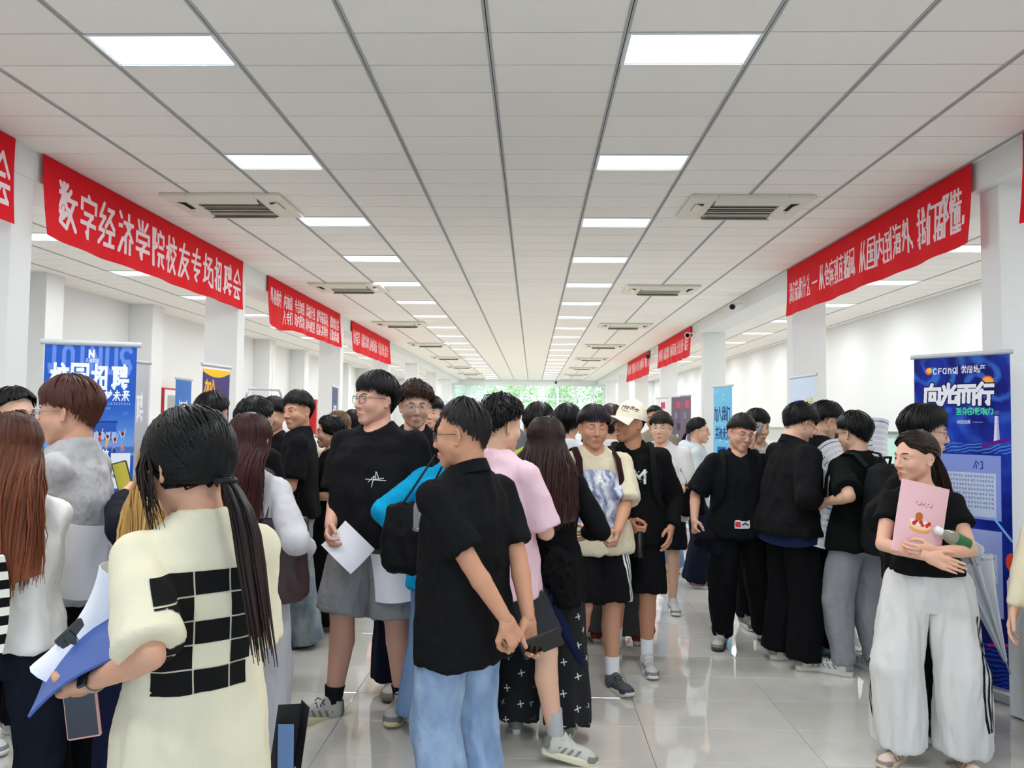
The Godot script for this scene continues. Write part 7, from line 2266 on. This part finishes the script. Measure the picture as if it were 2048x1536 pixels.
func build_held() -> void:
	var paper := plain(Color(0.9, 0.9, 0.92), 0.85, 0.0, 0.2)
	# --- the woman in cream
	var h := hand_at("cream", true)
	page("paper", "curled white sheet in the cream-tee woman's hand, left foreground", "paper", h + Vector3(0.0, 0.13, -0.03), Vector3(0.75, -0.35, 0.5), Vector3(0.55, 0.8, -0.1), 0.17, 0.27, paper, 0.05)
	page("blue_folder", "blue paper folder under the curled sheet, left foreground", "folder", h + Vector3(0.03, 0.075, 0.015), Vector3(0.8, 0.55, 0.0), Vector3(-0.35, 0.45, -0.9), 0.24, 0.2, plain(Color(0.22, 0.34, 0.62), 0.5), 0.01, "", 0.006)
	phone("dark grey phone with two camera lenses stuck in the blue folder", h + Vector3(0.03, 0.06, -0.03), Vector3(-0.7, 0.7, 0.1), Vector3(-0.2, -0.1, -1), Color(0.16, 0.15, 0.15))
	phone("black-screened phone in pink case below the woman's wrist", h + Vector3(0.035, -0.045, 0.01), Vector3(-0.15, 1.0, 0.0), Vector3(0.1, 0.1, 1), Color(0.85, 0.62, 0.6))
	var bag := thing("paper_bag", "black and light blue bag hanging low beside the cream tee", "bag", Vector3(-0.73, 0.64, -2.3))
	bag.scale = Vector3(0.62, 0.8, 0.62)
	bag.rotation.z = -0.12
	var bm := MB.new()
	bm.box(Vector3(0, 0, 0), Vector3(0.12, 0.26, 0.004), 0.001, Basis(Vector3.UP, 0.5))
	part("front", bm.mesh(), plain(Color(0.05, 0.05, 0.06), 0.6), bag)
	part("lining", MB.new().box(Vector3(0.02, -0.03, 0.05), Vector3(0.09, 0.2, 0.004), 0.001, Basis(Vector3.UP, -0.35) * Basis(Vector3.BACK, 0.2)).mesh(), plain(Color(0.42, 0.55, 0.75), 0.6), bag)
	part("back", MB.new().box(Vector3(0.07, 0.02, 0.0), Vector3(0.1, 0.24, 0.004), 0.001, Basis(Vector3.UP, -0.9)).mesh(), plain(Color(0.06, 0.06, 0.07), 0.6), bag)
	# --- left edge
	page("paper", "white sheet held upright beside the pale grey sweatshirt", "paper", Vector3(-1.66, 1.06, -2.78), Vector3(0.95, -0.1, -0.3), Vector3(0.12, 1, 0.1), 0.15, 0.28, paper, 0.02)
	var knit := sheet(64, 256, Color(0.9, 0.89, 0.84))
	for k in 6: knit.fill_rect(Rect2i(0, 14 + k * 42, 64, 22), Color(0.06, 0.06, 0.07))
	page("striped_cardigan", "black and white striped knit hanging at the left edge", "cardigan", Vector3(-1.7, 1.0, -2.28), Vector3(1, 0, 0.2), Vector3(0.1, 1, 0), 0.13, 0.34, painted(tex(knit), 0.95), 0.04, "", 0.02)
	var yp := phone("phone showing a yellow screen held up near the blue stand", Vector3(-1.735, 1.345, -3.18), Vector3(-0.3, 1, 0), Vector3(0.2, 0.2, 1), Color(0.2, 0.2, 0.2), 0.8)
	part("picture", MB.new().box(Vector3(0, 0, 0.0055), Vector3(0.052, 0.115, 0.001)).mesh(), plain(Color(0.8, 0.75, 0.25), 0.4), yp)
	var sack := thing("floor_bag", "open black bag standing on the floor below the blue stand", "bag", Vector3(-1.72, 0, -3.25))
	part("body", MB.new().slab(func(u: float, v: float) -> Vector3:
		var a := u * TAU
		return Vector3(cos(a) * (0.16 - 0.02 * v), 0.3 - 0.3 * v + 0.05 * cos(a * 2.0) * (1.0 - v), sin(a) * (0.09 + 0.02 * v)), 28, 6, 0.004).mesh(), plain(Color(0.05, 0.05, 0.055), 0.6), sack)
	part("bottom", MB.new().box(Vector3(0, 0.006, 0), Vector3(0.26, 0.01, 0.17), 0.003).mesh(), plain(Color(0.05, 0.05, 0.055), 0.6), sack)
	tote("tote_bag", "dark brown leather tote on the burgundy-haired woman's arm", Vector3(-1.1, 0.98, -3.32), 0.35, 0.24, 0.36, 0.1, plain(Color(0.2, 0.11, 0.11), 0.45), Vector3(-1.16, 1.33, -3.38))
	# --- the big man's papers
	h = hand_at("bigman", false)
	page("paper", "white sheet slanting down in the big man's right hand", "paper", h + Vector3(0.08, -0.04, 0.04), Vector3(0.75, -0.62, 0.2), Vector3(0.55, 0.8, -0.3), 0.22, 0.17, paper, 0.02)
	h = hand_at("bigman", true)
	for k in 3:
		page("paper", "white sheets held against the big man's grey shorts, %s of three" % ["front one", "middle one", "back one"][k], "paper", h + Vector3(-0.055 - 0.004 * k, -0.09 + 0.004 * k, 0.03 - 0.006 * k), Vector3(1, 0.06 + 0.02 * k, 0.1), Vector3(-0.05, 1, 0.1), 0.2, 0.25, paper, 0.02, "sheets against the grey shorts")
	# --- the black tote with a see-through charm
	tote("tote_bag", "slouchy black tote hanging from the turquoise sleeve", Vector3(-0.55, 1.04, -3.62), 0.1, 0.3, 0.3, 0.16, cloth(Color(0.05, 0.05, 0.055), 0.6, 0.6), Vector3(-0.45, 1.42, -3.75), 0.06)
	var ch := thing("bag_charm", "clear plastic capsule charm with red top on the black tote", "charm", Vector3(-0.5, 1.16, -3.5))
	part("capsule", MB.new().lathe([Vector2(0.0001, 0.075), Vector2(0.03, 0.068), Vector2(0.045, 0.04), Vector2(0.045, -0.05), Vector2(0.05, -0.07), Vector2(0.0001, -0.071)], Vector3.ZERO, 20).mesh(), glass(Color(0.95, 0.95, 1.0, 0.18)), ch)
	part("figure", MB.new().lathe([Vector2(0.0001, 0.03), Vector2(0.012, 0.026), Vector2(0.014, 0.008), Vector2(0.009, -0.004), Vector2(0.02, -0.02), Vector2(0.02, -0.062), Vector2(0.0001, -0.065)], Vector3.ZERO, 14).mesh(), plain(Color(0.2, 0.12, 0.14), 0.6), ch)
	part("figure_top", MB.new().lathe([Vector2(0.0001, 0.06), Vector2(0.022, 0.05), Vector2(0.03, 0.03), Vector2(0.024, 0.014), Vector2(0.0001, 0.024)], Vector3.ZERO, 14).mesh(), plain(Color(0.65, 0.1, 0.12), 0.5), ch)
	part("cord", MB.new().tube(PackedVector3Array([Vector3(0, 0.075, 0), Vector3(0.02, 0.1, 0), Vector3(0.03, 0.13, -0.03)]), 0.004, 6).mesh(), plain(Color(0.75, 0.08, 0.15), 0.6), ch)
	# --- the polo shirt's phone
	h = hand_at("polo", false)
	phone("dark navy phone held behind the polo shirt's back", h + Vector3(0.03, 0.0, 0.02), Vector3(1.0, 0.4, -0.1), Vector3(0.1, -0.3, 1), Color(0.07, 0.07, 0.12))
	# --- the long-haired woman's umbrella and pouch
	var um := thing("umbrella", "folded dark blue umbrella held low beside the cross-patterned trousers", "umbrella", Vector3(0.1, 0.72, -3.68))
	um.rotation = Vector3(0.25, 0, 0.45)
	part("canopy", MB.new().lathe([Vector2(0.006, -0.36), Vector2(0.018, -0.33), Vector2(0.03, -0.1), Vector2(0.036, 0.05), Vector2(0.02, 0.08), Vector2(0.006, 0.09)], Vector3.ZERO, 14).mesh(), cloth(Color(0.06, 0.1, 0.22), 0.5, 0.7), um)
	part("handle", MB.new().tube(PackedVector3Array([Vector3(0, 0.08, 0), Vector3(0, 0.16, 0)]), 0.012, 10).mesh(), plain(Color(0.04, 0.04, 0.05), 0.4), um)
	var g := Grid.new(Vector3(-0.16, -0.2, -0.14), Vector3(0.16, 0.2, 0.14), 0.01)
	g.ball(Vector3(0, 0, 0), Vector3(0.09, 0.12, 0.07), 0.03)
	g.ball(Vector3(0.03, -0.09, 0.02), Vector3(0.06, 0.06, 0.05), 0.03)
	single("fluffy_pouch", grid_mesh(crease(g.nets(), 0.016, 12.0, Vector3.ONE)), cloth(Color(0.045, 0.045, 0.05), 1.0), "fluffy black pouch held by the long-haired woman", "pouch", Vector3(0.1, 0.86, -3.72))
	# --- backpacks
	backpack("earth", "maroon backpack worn by the boy with the marbled print", Color(0.17, 0.08, 0.09), 0.95, 0.165)
	backpack("cap", "black backpack worn by the man in the cap", Color(0.07, 0.07, 0.075), 0.95, 0.16)
	backpack("necklace", "black backpack worn by the boy in round glasses", Color(0.06, 0.065, 0.07), 0.95, 0.16)
	backpack("sweats", "big charcoal backpack on the man in grey sweatpants", Color(0.12, 0.125, 0.13), 1.12, 0.15)
	h = hand_at("cap", false)
	var cup := thing("drink_bottle", "dark drink bottle in the capped man's hand", "bottle", h + Vector3(0, -0.07, 0.0))
	part("bottle", MB.new().lathe([Vector2(0.0001, -0.11), Vector2(0.032, -0.108), Vector2(0.034, 0.03), Vector2(0.02, 0.06), Vector2(0.013, 0.085)], Vector3.ZERO, 18).mesh(), plain(Color(0.06, 0.05, 0.05), 0.2), cup)
	part("lid", MB.new().lathe([Vector2(0.016, 0.08), Vector2(0.016, 0.105), Vector2(0.0001, 0.106)], Vector3.ZERO, 16).mesh(), plain(Color(0.5, 0.15, 0.18), 0.4), cup)
	h = hand_at("necklace", false)
	var g2 := Grid.new(Vector3(-0.14, -0.14, -0.1), Vector3(0.14, 0.14, 0.1), 0.009)
	g2.ball(Vector3(0, 0.02, 0), Vector3(0.075, 0.06, 0.05), 0.02)
	g2.bone(Vector3(0.04, -0.03, 0.02), Vector3(0.1, -0.07, 0.03), 0.035, 0.03, 0.02, 0, Vector3(0, 0, 1), 3.0)
	single("dark_cap", grid_mesh(crease(g2.nets(), 0.008, 7.0, Vector3.ONE)), cloth(Color(0.05, 0.06, 0.09)), "crumpled dark cap dangling from the boy's fist", "cap", h + Vector3(0.04, -0.07, 0.02))
	h = hand_at("caller", false)
	phone("grey phone pressed to the hidden man's ear", h + Vector3(0.02, 0.02, 0.0), Vector3(0.35, 0.8, 0.1), Vector3(0.9, -0.2, -0.4), Color(0.45, 0.45, 0.46))
	# --- sheets in the right group
	var fm := form_sheet(3)
	h = hand_at("overshirt", false)
	page("paper", "white sheets folded in the overshirt man's hand", "paper", h + Vector3(0.05, 0.06, 0.02), Vector3(0.7, 0.2, 0.5), Vector3(0.15, 1, -0.2), 0.14, 0.2, paper, 0.05)
	page("paper", "printed form slanting up between the two bowed heads", "paper", Vector3(2.03, 1.37, -5.12), Vector3(0.8, 0.45, 0.2), Vector3(-0.1, 0.7, -0.8), 0.22, 0.3, fm, 0.03)
	page("paper", "printed sheet with blue diagram held high behind the backpack man", "paper", Vector3(2.4, 1.5, -5.3), Vector3(0.95, -0.15, -0.25), Vector3(0.15, 0.95, -0.2), 0.2, 0.27, form_sheet(5), 0.03)
	h = hand_at("sweats", true)
	page("paper", "printed résumé sheet hanging from the backpack man's hand", "paper", h + Vector3(-0.03, -0.12, 0.03), Vector3(0.9, -0.25, 0.3), Vector3(0.2, 0.95, 0.0), 0.16, 0.28, form_sheet(7), 0.02)
	# --- the woman in white trousers
	var pk := sheet(200, 270, Color(0.92, 0.74, 0.75))
	for k in 9: stroke(pk, Vector2(68 + k * 8, 78 + (k % 3) * 5), Vector2(74 + k * 8, 72 + (k % 2) * 12), 2, Color(0.4, 0.25, 0.25))
	disc(pk, Vector2(98, 170), 44, Color(0.93, 0.65, 0.42), 0.42)
	disc(pk, Vector2(98, 160), 42, Color(0.95, 0.82, 0.68), 0.36)
	for k in 9: disc(pk, Vector2(62 + k * 9, 146 + (k % 2) * 8), 8, Color(0.8, 0.2, 0.18) if k % 3 else Color(0.96, 0.9, 0.85))
	disc(pk, Vector2(88, 126), 16, Color(0.72, 0.42, 0.2))
	page("pink_folder", "pale pink folder with cake picture hugged by the woman", "folder", Vector3(1.79, 1.165, -3.555), Vector3(0.97, -0.22, -0.05), Vector3(0.2, 0.97, -0.12), 0.225, 0.33, painted(tex(pk), 0.45), 0.004, "", 0.008)
	var bt := thing("water_bottle", "clear drink bottle with white cap tucked beside the pink folder", "bottle", Vector3(1.93, 1.08, -3.53))
	bt.rotation = Vector3(0.3, 0.0, 1.1)
	part("bottle", MB.new().lathe([Vector2(0.0001, -0.13), Vector2(0.03, -0.128), Vector2(0.033, -0.1), Vector2(0.033, 0.03), Vector2(0.014, 0.075), Vector2(0.014, 0.09)], Vector3.ZERO, 20).mesh(), glass(Color(0.85, 0.85, 0.75, 0.3)), bt)
	part("label", MB.new().lathe([Vector2(0.0338, -0.06), Vector2(0.0338, 0.01)], Vector3.ZERO, 20).mesh(), plain(Color(0.1, 0.4, 0.22), 0.5), bt)
	part("cap", MB.new().lathe([Vector2(0.018, 0.08), Vector2(0.019, 0.106), Vector2(0.0001, 0.108)], Vector3.ZERO, 18).mesh(), plain(Color(0.92, 0.92, 0.92), 0.5), bt)
	# clear umbrella, furled, point down
	var cu := thing("clear_umbrella", "furled transparent umbrella pointing down beside the white trousers", "umbrella", Vector3(2.2, 0.88, -3.86))
	cu.rotation = Vector3(0.1, 0, 0.36)
	var um2 := MB.new()
	um2.slab(func(u: float, v: float) -> Vector3:
		var a := u * TAU
		var r := lerpf(0.075, 0.008, v) * (1.0 + 0.35 * sin(a * 8.0) * (1.0 - 0.7 * v))
		return Vector3(cos(a) * r, 0.06 - 0.55 * v, sin(a) * r), 64, 10, 0.0012)
	part("canopy", um2.mesh(), glass(Color(0.9, 0.92, 0.95, 0.35)), cu)
	for k in 8:
		var a := TAU * k / 8
		part("rib", MB.new().tube(PackedVector3Array([Vector3(cos(a) * 0.05, 0.05, sin(a) * 0.05), Vector3(cos(a) * 0.006, -0.49, sin(a) * 0.006)]), 0.0022, 5).mesh(), plain(Color(0.75, 0.76, 0.78), 0.25, 0.7), cu)
	part("shaft", MB.new().tube(PackedVector3Array([Vector3(0, 0.2, 0), Vector3(0, -0.56, 0)]), 0.005, 8).mesh(), plain(Color(0.5, 0.5, 0.52), 0.3, 0.7), cu)
	part("handle", MB.new().tube(PackedVector3Array([Vector3(0, 0.18, 0), Vector3(0, 0.28, 0), Vector3(0.03, 0.31, 0), Vector3(0.06, 0.28, 0)]), 0.011, 10).mesh(), plain(Color(0.9, 0.9, 0.92), 0.4), cu)
	tote("shoulder_bag", "plain black bag hanging beside the young man in white tee", Vector3(1.33, 0.93, -6.35), 0.2, 0.22, 0.22, 0.06, cloth(Color(0.05, 0.05, 0.055)), Vector3(1.26, 1.2, -6.4))
